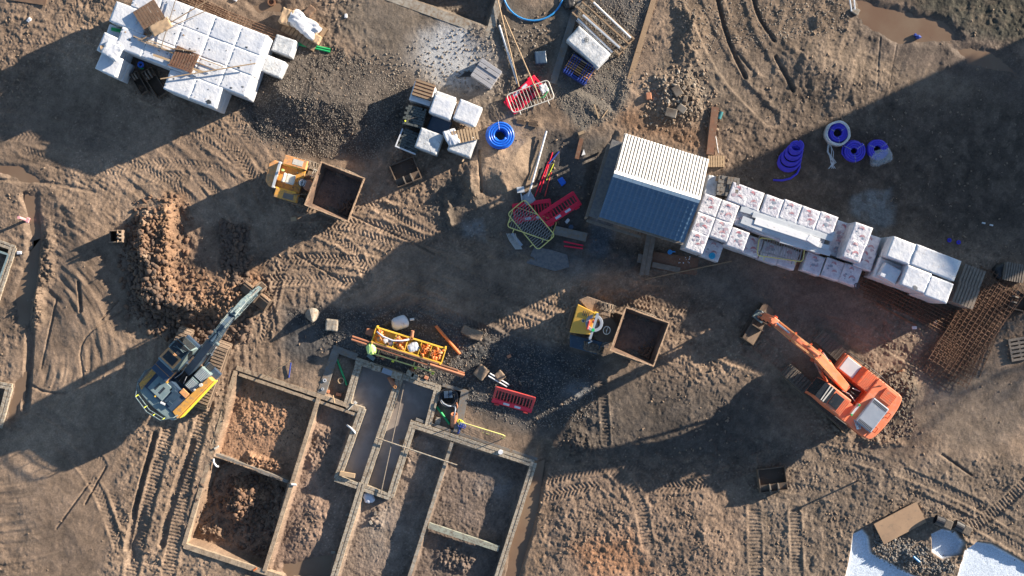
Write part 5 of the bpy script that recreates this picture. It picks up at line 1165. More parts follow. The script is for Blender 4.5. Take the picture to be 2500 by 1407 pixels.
# ------------------------------------------------------------------ smaller things on the site
def xy(px, py, z=0.0): p = P(px, py, z); return (p.x, p.y)
def pallet(label, px, py, ang, w=1.0, d=1.2, z=None, m='wood', n=7, gap=.03, group=None, tilt=(0,0), name='pallet'):
    zz = gz(px, py) if z is None else z; x, y = xy(px, py, zz+.15); t = thing(name, label, 'pallet', (x, y, zz), -R(ang), group); t.rotation_euler = (tilt[0], tilt[1], -R(ang))
    g = G(); bw = (w-gap*(n-1))/n
    for i in range(n): g.box(-w/2+i*(bw+gap), -w/2+i*(bw+gap)+bw, -d/2, d/2, .12, .142)
    mesh('deck_boards', g, MT[m], t)
    for yy in (-d/2+.05, 0, d/2-.05): g = G(); g.box(-w/2, w/2, yy-.045, yy+.045, .025, .118); mesh('bearer', g, MT[m], t)
    g = G(); [g.box(x_-.05, x_+.05, -d/2, d/2, 0, .022) for x_ in (-w/2+.05, 0, w/2-.05)]; mesh('base_boards', g, MT[m], t)
    return t
def bar(name, label, cat, a, b, r, m, n=8, group=None, flat=None, hollow=False, z0=0, z1=0):
    """a straight piece between two photo pixels, lying z0/z1 above the ground"""
    A_, B_ = Pg(*a), Pg(*b); A_ = P(a[0], a[1], A_.z+z0+r); B_ = P(b[0], b[1], B_.z+z1+r); c = (A_+B_)/2; g = G()
    if flat: d = B_-A_; g.M = Matrix.Translation((0,0,0)) @ d.to_track_quat('X','Z').to_matrix().to_4x4(); g.box(-d.length/2, d.length/2, -flat/2, flat/2, -r, r)
    elif hollow: g.hollow(A_-c, B_-c, r, r*.18, 14)
    else: g.cyl(A_-c, B_-c, r, n)
    return single(name, g, MT[m], label, cat, tuple(c), 0, group, smooth=False)

# --- on and around the big white stack
t = pallet('broken brown pallet with torn paper on the white stack', 368, 44, -32, 1.15, 1.35, 2.1, 'wood_brown', 8, .015)
g = wrapped(1.0, .5, .10, 71, .05); single('torn_paper', g, MT['card'], 'curled brown paper over the broken pallet', 'paper', (*xy(392,66,2.3), 2.24), -R(-30), smooth=True)
pallet('small wooden pallet under the planks on the stack', 449, 145, 24, 1.1, .95, 2.08, 'wood_red', 9, .035)
st = [((325,88),(500,160),.045,'wood_pale','pale batten on the front row, upper of three'),((345,92),(545,163),.04,'wood_pale','pale batten on the front row, middle of three'),((336,97),(525,170),.04,'wood','darker batten on the front row, lowest of three'),
 ((374,134),(496,177),.11,'wood_pale','wide plank lying across the small pallet'),((410,158),(462,174),.07,'wood_red','short reddish plank below the small pallet'),((392,193),(624,155),.05,'wood_pale','long batten crossing the stack from lower left to right edge'),
 ((393,118),(430,-5),.035,'wood_grey','grey pole rising from the battens to the top edge'),((345,98),(520,-6),.04,'wood','slanting batten up to the top edge over the back row'),((412,68),(500,28),.03,'wood','thin batten above the middle row'),((415,118),(478,126),.05,'wood','short batten beside the small pallet')]
for i, (a, b, w, m, lab) in enumerate(st):
    A_, B_ = P(*a, 2.14+i*.012), P(*b, 2.16+i*.012+(.10 if i == 5 else 0)); d = B_-A_; g = G(); g.box(-d.length/2, d.length/2, -w/2, w/2, -.02, .02)
    o = single('batten', g, MT[m], lab, 'batten', tuple((A_+B_)/2), 0, 'battens and planks on the white stack'); o.rotation_euler = d.to_track_quat('X','Z').to_euler()
def rebar_sheet(label, corners, nu, nv, z, seed, group='rusty reinforcing mesh sheets', r=.016, bend=.05):
    """mesh of bars between four photo pixels"""
    c = [P(x, y, z) for x, y in corners]; o = sum(c, Vector())/4; c = [p-o for p in c]; q_ = random.Random(seed); g = G()
    def pt(u, v): 
        p = c[0].lerp(c[1], u).lerp(c[3].lerp(c[2], u), v); return p+Vector((0, 0, bend*math.sin(u*3.1+seed)*math.sin(v*2.7+seed)))
    for i in range(nu):
        u = i/(nu-1)+q_.uniform(-.004,.004); e0, e1 = q_.uniform(-.03,.0), 1+q_.uniform(0,.03); g.tube([pt(u, e0), pt(u, .33), pt(u, .66), pt(u, e1)], r, 4)
    for j in range(nv):
        v = j/(nv-1)+q_.uniform(-.004,.004); e0, e1 = q_.uniform(-.03,.0), 1+q_.uniform(0,.03); g.tube([pt(e0, v)+Vector((0,0,r*1.8)), pt(.33, v)+Vector((0,0,r*1.8)), pt(.66, v)+Vector((0,0,r*1.8)), pt(e1, v)+Vector((0,0,r*1.8))], r, 4)
    single('rebar_mesh', g, MT['rust_rebar'], label, 'rebar mesh', tuple(o), 0, group)
rebar_sheet('rusty mesh sheet behind the white stack at the top edge', [(430,-20),(720,92),(706,118),(415,10)], 40, 6, .35, 1)
rebar_sheet('second rusty mesh sheet behind the white stack, slightly turned', [(440,-30),(560,30),(548,60),(425,5)], 20, 8, .45, 2)
labs = ['top sheet of the big rusty mesh pile', 'second sheet of the big rusty mesh pile, turned a little', 'third sheet of the big rusty mesh pile', 'fourth sheet of the big rusty mesh pile, sticking out low', 'bottom sheet of the big rusty mesh pile']
for i, dr in enumerate([0, 4, -5, 9, -9]):
    cx, cy = 2378+[0,8,-10,-25,16][i], 800+[0,-12,14,26,-14][i]; a = R(122+dr); L, Wd = 122, [54,52,54,46,50][i]; ca, sa = math.cos(a), math.sin(a)
    rebar_sheet(labs[i], [(cx+s*L*ca-q*Wd*sa, cy+s*L*sa+q*Wd*ca) for s, q in ((-1,-1),(1,-1),(1,1),(-1,1))], 23, 10, .42-i*.09, 10+i, r=.015)
for i, dr in enumerate([0, 5, -6]):
    cx, cy = 2215+i*9, 735+i*6; a = R(27+dr); L, Wd = 125, 26; ca, sa = math.cos(a), math.sin(a)
    rebar_sheet(['upper sheet of the low mesh pile in front of the tall packs', 'middle sheet of the low mesh pile in front of the tall packs', 'lowest sheet of the low mesh pile in front of the tall packs'][i], [(cx+s*L*ca-q*Wd*sa, cy+s*L*sa+q*Wd*ca) for s, q in ((-1,-1),(1,-1),(1,1),(-1,1))], 30, 7, .26-i*.07, 20+i)
bar('rusty_bar', 'rusty steel bar along the low mesh pile', 'steel bar', (2140,742), (2238,796), .03, 'rust', flat=.10)
def steel_box(label, px, py, ang, L, W, h=.45, n=3, name='bucket', m='rust_dark', cat='digger bucket'):
    x, y = xy(px, py, h); t = thing(name, label, cat, (x, y, gz(px, py)), -R(ang))
    g = G(); t_ = .04
    g.box(-L/2, L/2, -W/2, -W/2+t_, 0, h); g.box(-L/2, L/2, W/2-t_, W/2, 0, h); g.box(-L/2, -L/2+t_, -W/2+t_, W/2-t_, 0, h); g.box(L/2-t_, L/2, -W/2+t_, W/2-t_, 0, h*.8); g.box(-L/2+t_, L/2-t_, -W/2+t_, W/2-t_, .0, .04)
    mesh('shell', g, MT[m], t)
    for i in range(n): g = G(); yy = -W/2+W*(i+.5)/n; g.prism([(L/2, .02), (L/2+.16, .08), (L/2, .12)], yy-.035, yy+.035, 'y'); mesh('tooth', g, MT[m], t)
    g = G(); g.prism([(-L/2-.02, h*.7), (-L*.16, h+.02), (-L*.16, h-.02), (-L/2-.02, h*.7-.04)], -W/2-.01, W/2+.01, 'y'); mesh('back_plate', g, MT[m], t)
    for s in (-1, 1): g = G(); g.prism([(-L/2-.02, h*.7), (-L*.14, h+.02), (-L*.16, h+.14), (-L*.36, h+.20), (-L*.48, h+.05)], s*W*.15-.03, s*W*.15+.03, 'y'); mesh('ear', g, MT['wood_grey'], t)
    return t
steel_box('narrow dark digger bucket in the shadow of the stack, left one', 337, 201, 60, 1.1, .42, n=2); steel_box('longer dark digger bucket in the shadow of the stack, right one', 375, 201, 58, 1.45, .55, n=3)
steel_box('wide shaded digger bucket between the block packs and the dumper', 990, 420, -112, 1.15, 1.25, .5, n=4); steel_box('muddy digger bucket lying alone on the lower right mud', 1887, 1172, -97, 1.15, 1.35, .5, n=4)
steel_box('upright clay coloured digger bucket left of the clay heap', 281, 577, 178, .65, .58, .85, n=2, m='track_mud')
steel_box('dark digger bucket partly off the right edge by the mesh', 2490, 735, 15, .9, .9, .4, n=3)
g = G(); g.ring((0,0,0), .07, .16, 0, .10, 14); single('hose_reel', g, MT['blue'], 'tiny blue reel in the dark gap below the stack', 'reel', (*xy(343,158,.3), .2)); g = G(); g.tube([(0,0,.03),(.12,-.06,.05),(.2,-.05,.03)], .04); single('green_offcut', g, MT['green'], 'tiny green offcut beside the blue reel', 'offcut', (*xy(340,165,.2), .15))
for i, (a, b) in enumerate([((272,69),(316,78)), ((272,73),(314,82))]): A_, B_ = P(*a, 1.08), P(*b, 1.08); g = G(); c = (A_+B_)/2; g.hollow(A_-c, B_-c, .045, .008); single('pipe', g, MT['green'], ['short green pipe on the low white pack, upper', 'short green pipe on the low white pack, lower'][i], 'pipe', tuple(c))
for i, (a, b) in enumerate([((728,104),(806,121)), ((729,109),(806,127))]): bar('pipe', ['upper of two long green pipes beside the single pack', 'lower of two long green pipes beside the single pack'][i], 'pipe', a, b, .05, 'green', hollow=True)
# rubbish pallet
pallet('pallet under cardboard and white film beside the mesh', 742, 72, 33, 1.9, 1.3, None, 'wood', 9)
g = wrapped(1.5, .75, .45, 81, .12, r=.12); single('plastic_sheet', g, MT['wrap'], 'crumpled white film piled on the rubbish pallet', 'plastic film', (*xy(742,60,.4), .2), -R(38), smooth=True)
g = wrapped(.55, .75, .4, 82, .05); single('cardboard_box', g, MT['card'], 'tan cardboard box at the left end of the rubbish pallet', 'box', (*xy(700,42,.4), .2), -R(20), smooth=True)
g = wrapped(.5, .4, .25, 83, .05); single('cardboard_sheet', g, MT['card'], 'tan cardboard scrap at the lower end of the rubbish pallet', 'cardboard', (*xy(770,95,.3), .17), -R(30), smooth=True)
g = wrapped(.35, .5, .3, 84, .04); single('cardboard_sheet', g, MT['wood_brown'], 'brown flap standing at the top of the rubbish pallet', 'cardboard', (*xy(757,28,.3), .17), -R(40), smooth=True)
g = G(); g.ring((0,0,0), .13, .19, -.05, .12, 18); g.cyl((0,0,-.05), (0,0,.02), .13, 14); single('pipe_end', g, MT['rust'], 'round pipe end standing in the wet ground at the top', 'pipe', (*xy(663,6), gz(663,6)))
# --- the cluster of block packs
def cl(px, py, w, d, h, zt, ang, sd_, m, lab): return put('c', w, d, h, sd_, m, 'wrapped_paving_pack', px, py, zt, ang, lab, 'paving pack', 'paving packs in the middle cluster')
cl(1031,229,1.05,.95,.95,.95,18,101,'wrap','pack topped by a reddish pallet, upper left of the cluster'); pallet('reddish brown pallet on the upper left cluster pack', 1034, 220, 18, .95, .80, .96, 'wood_red', 2, .02)
g = G(); [g.box(-.47,.47,-.37+i*.165,-.37+i*.165+.09,.145,.165) for i in range(5)]; single('pallet_boards', g, MT['wood'], 'loose boards laid on the reddish pallet', 'boards', (*xy(1034,220,1.1), .96), -R(18))
cl(1082,250,1.0,.85,.95,.9,20,102,'wrap_thin','pack whose rear film edge shows behind the knotted one'); cl(1080,262,1.08,.92,.95,1.35,20,103,'wrap','white pack with a knot in its film at the cluster centre'); cl(1141,276,1.12,1.02,.95,1.3,22,104,'wrap','shiny white pack at the right of the cluster')
cl(1047,345,1.12,1.0,.95,1.1,20,105,'wrap_thin','white pack with dark scuffs at the bottom of the cluster'); cl(1128,352,1.15,1.0,.95,1.1,20,106,'wrap_thin','white pack under broken pallets, lower right of the cluster'); cl(1072,308,1.05,.8,.95,.5,20,107,'navy','dark wrapped pack sunk in the cluster middle')
def blockpile(label, px, py, ang, nx_, ny_, h, sd_):
    q_ = random.Random(sd_); x, y = xy(px, py, h); t = thing('paving_stack', label, 'paving stack', (x, y, 0), -R(ang)); g = G(); bw, bd = .20, .12
    for i in range(nx_):
        for j in range(ny_):
            z = h+q_.choice((0,0,0,-.06,-.012,.01)); o = (.5 if j % 2 else 0)*bw; x0 = -nx_*bw/2+i*bw+(o if i < nx_-1 else 0); g.box(x0+.006, -nx_*bw/2+(i+1)*bw+(o if i < nx_-1 else 0)-.006, -ny_*bd/2+j*bd+.006, -ny_*bd/2+(j+1)*bd-.006, .1, z)
    mesh('paving_blocks', g, MT['dark_block'], t); g = G(); g.box(-nx_*bw/2, nx_*bw/2, -ny_*bd/2, ny_*bd/2, 0, .1); mesh('pallet_base', g, MT['wood_grey'], t)
    return t
blockpile('open stack of dark paving blocks with a yellow tag', 1011, 284, 14, 5, 8, 1.05, 1); blockpile('lower open stack of dark paving blocks with white film rim', 1000, 343, 22, 5, 8, .8, 2)
g = G(); g.blob((0,0,.03), .05, 1); single('yellow_tag', g, MT['lime'], 'yellow ball tag on the dark paving blocks', 'tag', (*xy(989,296,1.1), 1.06)); g = G(); g.tube([(0,0,0),(.3,.12,.03),(.55,.18,0)], .012, 5); single('strap', g, MT['wood_grey'], 'loose strap across the dark paving blocks', 'strap', (*xy(991,295,1.1), 1.07))
g = G(); g.prism([(-.55,-.54),(.5,-.54),(.5,-.48),(-.49,-.48),(-.49,.4),(-.55,.4)], .45, .82); single('film_edge', g, MT['wrap'], 'white film rim round the lower dark paving stack', 'plastic film', (*xy(1000,343,.8), 0), -R(22))
pallet('broken pallet leaning on the lower right cluster pack', 1135, 330, -12, 1.25, .62, 1.12, 'wood_pale', 9, .05, tilt=(.12,.05)); g = G(); g.box(-.55,.55,-.03,.03,-.02,.02); o = single('batten', g, MT['wood_pale'], 'pale batten down the right side of the cluster', 'batten', (*xy(1142,372,.9), .9), R(60)); o.rotation_euler = (0,.25,R(62))
g = wrapped(.55,.7,.15,108,.06); single('torn_film', g, MT['wrap'], 'white film flap around the broken pallet of the cluster', 'plastic film', (*xy(1102,335,1.3), 1.14), R(20), smooth=True)
# --- coils
def coil_pts(r0, r1, layers, turns, tr, seed=0, jx=.02):
    q_ = random.Random(seed); pts = []; n = 22; tot = int(layers*turns*n); k = 0
    for L in range(layers):
        ox, oy = q_.uniform(-jx, jx), q_.uniform(-jx, jx)
        for i in range(int(turns*n)):
            f = i/(turns*n); f = f if L % 2 == 0 else 1-f; r = r1+(r0-r1)*f; a = 2*math.pi*(L*turns*n+i)/n
            pts.append((ox+r*math.cos(a), oy+r*math.sin(a), tr+L*tr*1.85))
    return pts
def coil(label, px, py, r0, r1, layers, turns, tr, m, z=None, sx=None, seed=0, ties=(.6,2.7,4.8)):
    zz = gz(px, py) if z is None else z; pts = coil_pts(r0, r1, layers, turns, tr, seed); g = G(); g.tube(pts, tr, 8); x, y = xy(px, py, layers*tr*1.5)
    t = thing('pipe_coil', label, 'pipe coil', (x, y, zz)); mesh('pipe', g, MT[m], t, smooth=True); g = G()
    for a in ties:
        c, s = math.cos(a), math.sin(a); hz = layers*tr*1.85+.01; g.tube([(r0*.9*c, r0*.9*s, .0),(r0*.9*c, r0*.9*s, hz),(r1*1.08*c, r1*1.08*s, hz),(r1*1.08*c, r1*1.08*s, 0)], .012, 4)
    if ties: mesh('tie', g, MT['film'], t)
    return t
coil('bright blue pipe coil standing on the sand', 1221, 331, .28, .64, 5, 3.2, .066, 'blue', seed=4, ties=(1.7,))
coil('purple coil wrapped round its side with film, upper one', 2046, 325, .22, .47, 4, 2.6, .055, 'purple', seed=1); g = G(); g.ring((0,0,0), .50, .61, .0, .50, 28); g.v = [(x*(1+.03*math.sin(9*y+x*7)), y*(1+.03*math.sin(8*x)), z) for x, y, z in g.v]; single('film_band', g, MT['wrap_thin'], 'white film band round the upper purple coil', 'plastic film', (*xy(2043,327,.2), gz(2043,327)), smooth=True)
coil('bare purple coil between the two film wrapped ones', 2085, 369, .17, .52, 4, 3.3, .055, 'purple', seed=2); coil('purple coil half covered by loose clear film', 2144, 365, .2, .48, 4, 3, .055, 'purple', seed=3)
g = wrapped(1.05,.72,.40,121,.07,r=.25); single('film_cover', g, MT['film'], 'torn milky film over the lower half of the right purple coil', 'plastic film', (*xy(2152,384,.3), gz(2150,378)+.10), R(18), smooth=True)
# slumped purple coil: rings spilling towards the lower left, ending in a tail
pts = []; q_ = random.Random(8)
for k in range(12):
    px_, py_ = 1942-1.4*k, 358+3.4*k; c0 = Vector(xy(px_, py_, .3)+(0,)); r = .30-.035*(k % 3)+.024*k
    for i in range(16): a = -2*math.pi*i/16+1.2; f = k+i/16; pts.append((c0.x+r*math.cos(a)*1.02, c0.y-.05*i/16+r*math.sin(a)*.86, .62-.043*f+.03*math.sin(a)))
cx0, cy0 = xy(1952,400); 
for q in [(1952,392),(1953,408),(1946,424),(1930,436),(1910,441),(1888,440)]: x, y = xy(*q, .1); pts.append((x, y, .08))
g = G(); g.tube(pts, .055, 8); c = Vector(pts[0]); g.v = [(a-c.x, b-c.y, d) for a, b, d in g.v]; single('pipe_coil', g, MT['purple'], 'slumped purple coil with a loose tail at lower left', 'pipe coil', (c.x, c.y, gz(1920,400)), smooth=True)
g = G(); [g.tube([(q_.uniform(-.2,.2), .5-q_.uniform(0,.2), .03), (q_.uniform(-.2,.2), .0, .07), (q_.uniform(-.1,.3), -.5, .03), (q_.uniform(-.1,.3), -.8, .02)], .02, 5) for _ in range(7)]; single('film_strips', g, MT['wrap_thin'], 'tangle of clear film strips below the purple coils', 'plastic film', (*xy(2026,372), gz(2026,372)))
for i, (x, y) in enumerate([(2317,587),(2339,592)]): g = G(); g.ring((0,0,0), .035, .10, 0, .09, 16); single('small_reel', g, MT['purple'], ['small purple reel on the mud, left of two', 'small purple reel on the mud, right of two'][i], 'reel', (*xy(x, y), gz(x, y)))
for i, (x, y) in enumerate([(2401,545),(2420,550)]): g = G(); g.cyl((-.08,0,.04),(.08,0,.04),.04,8); single('bottle', g, MT['white_plastic'], ['tiny white bottle on the right hand mud, left', 'tiny white bottle on the right hand mud, right'][i], 'bottle', (*xy(x, y), gz(x, y)), -.2)
# black coil with pipes by the foundation
coil('black pipe coil heaped on the concrete strip', 1095, 973, .30, .50, 6, 2.6, .034, 'black_pipe', seed=7, ties=()); g = G(); g.obox((-.10,.08,.30), (.22,.34,.3)); g.obox((.12,.08,.30), (.16,.34,.3)); single('black_box', g, MT['navy'], 'dark box inside the black coil', 'box', (*xy(1094,968,.3), gz(1095,973)), .05, bevel=.02)
g = G(); g.tube([(0,0,.45),(.12,-.16,.5),(.36,-.28,.5),(.62,-.3,.42)], .035); single('grey_tube', g, MT['hood_grey'], 'grey tube bent over the black coil', 'tube', (*xy(1076,978,.4), gz(1095,973)), smooth=True)
bar('pipe', 'green pipe beside the clay chimney pot', 'pipe', (1066,993), (1098,1036), .06, 'green', hollow=True); bar('pipe', 'green pipe lying in the bay behind the concrete strip', 'pipe', (822,876), (847,941), .05, 'green', hollow=True)
g = G(); g.M = Matrix.Rotation(R(4),4,'Y'); g.ring((0,0,0), .13, .165, 0, .75, 22); o = single('clay_pipe', g, MT['terracotta'], 'upright terracotta pipe beside the black coil', 'clay pipe', (*xy(1107,1042,.0), gz(1107,1042))); o.rotation_euler = (R(-58),0,0)
g = G(); g.tube([(0,0,.3),(.05,.25,.42),(.08,.4,.36),(.03,.62,.2)], .035); single('bent_pipe', g, MT['hood_grey'], 'bent grey pipe leaning out of the terracotta pipe', 'pipe', (*xy(1108,1020,.4), .05), smooth=True); g = G(); g.tube([(0,0,0),(.05,.15,.05),(.0,.32,0)], .04); single('brown_elbow', g, MT['pipe_brown'], 'brown elbow pipe above the terracotta pipe', 'pipe', (*xy(1114,1000,.4), .3), smooth=True)
# yellow barrier standing on edge and its fittings
def ped_barrier(label, px, py, ang, z, m='rail_yellow', L=2.25, W=1.0, tilt=0, bars=17, group='metal crowd barriers', bm=None):
    x, y = xy(px, py, z); t = thing('crowd_barrier', label, 'barrier', (x, y, z), -R(ang), group); t.rotation_euler = (tilt, 0, -R(ang))
    r = .16; pts = []
    for cx, cy, a0 in ((L/2-r,W/2-r,0),(-L/2+r,W/2-r,90),(-L/2+r,-W/2+r,180),(L/2-r,-W/2+r,270)): pts += [(cx+r*math.cos(R(a0+i*18)), cy+r*math.sin(R(a0+i*18)), 0) for i in range(6)]
    g = G(); g.tube(pts, .026, 8, closed=True); mesh('frame', g, MT[m], t, smooth=True)
    for i in range(bars): g = G(); xx = -L/2+.16+(L-.32)*i/(bars-1); g.cyl((xx,-W/2+.02,0),(xx,W/2-.02,0),.011,6); mesh('bar', g, MT[bm or 'rail_grey'], t)
    for s in (-1, 1): g = G(); g.tube([(s*L*.34,-W/2,0),(s*L*.34,-W/2-.12,.0),(s*L*.34,-W/2-.2,.02)], .022, 6); mesh('foot', g, MT[m], t)
    return t
ped_barrier('yellow crowd barrier lying crossed, upper of two by the red ones', 1297, 549, 50, .28, L=2.3, W=1.1, tilt=R(8)); ped_barrier('yellow crowd barrier lying crossed, lower of two by the red ones', 1299, 547, 19, .20, L=2.3, W=1.1, tilt=R(-6)).scale = (.96,.96,1)
ped_barrier('yellow crowd barrier lying on the low brick packs', 1907, 610, 8, 1.25, L=2.22, W=.86); ped_barrier('grey crowd barrier lying under the yellow one on the packs', 1903, 606, 14, 1.12, 'rail_grey', L=2.15, W=.8, bars=14)
ped_barrier('cream crowd barrier lying across the red barrier at top centre', 1295, 236, -20, .40, 'rail_white', L=2.15, W=.95, bars=12, bm='rail_white')
t = ped_barrier('yellow crowd barrier standing on edge by the open foundation', 1176, 1046, 17, .45, L=2.3, W=.9); t.rotation_euler = (R(73), 0, -R(17)); t.location = (*xy(1176,1050,.3), .42)
g = G(); [g.tube([(.1*math.cos(a+i)+i*.12-.1, .1*math.sin(a+i*.7)-i*.06, .08+.03*i) for a in [R(j*30) for j in range(12)]], .035, 6, closed=True) for i in range(3)]; single('pipe_clamp', g, MT['lime'], 'yellow round clamps at the end of the standing barrier', 'clamps', (*xy(1121,1027,.2), gz(1121,1027)), smooth=True)
g = G(); [g.tube([(.08*math.cos(a)+i*.1, .1*math.sin(a)-i*.03, .10) for a in [R(j*30) for j in range(12)]], .03, 6, closed=True) for i in range(3)]; g.tube([(0,-.1,.05),(-.02,-.3,.05),(-.1,-.45,.03)], .035); single('blue_fitting', g, MT['crate_blue'], 'dark blue fittings below the terracotta pipe', 'fittings', (*xy(1122,1038,.2), gz(1122,1038)), smooth=True)
# --- red plastic barriers
def red_barrier(label, px, py, ang, z, m='red', tilt=(0,0), L=2.0, W=.95, flip=1):
    x, y = xy(px, py, z); t = thing('plastic_barrier', label, 'barrier', (x, y, z), -R(ang), 'red plastic barriers'); t.rotation_euler = (tilt[0], tilt[1], -R(ang))
    g = G(); g.box(-L/2+.04, L/2-.04, W/2-.20, W/2, -.04, .04); mesh('top_rail', g, MT[m], t, bevel=.03); g = G(); g.box(-L/2, L/2, -W/2, -W/2+.26, -.04, .04); mesh('bottom_panel', g, MT['red'], t, bevel=.03)
    for s in (-1, 1): g = G(); g.box(s*L/2-.06-.06*s, s*L/2+.06-.06*s, -W/2+.2, W/2-.02, -.035, .035); mesh('end_post', g, MT[m], t, bevel=.02)
    n = 11
    for i in range(n): g = G(); xx = -L/2+.14+(L-.28)*(i+.5)/n; g.box(xx-.023, xx+.023, -W/2+.26, W/2-.2, -.02, .02); mesh('slat', g, MT[m], t)
    for s in (-1, 1): g = G(); g.box(s*.28-.15, s*.28+.15, -W/2+.07, -W/2+.19, .041, .047); mesh('reflector', g, MT['reflective'], t)
    for s in (-1, 1): g = G(); g.box(s*L*.36-.12, s*L*.36+.12, -W/2-.06, -W/2, -.10, .10); mesh('foot', g, MT[m], t, bevel=.02)
    return t
red_barrier('red plastic barrier leaning with worn orange slats near the gravel', 1254, 976, 15.5, .35, 'red_faded', (R(28),0), 2.02, .95); red_barrier('red plastic barrier under the crossed yellow ones', 1300, 515, -8, .15, tilt=(R(4),0), L=1.9, W=.95); red_barrier('red plastic barrier sticking out to the upper right of the pile', 1367, 511, -33, .32, L=2.05, W=.8)
red_barrier('red plastic barrier under the cream one at top centre', 1280, 232, 138, .18, L=2.0, W=.85); g = G(); g.box(-.55,.55,-.1,.1,0,.05); bar('red_strip', 'thin red barrier strip in the shade, upper of two', 'strip', (1376,590), (1424,600), .02, 'red', flat=.07); bar('red_strip', 'thin red barrier strip in the shade, lower of two', 'strip', (1377,601), (1423,607), .02, 'red', flat=.07)
g = wrapped(.35,.4,.2,131,.06); single('film_scrap', g, MT['wrap_thin'], 'grey film scrap caught in the cream barrier', 'plastic film', (*xy(1328,217,.3), .25), .4, smooth=True); g = G(); g.tube([(0,0,0),(.25,.03,.04),(.45,.3,.02),(.5,.5,0)], .02); single('green_strap', g, MT['green'], 'green strap looped on the cream barrier', 'strap', (*xy(1314,240,.4), .42))
# --- timber frame, pipes, crates at top centre
x, y = xy(1473,62,.5); t = thing('timber_crate', 'long empty timber crate frame beside the gravel strip', 'crate', (x, y, gz(1473,62)), -R(42)); L, Wd = 3.1, 1.05
for i in range(4): g = G(); yy = -Wd/2+i*Wd/3; g.box(-L/2, L/2, yy-.035, yy+.035, .42, .52); mesh('rail', g, MT['wood'], t)
for i in range(6): g = G(); xx = -L/2+.04+i*(L-.08)/5; g.box(xx-.03, xx+.03, -Wd/2+.04, Wd/2-.04, .34, .415); mesh('cross_piece', g, MT['wood'], t)
for sx in (-1, 1):
    for sy in (-1, 1): g = G(); g.box(sx*(L/2-.05)-.04, sx*(L/2-.05)+.04, sy*(Wd/2)-.04, sy*(Wd/2)+.04, -.1, .34); mesh('leg', g, MT['wood'], t)
def rail_(name, lab, cat, a, b, z, w, m, grp=None, box_=True):
    A_, B_ = P(*a, z), P(*b, z); c = (A_+B_)/2; d = B_-A_; g = G()
    if box_: g.box(-d.length/2, d.length/2, -w/2, w/2, -.04, .04); g.box(-d.length/2, d.length/2, -w/2+.02, w/2-.02, .04, .045)
    else: g.cyl((-d.length/2,0,0), (d.length/2,0,0), w/2, 10)
    single(name, g, MT[m], lab, cat, tuple(c), math.atan2(d.y, d.x), grp)
rail_('white_pipe', 'white pipe along the upper side of the timber frame', 'pipe', (1449,6), (1540,93), .60, .09, 'white_plastic', None, False); rail_('steel_channel', 'pale steel channel lying in the timber frame', 'channel', (1423,37), (1513,117), .57, .10, 'steel'); rail_('steel_channel', 'double pale channel below the timber frame', 'channel', (1410,46), (1495,128), .42, .08, 'galv_white')
rail_('white_pipe', 'second white rail beside the double channel', 'pipe', (1407,50), (1490,131), .40, .03, 'steel')
put('w2', 2.05, .92, .8, 141, 'wrap_thin', 'wrapped_sheet_pack', 1437, 115, .8, 42, 'long white film pack with a dark printed mark', 'wrapped pack', None)
g = G(); g.ring((0,0,0), .095, .115, 0, .006, 20); [g.box(-.05+i*.035, -.03+i*.035, -.06, .06, 0, .006) for i in range(3)]; single('label_print', g, MT['print_dark'], 'dark round emblem printed on the long white pack', 'printed emblem', (*xy(1432,97,.83), .835), -R(42))
g = G(); q_ = random.Random(1)
for i in range(8): g.box(-.42+i*.11, -.40+i*.11, -.14, .14, 0, .02)
for i in range(3): g.box(-.42, .37, -.14+i*.13, -.12+i*.13, .02, .035)
single('white_grid', g, MT['wrap'], 'white plastic grid at the lower end of the long pack', 'grid', (*xy(1468,151,.7), .68), -R(-45))
x, y = xy(1415,168,.6); t = thing('blue_crate', 'blue crate loaded with brown and yellow boards', 'crate', (x, y, gz(1415,168)), -R(32)); g = G(); g.box(-.62,.62,-.48,.48,0,.05); [g.box(-.62,.62,yy-.02,yy+.02,.05,.5) for yy in (-.47,.47)]; [g.box(xx-.02,xx+.02,-.45,.45,.05,.5) for xx in (-.6,.6)]; mesh('crate_frame', g, MT['crate_blue'], t)
for i, m in enumerate(['crate_blue','wood_red','orange_pale','yellow','orange_pale','wood_brown','wood_red','wood_pale']): g = G(); yy = -.40+i*.115; g.box(-.66,.66,yy-.025,yy+.028,.35,.56+.02*(i % 3)); mesh('board', g, MT[m], t)
g = G(); [g.box(-.6+i*.13,-.56+i*.13,-.50,.50,.575,.60) for i in range(10) if i not in (4,5)]; mesh('crate_straps', g, MT['crate_blue'], t)
g = wrapped(.55,.6,.4,151,.02); single('dark_crate', g, MT['navy'], 'small dark blue crate on the gravel at top centre', 'crate', (*xy(1320,142,.3), gz(1320,142)), .1, smooth=True)
pts = []
for i in range(19): a = R(180+i*10); pts.append((*xy(1302+74*math.cos(a), -20-72*math.sin(a)), .07))
g = G(); g.tube(pts, .045, 8); single('pipe_loop', g, MT['pipe_blue'], 'big loop of light blue pipe at the top edge', 'pipe', (0,0,gz(1300,40)), smooth=True)
g = wrapped(.6,.5,.3,161,.1,r=.2); single('black_fitting', g, MT['black'], 'round black fitting at the top edge beside the kerb', 'fitting', (*xy(1392,8,.2), gz(1392,8)), smooth=True)
bar('white_pipe', 'long white pipe leading to the red barrier', 'pipe', (1219,62), (1264,205), .055, 'white_plastic', z0=.05, z1=.1); bar('pole', 'long thin wooden pole, left of two, ending by the white pipe', 'pole', (1213,-8), (1267,212), .03, 'wood_pale', z0=.1, z1=.2); bar('pole', 'long thin wooden pole, right of two, over the red barrier', 'pole', (1230,38), (1318,240), .03, 'wood_pale', z0=.1, z1=.42)
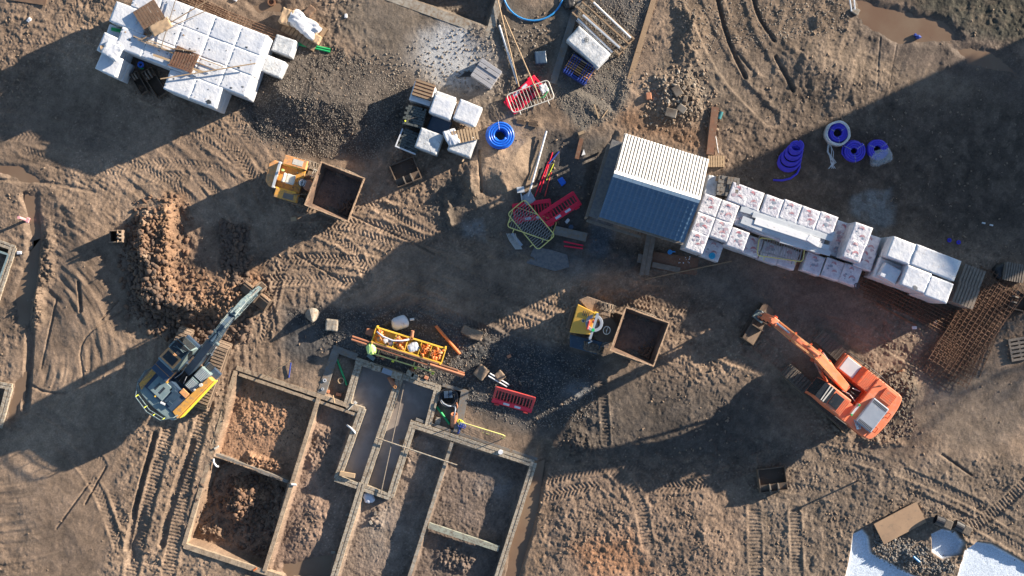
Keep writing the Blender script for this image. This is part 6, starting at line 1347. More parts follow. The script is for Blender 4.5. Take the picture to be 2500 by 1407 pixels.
# grey flagged stack beside the lime spill
x, y = xy(1187,180,.5); t = thing('slab_stack', 'square stack of grey slabs beside the white lime spill', 'slab stack', (x, y, gz(1187,180)), -R(34))
for i in range(5): g = G(); g.box(-.58,.58,-.50+i*.205,-.50+i*.205+.19,.0,.50-.01*(i == 2)*4); mesh('slab', g, MT['grey_plastic'], t, bevel=.012)
for i, (a, b) in enumerate([(-.15,.2),(.25,-.15)]): g = G(); g.box(a-.06,a+.06,b-.02,b+.02,.501,.512); mesh('handle', g, MT['black'], t)
g = G(); g.prism([(-.25,-.3),(.3,-.12),(.35,.1),(.0,.05)], 0, .05); single('dark_sheet', g, MT['black'], 'black sheet lying on the lime spill', 'sheet', (*xy(1137,178), gz(1137,178)+.02), -R(15))
for i, (x, y) in enumerate([(1272,297),(1301,303)]): g = G(); [g.box(-.2+j*.055,-.17+j*.055,-.16,.16,0,.04) for j in range(8)]; [g.box(-.2,.245,yy-.015,yy+.015,.04,.06) for yy in (-.14,.14)]; single('drain_grate', g, MT['rust_dark'], ['drain grate by the sand, left of two', 'drain grate by the sand, right of two'][i], 'grate', (*xy(x, y), gz(x, y)+.03), -R(12))
bar('white_pipe', 'white pipe along the right edge of the sand', 'pipe', (1334,320), (1290,480), .05, 'white_plastic', z0=.15, z1=.2); bar('plank', 'pale plank along the sand edge behind the white pipe', 'plank', (1330,335), (1291,440), .02, 'wood_pale', flat=.09, z0=.1, z1=.1); bar('pole', 'thin grey pole lying on the sand below the blue coil', 'pole', (1180,372), (1173,462), .025, 'wood_pale')
for i, (a, b, m, r) in enumerate([((1349,372),(1318,470),'red',.03),((1339,395),(1306,480),'red',.03),((1346,420),(1330,480),'red_faded',.025),((1352,400),(1334,440),'lime',.02),((1325,410),(1310,450),'black',.05),((1365,370),(1340,400),'crate_blue',.04)]):
    bar('pipe', ['long red pipe in the shade strip', 'red pipe nearest the sand', 'short faded red pipe in the shade strip', 'yellow pipe piece in the shade strip', 'black pipe piece in the shade strip', 'dark blue pipe piece at the strip top'][i], 'pipe', a, b, r, m)
g = wrapped(.26,.36,.10,171,.05); single('blue_bag', g, MT['blue'], 'small bright blue scrap on the dark ground left of the shed', 'scrap', (*xy(1372,443), gz(1372,443)), .6, smooth=True)
g = G(); g.obox((0,0,.15), (.36,.28,.25)); g.tube([(0,-.15,.2),(.02,-.5,.15),(.02,-.62,.05)], .03); single('survey_board', g, MT['steel'], 'grey panel on a post at the sand corner', 'panel', (*xy(1271,464,.2), gz(1271,464)), .1)
g = wrapped(.5,.5,.3,172,.05); single('cement_bag', g, MT['hood_grey'], 'blue grey bag at the foot of the white pipe', 'bag', (*xy(1290,484,.2), gz(1290,484)), .5, smooth=True)
bar('concrete_lintel', 'grey concrete lintel in the shade right of the barriers', 'lintel', (1354,562), (1432,580), .12, 'concrete_dark', flat=.42); g = G(); g.cyl((0,0,0),(0,0,.14),.12,14); single('dark_pot', g, MT['navy'], 'dark round pot on the shaded ground near the lintel', 'pot', (*xy(1394,555,.1), gz(1394,555)))
g = G(); q_ = random.Random(9); [g.tube([(-.3+i*.07,.35,.05+.02*i),(-.15+i*.06,0,.12),(.15+i*.05,-.42,.04)], .022, 5) for i in range(7)]; single('stick_bundle', g, MT['rail_grey'], 'bundle of grey sticks and strapping below the yellow barriers', 'sticks', (*xy(1252,588), gz(1252,588)))
bar('plank', 'grey plank on the stick bundle', 'plank', (1250,570), (1274,600), .03, 'hood_grey', flat=.13, z0=.08, z1=.05)
g = G(); g.prism([(-.9,-.35),(.5,-.75),(1.2,-.55),(1.1,.05),(.3,.3),(-.5,.45)], 0, .012); single('dark_mat', g, MT['stone_wall'], 'dark torn sheet lying in the shade below the barriers', 'sheet', (*xy(1330,625), gz(1330,625)+.04))
# --- rubble, beams and pallet near the shed
bar('timber_beam', 'long brown timber beam right of the rubble', 'beam', (1746,262), (1733,378), .07, 'wood_red', flat=.36, z0=.05); bar('timber_beam', 'narrow beam tucked beside the long brown one', 'beam', (1732,285), (1728,372), .06, 'wood_brown', flat=.10)
g = G(); g.cyl((-.18,0,.1),(.18,0,.1),.10,12); single('glass_jar', g, MT['teal'], 'pale green bottle beside the brown beam', 'bottle', (*xy(1757,283), gz(1757,283)), R(70))
t = pallet('pale wooden pallet at the upper right corner of the shed', 1749, 394, 0, .80, .55, None, 'wood_pale', 7, .03)
g = G(); g.tube([(0,.4,.05),(.05,.1,.1),(.1,-.2,.06),(.15,-.5,.1)], .02); single('rope', g, MT['white_plastic'], 'white rope between beam and pallet', 'rope', (*xy(1745,350), gz(1745,350)), smooth=True)
bar('plank', 'reddish plank leaning in the rubble at centre', 'plank', (1420,338), (1408,388), .05, 'wood_red', flat=.2); bar('plank', 'tan plank stub above the reddish one', 'plank', (1412,328), (1426,322), .05, 'wood_pale', flat=.14); bar('batten', 'yellow batten stuck in the gravel', 'batten', (1451,255), (1462,290), .03, 'wood_pale', flat=.07, z0=.1); bar('batten', 'thin pale batten beside the yellow one', 'batten', (1484,268), (1470,288), .02, 'wood_pale', flat=.05)
g = G(); g.prism([(-.09,-.16),(.1,-.1),(.02,.16)], 0, .03); single('white_scrap', g, MT['white_plastic'], 'white triangular scrap by the reddish plank', 'scrap', (*xy(1424,373), gz(1424,373)+.02))
for i, (x, y, w, d, m, lab) in enumerate([(1636,278,.55,.42,'rubble','big pale broken slab in the rubble'),(1662,268,.45,.35,'rubble','second pale slab in the rubble'),(1651,225,.5,.4,'rubble','round pale chunk in the rubble'),(1583,237,.34,.26,'terracotta','red brick lump left in the rubble'),(1670,246,.3,.22,'rubble','small pale chunk in the rubble'),(1668,218,.24,.16,'rubble','small flat pale chunk, top of the rubble')]):
    g = G(); g.obox((0,0,.1), (w,d,.16), 0, .12, -.1); single('rubble_chunk', g, MT[m], lab, 'rubble', (*xy(x, y), gz(x, y)), -R(15+i*23), bevel=.03)
# steel plate, pole and blue things below the shed
bar('steel_plate', 'rusty steel plate below the shed', 'steel plate', (1592,636), (1703,652), .03, 'wood_red', flat=.85, z0=.02, z1=.02); bar('plank', 'grey plank along the lower edge of the rusty plate', 'plank', (1592,646), (1660,660), .02, 'wood_grey', flat=.26, z0=.09, z1=.09); bar('pole', 'long thin pole crossing the rusty plate', 'pole', (1576,682), (1786,638), .03, 'wood', z0=.1, z1=.1)
g = G(); q_ = random.Random(4); [g.blob((q_.uniform(-.35,.35), q_.uniform(-.2,.2), .02), q_.uniform(.015,.035), i) for i in range(14)]; struct(single('grit', g, MT['wrap'], 'white crumbs scattered on the rusty plate', 'crumbs', (*xy(1668,634), gz(1668,634)+.10)), 'stuff')
g = G(); g.cyl((0,0,0),(0,0,.05),.12,16); g.obox((.16,.02,.02),(.2,.06,.04)); single('blue_scoop', g, MT['pipe_blue'], 'blue scoop lying at the edge of the rusty plate', 'scoop', (*xy(1635,616), gz(1635,616)+.12)); 
g = G(); g.ring((0,0,0), .04, .16, 0, .05, 22); g.cyl((0,0,0),(0,0,.02),.05,12); single('blue_reel', g, MT['cyan'], 'bright blue reel on the low brick pack', 'reel', (*xy(1738,625,1.0), .99))
g = G(); g.ring((0,0,0), .10, .14, 0, .015, 20); g.box(-.03,.03,-.08,.08,0,.012); single('dark_emblem', g, MT['print_dark'], 'dark round emblem on the last bottom row brick pack', 'printed emblem', (*xy(2092,698,1.36), 1.365))
# --- drainage fittings rack, pipes, bag
x, y = xy(998,843,.8); ang = 17.2; t = thing('fittings_rack', 'long yellow rack of orange drainage fittings', 'rack', (x, y, gz(998,860)), -R(ang)); L, Wd, Hh = 3.55, .66, .78
g = G(); g.box(-L/2,L/2,Wd/2,Wd/2+.06,Hh-.12,Hh); g.box(-L/2,L/2,-Wd/2-.06,-Wd/2,Hh-.12,Hh); mesh('side_beam', g, MT['yellow_clean'], t) if False else None
for s in (-1, 1): g = G(); g.box(-L/2, L/2, s*(Wd/2+.03)-.03, s*(Wd/2+.03)+.03, Hh-.30, Hh); mesh('side_beam', g, MT['yellow_clean'], t)
g = G(); g.box(-L/2,L/2,-Wd/2,Wd/2,Hh-.32,Hh-.29); mesh('tray', g, MT['yellow_clean'], t)
divs = [-L/2+.02, -.72, -.12, .56, 1.08, L/2-.02]
for d_ in divs: g = G(); g.box(d_-.02, d_+.02, -Wd/2, Wd/2, Hh-.29, Hh-.01); mesh('divider', g, MT['yellow_clean'], t)
for sx in (-1, 1):
    for sy in (-1, 1): g = G(); g.box(sx*(L/2-.06)-.03, sx*(L/2-.06)+.03, sy*(Wd/2+.09)-.03, sy*(Wd/2+.09)+.03, -.05, Hh+.05); mesh('post', g, MT['yellow_clean'], t)
g = G(); g.box(-L/2-.05,L/2-.2,-Wd/2-.62,-Wd/2-.56,.38,.48); mesh('lower_shelf_rail', g, MT['rail_yellow'], t); g = G(); [g.box(xx-.03,xx+.03,-Wd/2-.62,-Wd/2-.02,.40,.46) for xx in (-1.3,-.4,.5,1.3)]; mesh('shelf_bracket', g, MT['rail_yellow'], t)
for xx in (-.52,.62,1.5): g = G(); g.obox((xx,-Wd/2-.66,.50),(.12,.08,.12)); mesh('shelf_stop', g, MT['lime'], t)
M3 = Matrix.Translation((x, y, gz(998,860))) @ Matrix.Rotation(-R(ang),4,'Z'); q_ = random.Random(12)
spots = []
for a, b, n in ((-.68,-.16,20),(.60,1.04,16),(1.12,1.70,22),(-1.70,-1.25,9)):
    for i in range(n): spots.append((q_.uniform(a+.05,b-.05), q_.uniform(-Wd/2+.08, Wd/2-.08)))
for i, (a, b) in enumerate(spots):
    g = G(); an = q_.uniform(0,6.28); l = q_.uniform(.09,.14)
    if i % 3 == 0: g.ring((0,0,-.08), .05, .072, 0, .17, 12)
    else: g.tube([(-l*math.cos(an),-l*math.sin(an),0),(0,0,.02),(l*math.cos(an+1.1),l*math.sin(an+1.1),.0)], .06, 9)
    p = M3 @ Vector((a, b, Hh-.09+q_.uniform(-.03,.08))); single('drain_fitting', g, MT['fit_orange' if i % 4 else 'orange_pale'], 'orange drainage fitting loose in the yellow rack', 'pipe fitting', tuple(p), 0, 'orange fittings in the yellow rack', smooth=(i % 3 != 0))
for i, (a, b, s, lab) in enumerate([(.22,-.02,.30,'white rounded bag in the yellow rack'),(-1.12,-.12,.16,'small white bag in the yellow rack, left'),(-.86,-.2,.14,'small white bag in the yellow rack next to the pipe ring')]):
    g = wrapped(s*1.7,s*1.5,s*.9,180+i,.05,r=s*.4); p = M3 @ Vector((a, b, Hh-.26)); single('plastic_bag', g, MT['wrap'], lab, 'bag', tuple(p), .4, smooth=True)
g = G(); g.ring((0,0,0), .06, .08, 0, .14, 14); p = M3 @ Vector((-1.0,-.26,Hh-.1)); single('pipe_ring', g, MT['orange_pale'], 'upright orange pipe ring between the small white bags', 'pipe ring', tuple(p))
g = G(); g.tube([(-.95,.12,0),(-.6,-.05,.04),(-.1,-.14,.05),(.35,-.05,.04),(.65,.08,0)], .04, 9); p = M3 @ Vector((-.70,.14,Hh+.08)); single('curved_pipe', g, MT['reflective'], 'curved pale blue pipe lying along the rack', 'pipe', tuple(p), -R(12), smooth=True)
g = G(); g.cyl((0,0,-.1),(.05,.3,-.05),.08,12); g.ring((0,-.05,-.12), .06,.085,0,.15,14); p = M3 @ Vector((.02,.42,Hh+.05)); single('pipe_socket', g, MT['terracotta'], 'brown socket pipe sticking over the rack', 'pipe', tuple(p))
g = G(); g.obox((0,0,.2),(.38,.30,.4)); p = M3 @ Vector((-2.0,.02,.2)); single('pipe_crate', g, MT['pipe_brown'], 'brown crate of pipe ends at the left of the rack', 'crate', tuple(p), -R(17), bevel=.02)
g = G(); [g.ring((i*.17,-(i%2)*.05,0), .055,.075,0,.12,12) for i in range(4)]; p = M3 @ Vector((-1.72,-.40,.50)); single('pipe_ends', g, MT['wood_pale'], 'row of pale pipe ends under the left of the rack', 'pipe ends', tuple(p), -R(25))
for i, (a, b, z, m, dx) in enumerate([((860,822),(1134,912),.74,'pipe_brown',0),((858,829),(1131,920),.74,'pipe_brown',0),((905,836),(1118,905),.80,'wood_red',0),((958,846),(1029,872),.50,'wood_red',0),((925,842),(965,852),.5,'pipe_brown',0),((1050,890),(1134,917),.84,'terracotta',0)]):
    A_, B_ = P(*a, z), P(*b, z); c = (A_+B_)/2; g = G(); g.hollow(A_-c, B_-c, .055 if i < 3 or i == 5 else .045, .01, 10); single('drain_pipe', g, MT[m], ['longest brown drain pipe on the rack shelf, upper', 'longest brown drain pipe on the rack shelf, lower', 'reddish pipe resting on the two longest', 'short brown pipe directly under the rack', 'shortest brown pipe at the left under the rack', 'sunlit pink brown pipe at the right end'][i], 'pipe', tuple(c), 0, 'drain pipes on the rack shelf')
bar('drain_pipe', 'single orange drain pipe lying right of the rack', 'pipe', (1064,796), (1123,865), .075, 'pipe_orange', hollow=True)
g = wrapped(.9,.62,.30,191,.04,r=.22); g.v = [(x*(1-.3*(y+.3)), y, z) for x, y, z in g.v]; single('white_sack', g, MT['wrap'], 'fat white sack above the yellow rack', 'sack', (*xy(976,788,.2), gz(976,788)), R(22), smooth=True); g = G(); g.cyl((0,0,.1),(.2,.03,.1),.06,10); single('white_pipe_stub', g, MT['white_plastic'], 'short white pipe stub at the sack mouth', 'pipe', (*xy(1001,781,.2), gz(1001,781)))
g = wrapped(.38,.5,.35,192,.08,r=.14); single('green_bag', g, MT['green_bag'], 'bright yellow green bag on the brown pipes', 'bag', (*xy(907,852,.7), .52), .2, smooth=True)
bar('slate_piece', 'dark slate below the green bag', 'slab', (898,866), (914,878), .04, 'teal_grey', flat=.2)
for i, (x, y) in enumerate([(925,868),(936,874),(1007,905),(1041,922),(1243,870)]): g = G(); g.obox((0,0,.06),(.2,.14,.12)); single('brick', g, MT['terracotta'], ['loose red brick by the green bag, left', 'loose red brick by the green bag, right', 'loose red brick under the pipe ends', 'loose red brick at the foundation top edge', 'lone orange brick in the dark gravel'][i], 'brick', (*xy(x, y), gz(x, y)), i*.9, bevel=.01)
bar('clay_pipe', 'short clay pipe standing up by the foundation top wall', 'pipe', (1007,893), (1006,906), .05, 'pipe_brown', z0=.1)
# blocks laid on the foundation walls
for i, (x, y, a, w, m, lab) in enumerate([(919,900,14,.44,'block','first pale block on the top wall of the water foundation'),(945,908,20,.5,'hood_grey','grey slab on the top wall beside the pale block'),(968,917,18,.5,'block','large square pale block on the top wall'),(1002,912,25,.4,'block','small pale block on the top wall'),(1012,920,22,.35,'block','last small pale block on the top wall'),(1068,1030,100,.34,'block','pale block standing on the mud by the right bay')]):
    g = G(); g.obox((0,0,.09),(w,.26+.1*(i == 2),.18)); single('concrete_block', g, MT[m], lab, 'block', (*xy(x, y, .3), .11 if i < 5 else gz(x, y)), -R(a), bevel=.01)
g = G(); g.tube([(-.2,.45,-.15),(-.12,.25,-.1),(0,0,.05)], [.16,.14,.09], 12); single('brown_pipe', g, MT['pipe_brown'], 'brown pipe rising from the grey water to the wall', 'pipe', (*xy(962,944,.2), .1), smooth=True); g = G(); g.ring((0,0,0), .05,.075,0,.10,14); single('pipe_end', g, MT['orange_pale'], 'open orange pipe end on the wall', 'pipe', (*xy(965,945,.2), .16))
def stick_(lab, a, b, z, r, m='rail_white', cat='pole'):
    A_, B_ = P(*a, z), P(*b, z); c = (A_+B_)/2; d = B_-A_; g = G(); d.normalized(); nn = Vector((-d.y,d.x,0)).normalized()*.0; g.cyl(A_-c, B_-c, r, 8); single('long_rail', g, MT[m], lab, cat, tuple(c))
stick_('long grey rail running down between the foundation walls', (987,937), (929,1208), .20, .028, 'wood_grey', 'rail'); stick_('long grey rail crossing the foundations to the right', (918,1069), (1116,1136), .27, .034, 'concrete', 'rail')
g = G(); g.cyl((-.25,0,.03),(.25,0,.03),.022,6); g.obox((.27,0,.04),(.10,.16,.07)); single('hammer', g, MT['rail_white'], 'club hammer lying on the foundation wall corner', 'hammer', (*xy(858,993,.2), .12), R(45))
bar('stake', 'short stake on the wall top near the bay', 'stake', (813,966), (817,985), .03, 'wood_pale', z0=.3, z1=.3)
g = G(); g.ring((0,0,0), .07,.10,0,.08,16); single('pipe_end', g, MT['rail_white'], 'white pipe end inside the narrow room corner', 'pipe', (*xy(861,1011), gz(861,1011)+.1)); g = G(); g.tube([(-.3,.22,0),(-.1,.1,.12),(.08,-.1,.1),(.12,-.22,.0)], .045, 8); single('waste_pipe', g, MT['white_plastic'], 'curved white waste pipe across the wall of the water foundation', 'pipe', (*xy(861,1050,.2), .05), smooth=True)
g = G(); g.obox((0,0,.1),(.75,.22,.16)); single('timber_block', g, MT['wood_pale'], 'pale timber lying at the bottom end of the grey water', 'timber', (*xy(848,1159,.2), .10), -R(10), bevel=.01)
g = wrapped(.45,.52,.3,195,.08,r=.12); single('plastic_bag', g, MT['reflective'], 'crumpled pale lilac bag below the foundation corner', 'bag', (*xy(900,1217,.1), gz(900,1217)), .3, smooth=True)
g = G(); g.tube([(0,.14,.1),(.02,-.05,.12),(.14,-.22,.1),(.22,-.26,.02)], .05, 8); single('waste_pipe', g, MT['white_plastic'], 'curved white waste pipe on the left wall of the clay room', 'pipe', (*xy(520,1128,.2), .0), smooth=True)
g = G(); g.cyl((-.12,0,0),(.12,-.02,0),.055,10); single('pipe_stub', g, MT['white_plastic'], 'short white pipe stub on the right wall of the clay rooms', 'pipe', (*xy(717,1183,.2), .18)); g = G(); g.cyl((-.1,-.06,0),(.1,.06,0),.05,10); single('pipe_stub', g, MT['rail_white'], 'short cream pipe stub on the left wall above the white bend', 'pipe', (*xy(528,1093,.2), .15)); g = G(); g.cyl((-.08,-.06,0),(.08,.05,0),.05,10); single('pipe_stub', g, MT['pipe_orange'], 'orange pipe stub on the bottom wall of the clay rooms', 'pipe', (*xy(622,1391,.2), .12))
for i, (x, y) in enumerate([(812,1352),(846,1258),(916,1255),(904,1278)]): g = G(); g.obox((0,0,.05),(.2,.12,.1)); single('stone_block', g, MT['rubble'], ['pale stub near the bottom of the third room', 'round pale stub beside the thick wall', 'small pale stone in the fourth room, upper', 'small pale stone in the fourth room, lower'][i], 'stone', (*xy(x, y), gz(x, y)), i*.7)
for i, (x, y, r, lab) in enumerate([(793,929,.09,'small round metal cap on the dark strip, upper'),(788,950,.07,'small round metal cap on the dark strip, lower')]): g = G(); g.ring((0,0,0), r*.5, r, 0, .04, 16); single('metal_cap', g, MT['steel'], lab, 'cap', (*xy(x, y, .1), .11))
g = G(); g.ring((0,0,0), .12,.16,0,.14,18); single('clay_ring', g, MT['wood_pale'], 'pale open pipe ring beside the green pipe', 'pipe', (*xy(832,930), gz(832,930)))
for i, (x, y) in enumerate([(797,956),(826,964)]): g = G(); g.obox((0,0,.06),(.26,.14,.12)); single('brick', g, MT['terracotta'], ['red brick in the dark bay, left', 'red brick in the dark bay, right'][i], 'brick', (*xy(x, y), gz(x, y)), -.3+i*.1, bevel=.01)
g = G(); g.cyl((0,0,0),(0,0,.12),.12,12); single('white_lump', g, MT['wrap'], 'white bucket lid on the long foundation wall', 'lid', (*xy(1222,1104,.2), .12))
bar('post', 'thin pole from the mud across the clay room wall', 'pole', (708,880), (640,925), .025, 'wood_pale', z0=.5, z1=.15); bar('blue_pipe', 'short purple blue pipe beside the thin pole', 'pipe', (710,886), (705,922), .035, 'crate_blue', z0=.1)
# --- loose concrete lumps
for i, (x, y, w, d, h, lab) in enumerate([(811,794,.58,.55,.45,'square concrete block on the mud, lower left of centre'),(1163,818,.62,.50,.35,'muddy concrete block on the sunlit strip'),(1140,808,.5,.4,.3,'darker muddy block in the shade left of it'),(1175,909,.55,.6,.4,'muddy concrete lump in the dark gravel'),(1220,918,.45,.42,.3,'lower muddy lump behind the white rods')]):
    g = wrapped(w,d,h,200+i,.03,r=.05); single('concrete_lump', g, MT['track_mud' if i else 'concrete'], lab, 'concrete block', (*xy(x, y, .2), gz(x, y)), -R(5+i*11), smooth=True)
g = G(); g.cyl((0,0,0),(0,0,.75),.36,14,r2=.05); o = single('gravel_cone', g, MT['concrete'], 'tilted grey cone shaped lump below the digger arm', 'concrete lump', (*xy(762,768,.2), gz(762,768)), 0); o.rotation_euler = (R(28),0,.3)
bar('white_rod', 'white rod on the dark gravel, upper of two', 'rod', (1196,912), (1243,940), .035, 'white_plastic', z0=.25, z1=.1); bar('white_rod', 'white rod on the dark gravel, lower of two', 'rod', (1192,918), (1238,945), .035, 'white_plastic', z0=.25, z1=.1)
# --- lower right
g = G(); g.obox((0,0,.12),(2.35,1.12,.10)); o = single('steel_plate', g, MT['orange_pale'] if False else MT['rust_plate'] if 'rust_plate' in MT else MT['wood'], 'big brown steel plate lying on the lower right mud', 'steel plate', (*xy(2197,1277,.2), gz(2197,1277)+.02), -R(-27)); o.rotation_euler = (.03,.04,R(27))
for i, (x, y, a) in enumerate([(2302,1275,22),(2350,1290,28)]):
    t = thing('black_pipe', ['black twin wall pipe piece behind the concrete bay, left', 'black twin wall pipe piece behind the concrete bay, right'][i], 'pipe', (*xy(x, y, .3), gz(x, y)+.1), -R(a)); g = G(); g.hollow((-.42,0,.12),(.0,0,.12), .24, .03, 18); mesh('pipe_wall', g, MT['black_pipe'], t); g = G(); g.obox((.20,0,.16),(.42,.46,.3)); mesh('muddy_socket', g, MT['track_dark'], t, bevel=.05)
bar('blue_pipe', 'short blue pipe in the dark gravel between concrete bays', 'pipe', (2230,1359), (2247,1374), .05, 'pipe_blue', z0=.1)
def post(lab, px, py, h, m, r=.03, name='marker_post', cat='post', lean=(0,0)):
    x, y = (px-1250)/SC, (703.5-py)/SC; z = gz(px, py); t = thing(name, lab, cat, (x, y, z)); g = G(); g.cyl((0,0,-.2),(lean[0],lean[1],h),r,8); mesh('stake', g, MT[m], t); g = G(); g.obox((lean[0],lean[1],h-.05),(.12,.12,.10)); mesh('top_marker', g, MT[m], t); return t
post('thin stake casting a long shadow on the lower right mud', 2096, 1173, .95, 'wood_grey', .045); post('pink marker post by the left puddle', 66, 540, 1.1, 'pink', .075, lean=(-.03,.12)); post('pale stake in the churned soil behind the orange excavator', 2194, 908, .7, 'wood_pale', .05, lean=(.02,.12))
g = wrapped(.26,.14,.10,221,.03); single('pink_bag', g, MT['pink'], 'pink rag round the marker post by the left puddle', 'rag', (*xy(66,538,.8), gz(66,540)+.75), R(70), smooth=True)
pallet('dark pallet cut by the right edge', 2491, 852, 80, 1.1, 1.0, None, 'wood_grey', 6, .08); g = G(); [g.box(-.4+i*.12,-.33+i*.12,-.45,.45,.5,.54) for i in range(8)]; g.box(-.45,.55,-.42,.42,0,.49); single('timber_stack', g, MT['wood_grey'], 'grey timber stack at the right edge', 'timber', (*xy(2475,665,.5), gz(2475,665)), -R(10)); g = wrapped(.8,.7,.35,222,.08,r=.15); single('dark_sheet', g, MT['black'], 'black sheet bunched left of the grey timber stack', 'sheet', (*xy(2448,662,.2), gz(2448,662)), .3, smooth=True)
g = G(); [g.tube([(-.5+i*.2,-.3+.1*i,.05),(-.2+i*.15,.1,.15),(.2,.4-i*.05,.05)], .025, 5) for i in range(5)]; single('bent_wire', g, MT['rust_rebar'], 'bent rusty wire tangle at the right edge', 'wire', (*xy(2478,770), gz(2478,770)))
rail_('white_post', 'white rail at the top edge beside the puddle, left', 'rail', (2074,-5), (2079,28), .6, .06, 'white_plastic'); rail_('white_post', 'white rail at the top edge beside the puddle, right', 'rail', (2085,-5), (2087,24), .6, .06, 'white_plastic'); g = G(); g.obox((0,0,.1),(.35,.3,.18)); single('concrete_pad', g, MT['concrete'], 'concrete foot below the white rails at the top edge', 'concrete pad', (*xy(2088,28), gz(2088,28)), -.6, bevel=.02)
g = G(); g.blob((0,0,.1), .16, 4, (1,.9,.8)); g.blob((-.12,.1,.1), .09, 5); single('purple_can', g, MT['crate_blue'], 'small dark lump standing in the top right puddle', 'lump', (*xy(2241,91), -.1))
for i, (x, y, lab) in enumerate([(48,618,'white wrapper by the left foundation corner'),(72,50,'white scrap at the top left'),(845,40,'small white box on the stony ground at top'),(2283,788,'white scrap near the low mesh pile'),(2231,800,'tiny pale scrap by the mesh end'),(1385,540,'white scrap near the dark pot'),(2315,640,'white crumpled scrap behind the tall packs'),(575,0,'pale scrap at the top edge by the mesh')]):
    g = wrapped(.22,.14,.08,230+i,.05,r=.03); single('litter', g, MT['wrap'], lab, 'litter', (*xy(x, y), gz(x, y)), i*.8, smooth=True)
g = G(); g.box(-.9,.9,-.2,.2,-.05,.0); single('timber_board', g, MT['wood_brown'], 'dark board end at the top left corner', 'board', (*xy(70,-2), gz(70,0)+.08), -.15)
bar('plank', 'small pale sliver in the dumper shadow', 'plank', (710,536), (724,534), .04, 'wood_pale', flat=.2)

# ------------------------------------------------------------------ loose clods, stones, gravel: stuff nobody could count
ICO = None
def scatter(name, n, place, smin, smax, m, seed, squash=.7, sink=.25, pw=2.2):
    rs = np.random.RandomState(seed); t = (1+5**.5)/2
    base_v = np.array([(-1,t,0),(1,t,0),(-1,-t,0),(1,-t,0),(0,-1,t),(0,1,t),(0,-1,-t),(0,1,-t),(t,0,-1),(t,0,1),(-t,0,-1),(-t,0,1)])/math.hypot(1,t)
    F = np.array([(0,11,5),(0,5,1),(0,1,7),(0,7,10),(0,10,11),(1,5,9),(5,11,4),(11,10,2),(10,7,6),(7,1,8),(3,9,4),(3,4,2),(3,2,6),(3,6,8),(3,8,9),(4,9,5),(2,4,11),(6,2,10),(8,6,7),(9,8,1)])
    x, y = place(rs, n); n = len(x); s = smin+(smax-smin)*rs.rand(n)**pw
    j = np.clip(np.searchsorted(ax, x), 1, nx-1); i = np.clip(np.searchsorted(ay, y), 1, ny-1); z = H[i, j]
    V = base_v[None]*(1+rs.uniform(-.42,.30,(n,12,1))); a = rs.rand(n)*6.28; ca, sa = np.cos(a)[:,None], np.sin(a)[:,None]
    e = rs.uniform(.65,1.25,(n,1)); vx, vy = V[:,:,0]*e, V[:,:,1]/e
    V = np.stack([vx*ca-vy*sa, vx*sa+vy*ca, V[:,:,2]*squash], -1)*s[:,None,None]+np.stack([x, y, z+s*squash*(1-sink*2)*.6], -1)[:,None,:]
    me = bpy.data.meshes.new(name); me.vertices.add(n*12); me.vertices.foreach_set('co', V.reshape(-1).astype(np.float32))
    FF = (F[None]+np.arange(n)[:,None,None]*12).reshape(-1).astype(np.int32); me.loops.add(len(FF)); me.loops.foreach_set('vertex_index', FF)
    me.polygons.add(len(FF)//3); me.polygons.foreach_set('loop_start', np.arange(0, len(FF), 3, dtype=np.int32)); me.update(); me.validate()
    me.materials.append(MT[m]); o = bpy.data.objects.new(name, me); COL.objects.link(o); struct(o, 'stuff'); return o
NOGO = [ell(1050,970,140,130)]
def in_poly(poly, k=1.0):
    def f(rs, n):
        xs = [p[0] for p in poly]; ys = [p[1] for p in poly]; px = rs.uniform(min(xs), max(xs), n*2); py = rs.uniform(min(ys), max(ys), n*2)
        d = sdf(poly, px+rs.normal(0, 8, n*2), py+rs.normal(0, 8, n*2)); m = d < 0; px, py = px[m][:n], py[m][:n]; return (px-1250)/SC, (703.5-py)/SC
    return f
def everywhere(rs, n):
    x = rs.uniform(-26.5, 26.5, n*4); y = rs.uniform(-15.5, 15.5, n*4); j = np.clip(np.searchsorted(ax, x), 1, nx-1); i = np.clip(np.searchsorted(ay, y), 1, ny-1)
    w = rough[i, j]*sst(.35, .6, clump[i, j])*(1-SMO[i, j])*(H[i, j] > -.3); m = rs.rand(n*4) < w*.9; return x[m][:n], y[m][:n]
scatter('loose_clods', 5500, everywhere, .015, .075, 'track_mud', 1, pw=3)
HS = [(345,485),(445,475),(470,540),(445,640),(520,690),(640,670),(655,740),(560,830),(420,820),(320,760),(290,640),(310,540)]
scatter('clay_lumps', 1700, in_poly(HS), .02, .15, 'clay', 2, .75, pw=4); scatter('dark_clay_lumps', 1500, in_poly([(310,560),(360,540),(400,700),(520,790),(620,760),(600,830),(420,840),(310,760)]), .03, .19, 'dark_clay', 3, .75, pw=3)
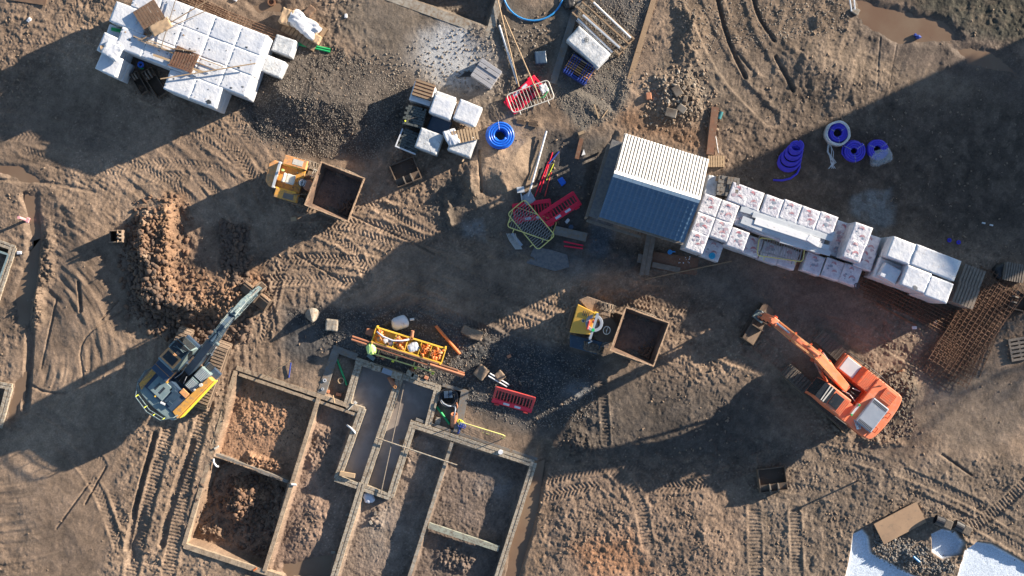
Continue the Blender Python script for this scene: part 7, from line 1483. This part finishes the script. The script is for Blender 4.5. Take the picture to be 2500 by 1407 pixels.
scatter('dark_clay_lumps', 500, in_poly([(540,540),(600,560),(610,700),(560,700)]), .04, .17, 'dark_clay', 13, .8)
scatter('clay_lumps', 500, in_poly([(555,1160),(650,1160),(660,1235),(600,1300),(540,1250)]), .03, .19, 'clay', 4, .8, pw=4); scatter('clay_lumps', 450, in_poly([(590,925),(770,985),(700,1165),(535,1105)]), .012, .05, 'clay', 5); scatter('dark_clay_lumps', 350, in_poly([(480,1180),(690,1190),(650,1370),(470,1320)]), .03, .15, 'dark_clay', 6)
scatter('heap_gravel', 7000, in_poly([(600,130),(720,115),(880,140),(1000,200),(985,330),(900,395),(740,380),(610,330),(575,240)]), .012, .034, 'stone', 7, pw=1.2)
scatter('pale_gravel', 900, in_poly([(600,130),(720,115),(880,140),(1000,200),(985,330),(900,395),(740,380),(610,330),(575,240)]), .010, .026, 'rubble', 8, pw=1.2)
scatter('strip_gravel', 5000, in_poly([(1420,0),(1590,0),(1520,270),(1440,310),(1350,240)]), .012, .036, 'stone', 9, pw=1.3); scatter('dark_gravel', 5500, in_poly([(700,760),(1000,750),(1300,840),(1460,880),(1440,1030),(1300,1050),(1060,960),(830,860)]), .015, .045, 'concrete_dark', 10, pw=1.5)
scatter('rubble_stones', 560, in_poly([(1570,190),(1700,170),(1730,290),(1590,310)]), .02, .11, 'rubble', 11, pw=3); scatter('brown_stones', 500, in_poly([(1565,170),(1735,140),(1760,320),(1580,320)]), .02, .10, 'track_mud', 18, pw=3); scatter('grey_stones', 900, in_poly([(900,150),(1180,50),(1350,60),(1330,250),(1000,220)]), .02, .07, 'stone', 12)
scatter('grey_stones', 1200, in_poly([(2130,1300),(2250,1330),(2270,1370),(2320,1375),(2330,1400),(2240,1400),(2180,1370),(2130,1340)]), .03, .08, 'concrete_dark', 14); scatter('grey_stones', 500, in_poly([(2150,900),(2240,900),(2220,1060),(2130,1080)]), .03, .10, 'track_dark', 15)
scatter('grey_stones', 1200, in_poly([(1620,0),(2060,0),(2080,80),(1700,140)]), .015, .05, 'stone', 16)
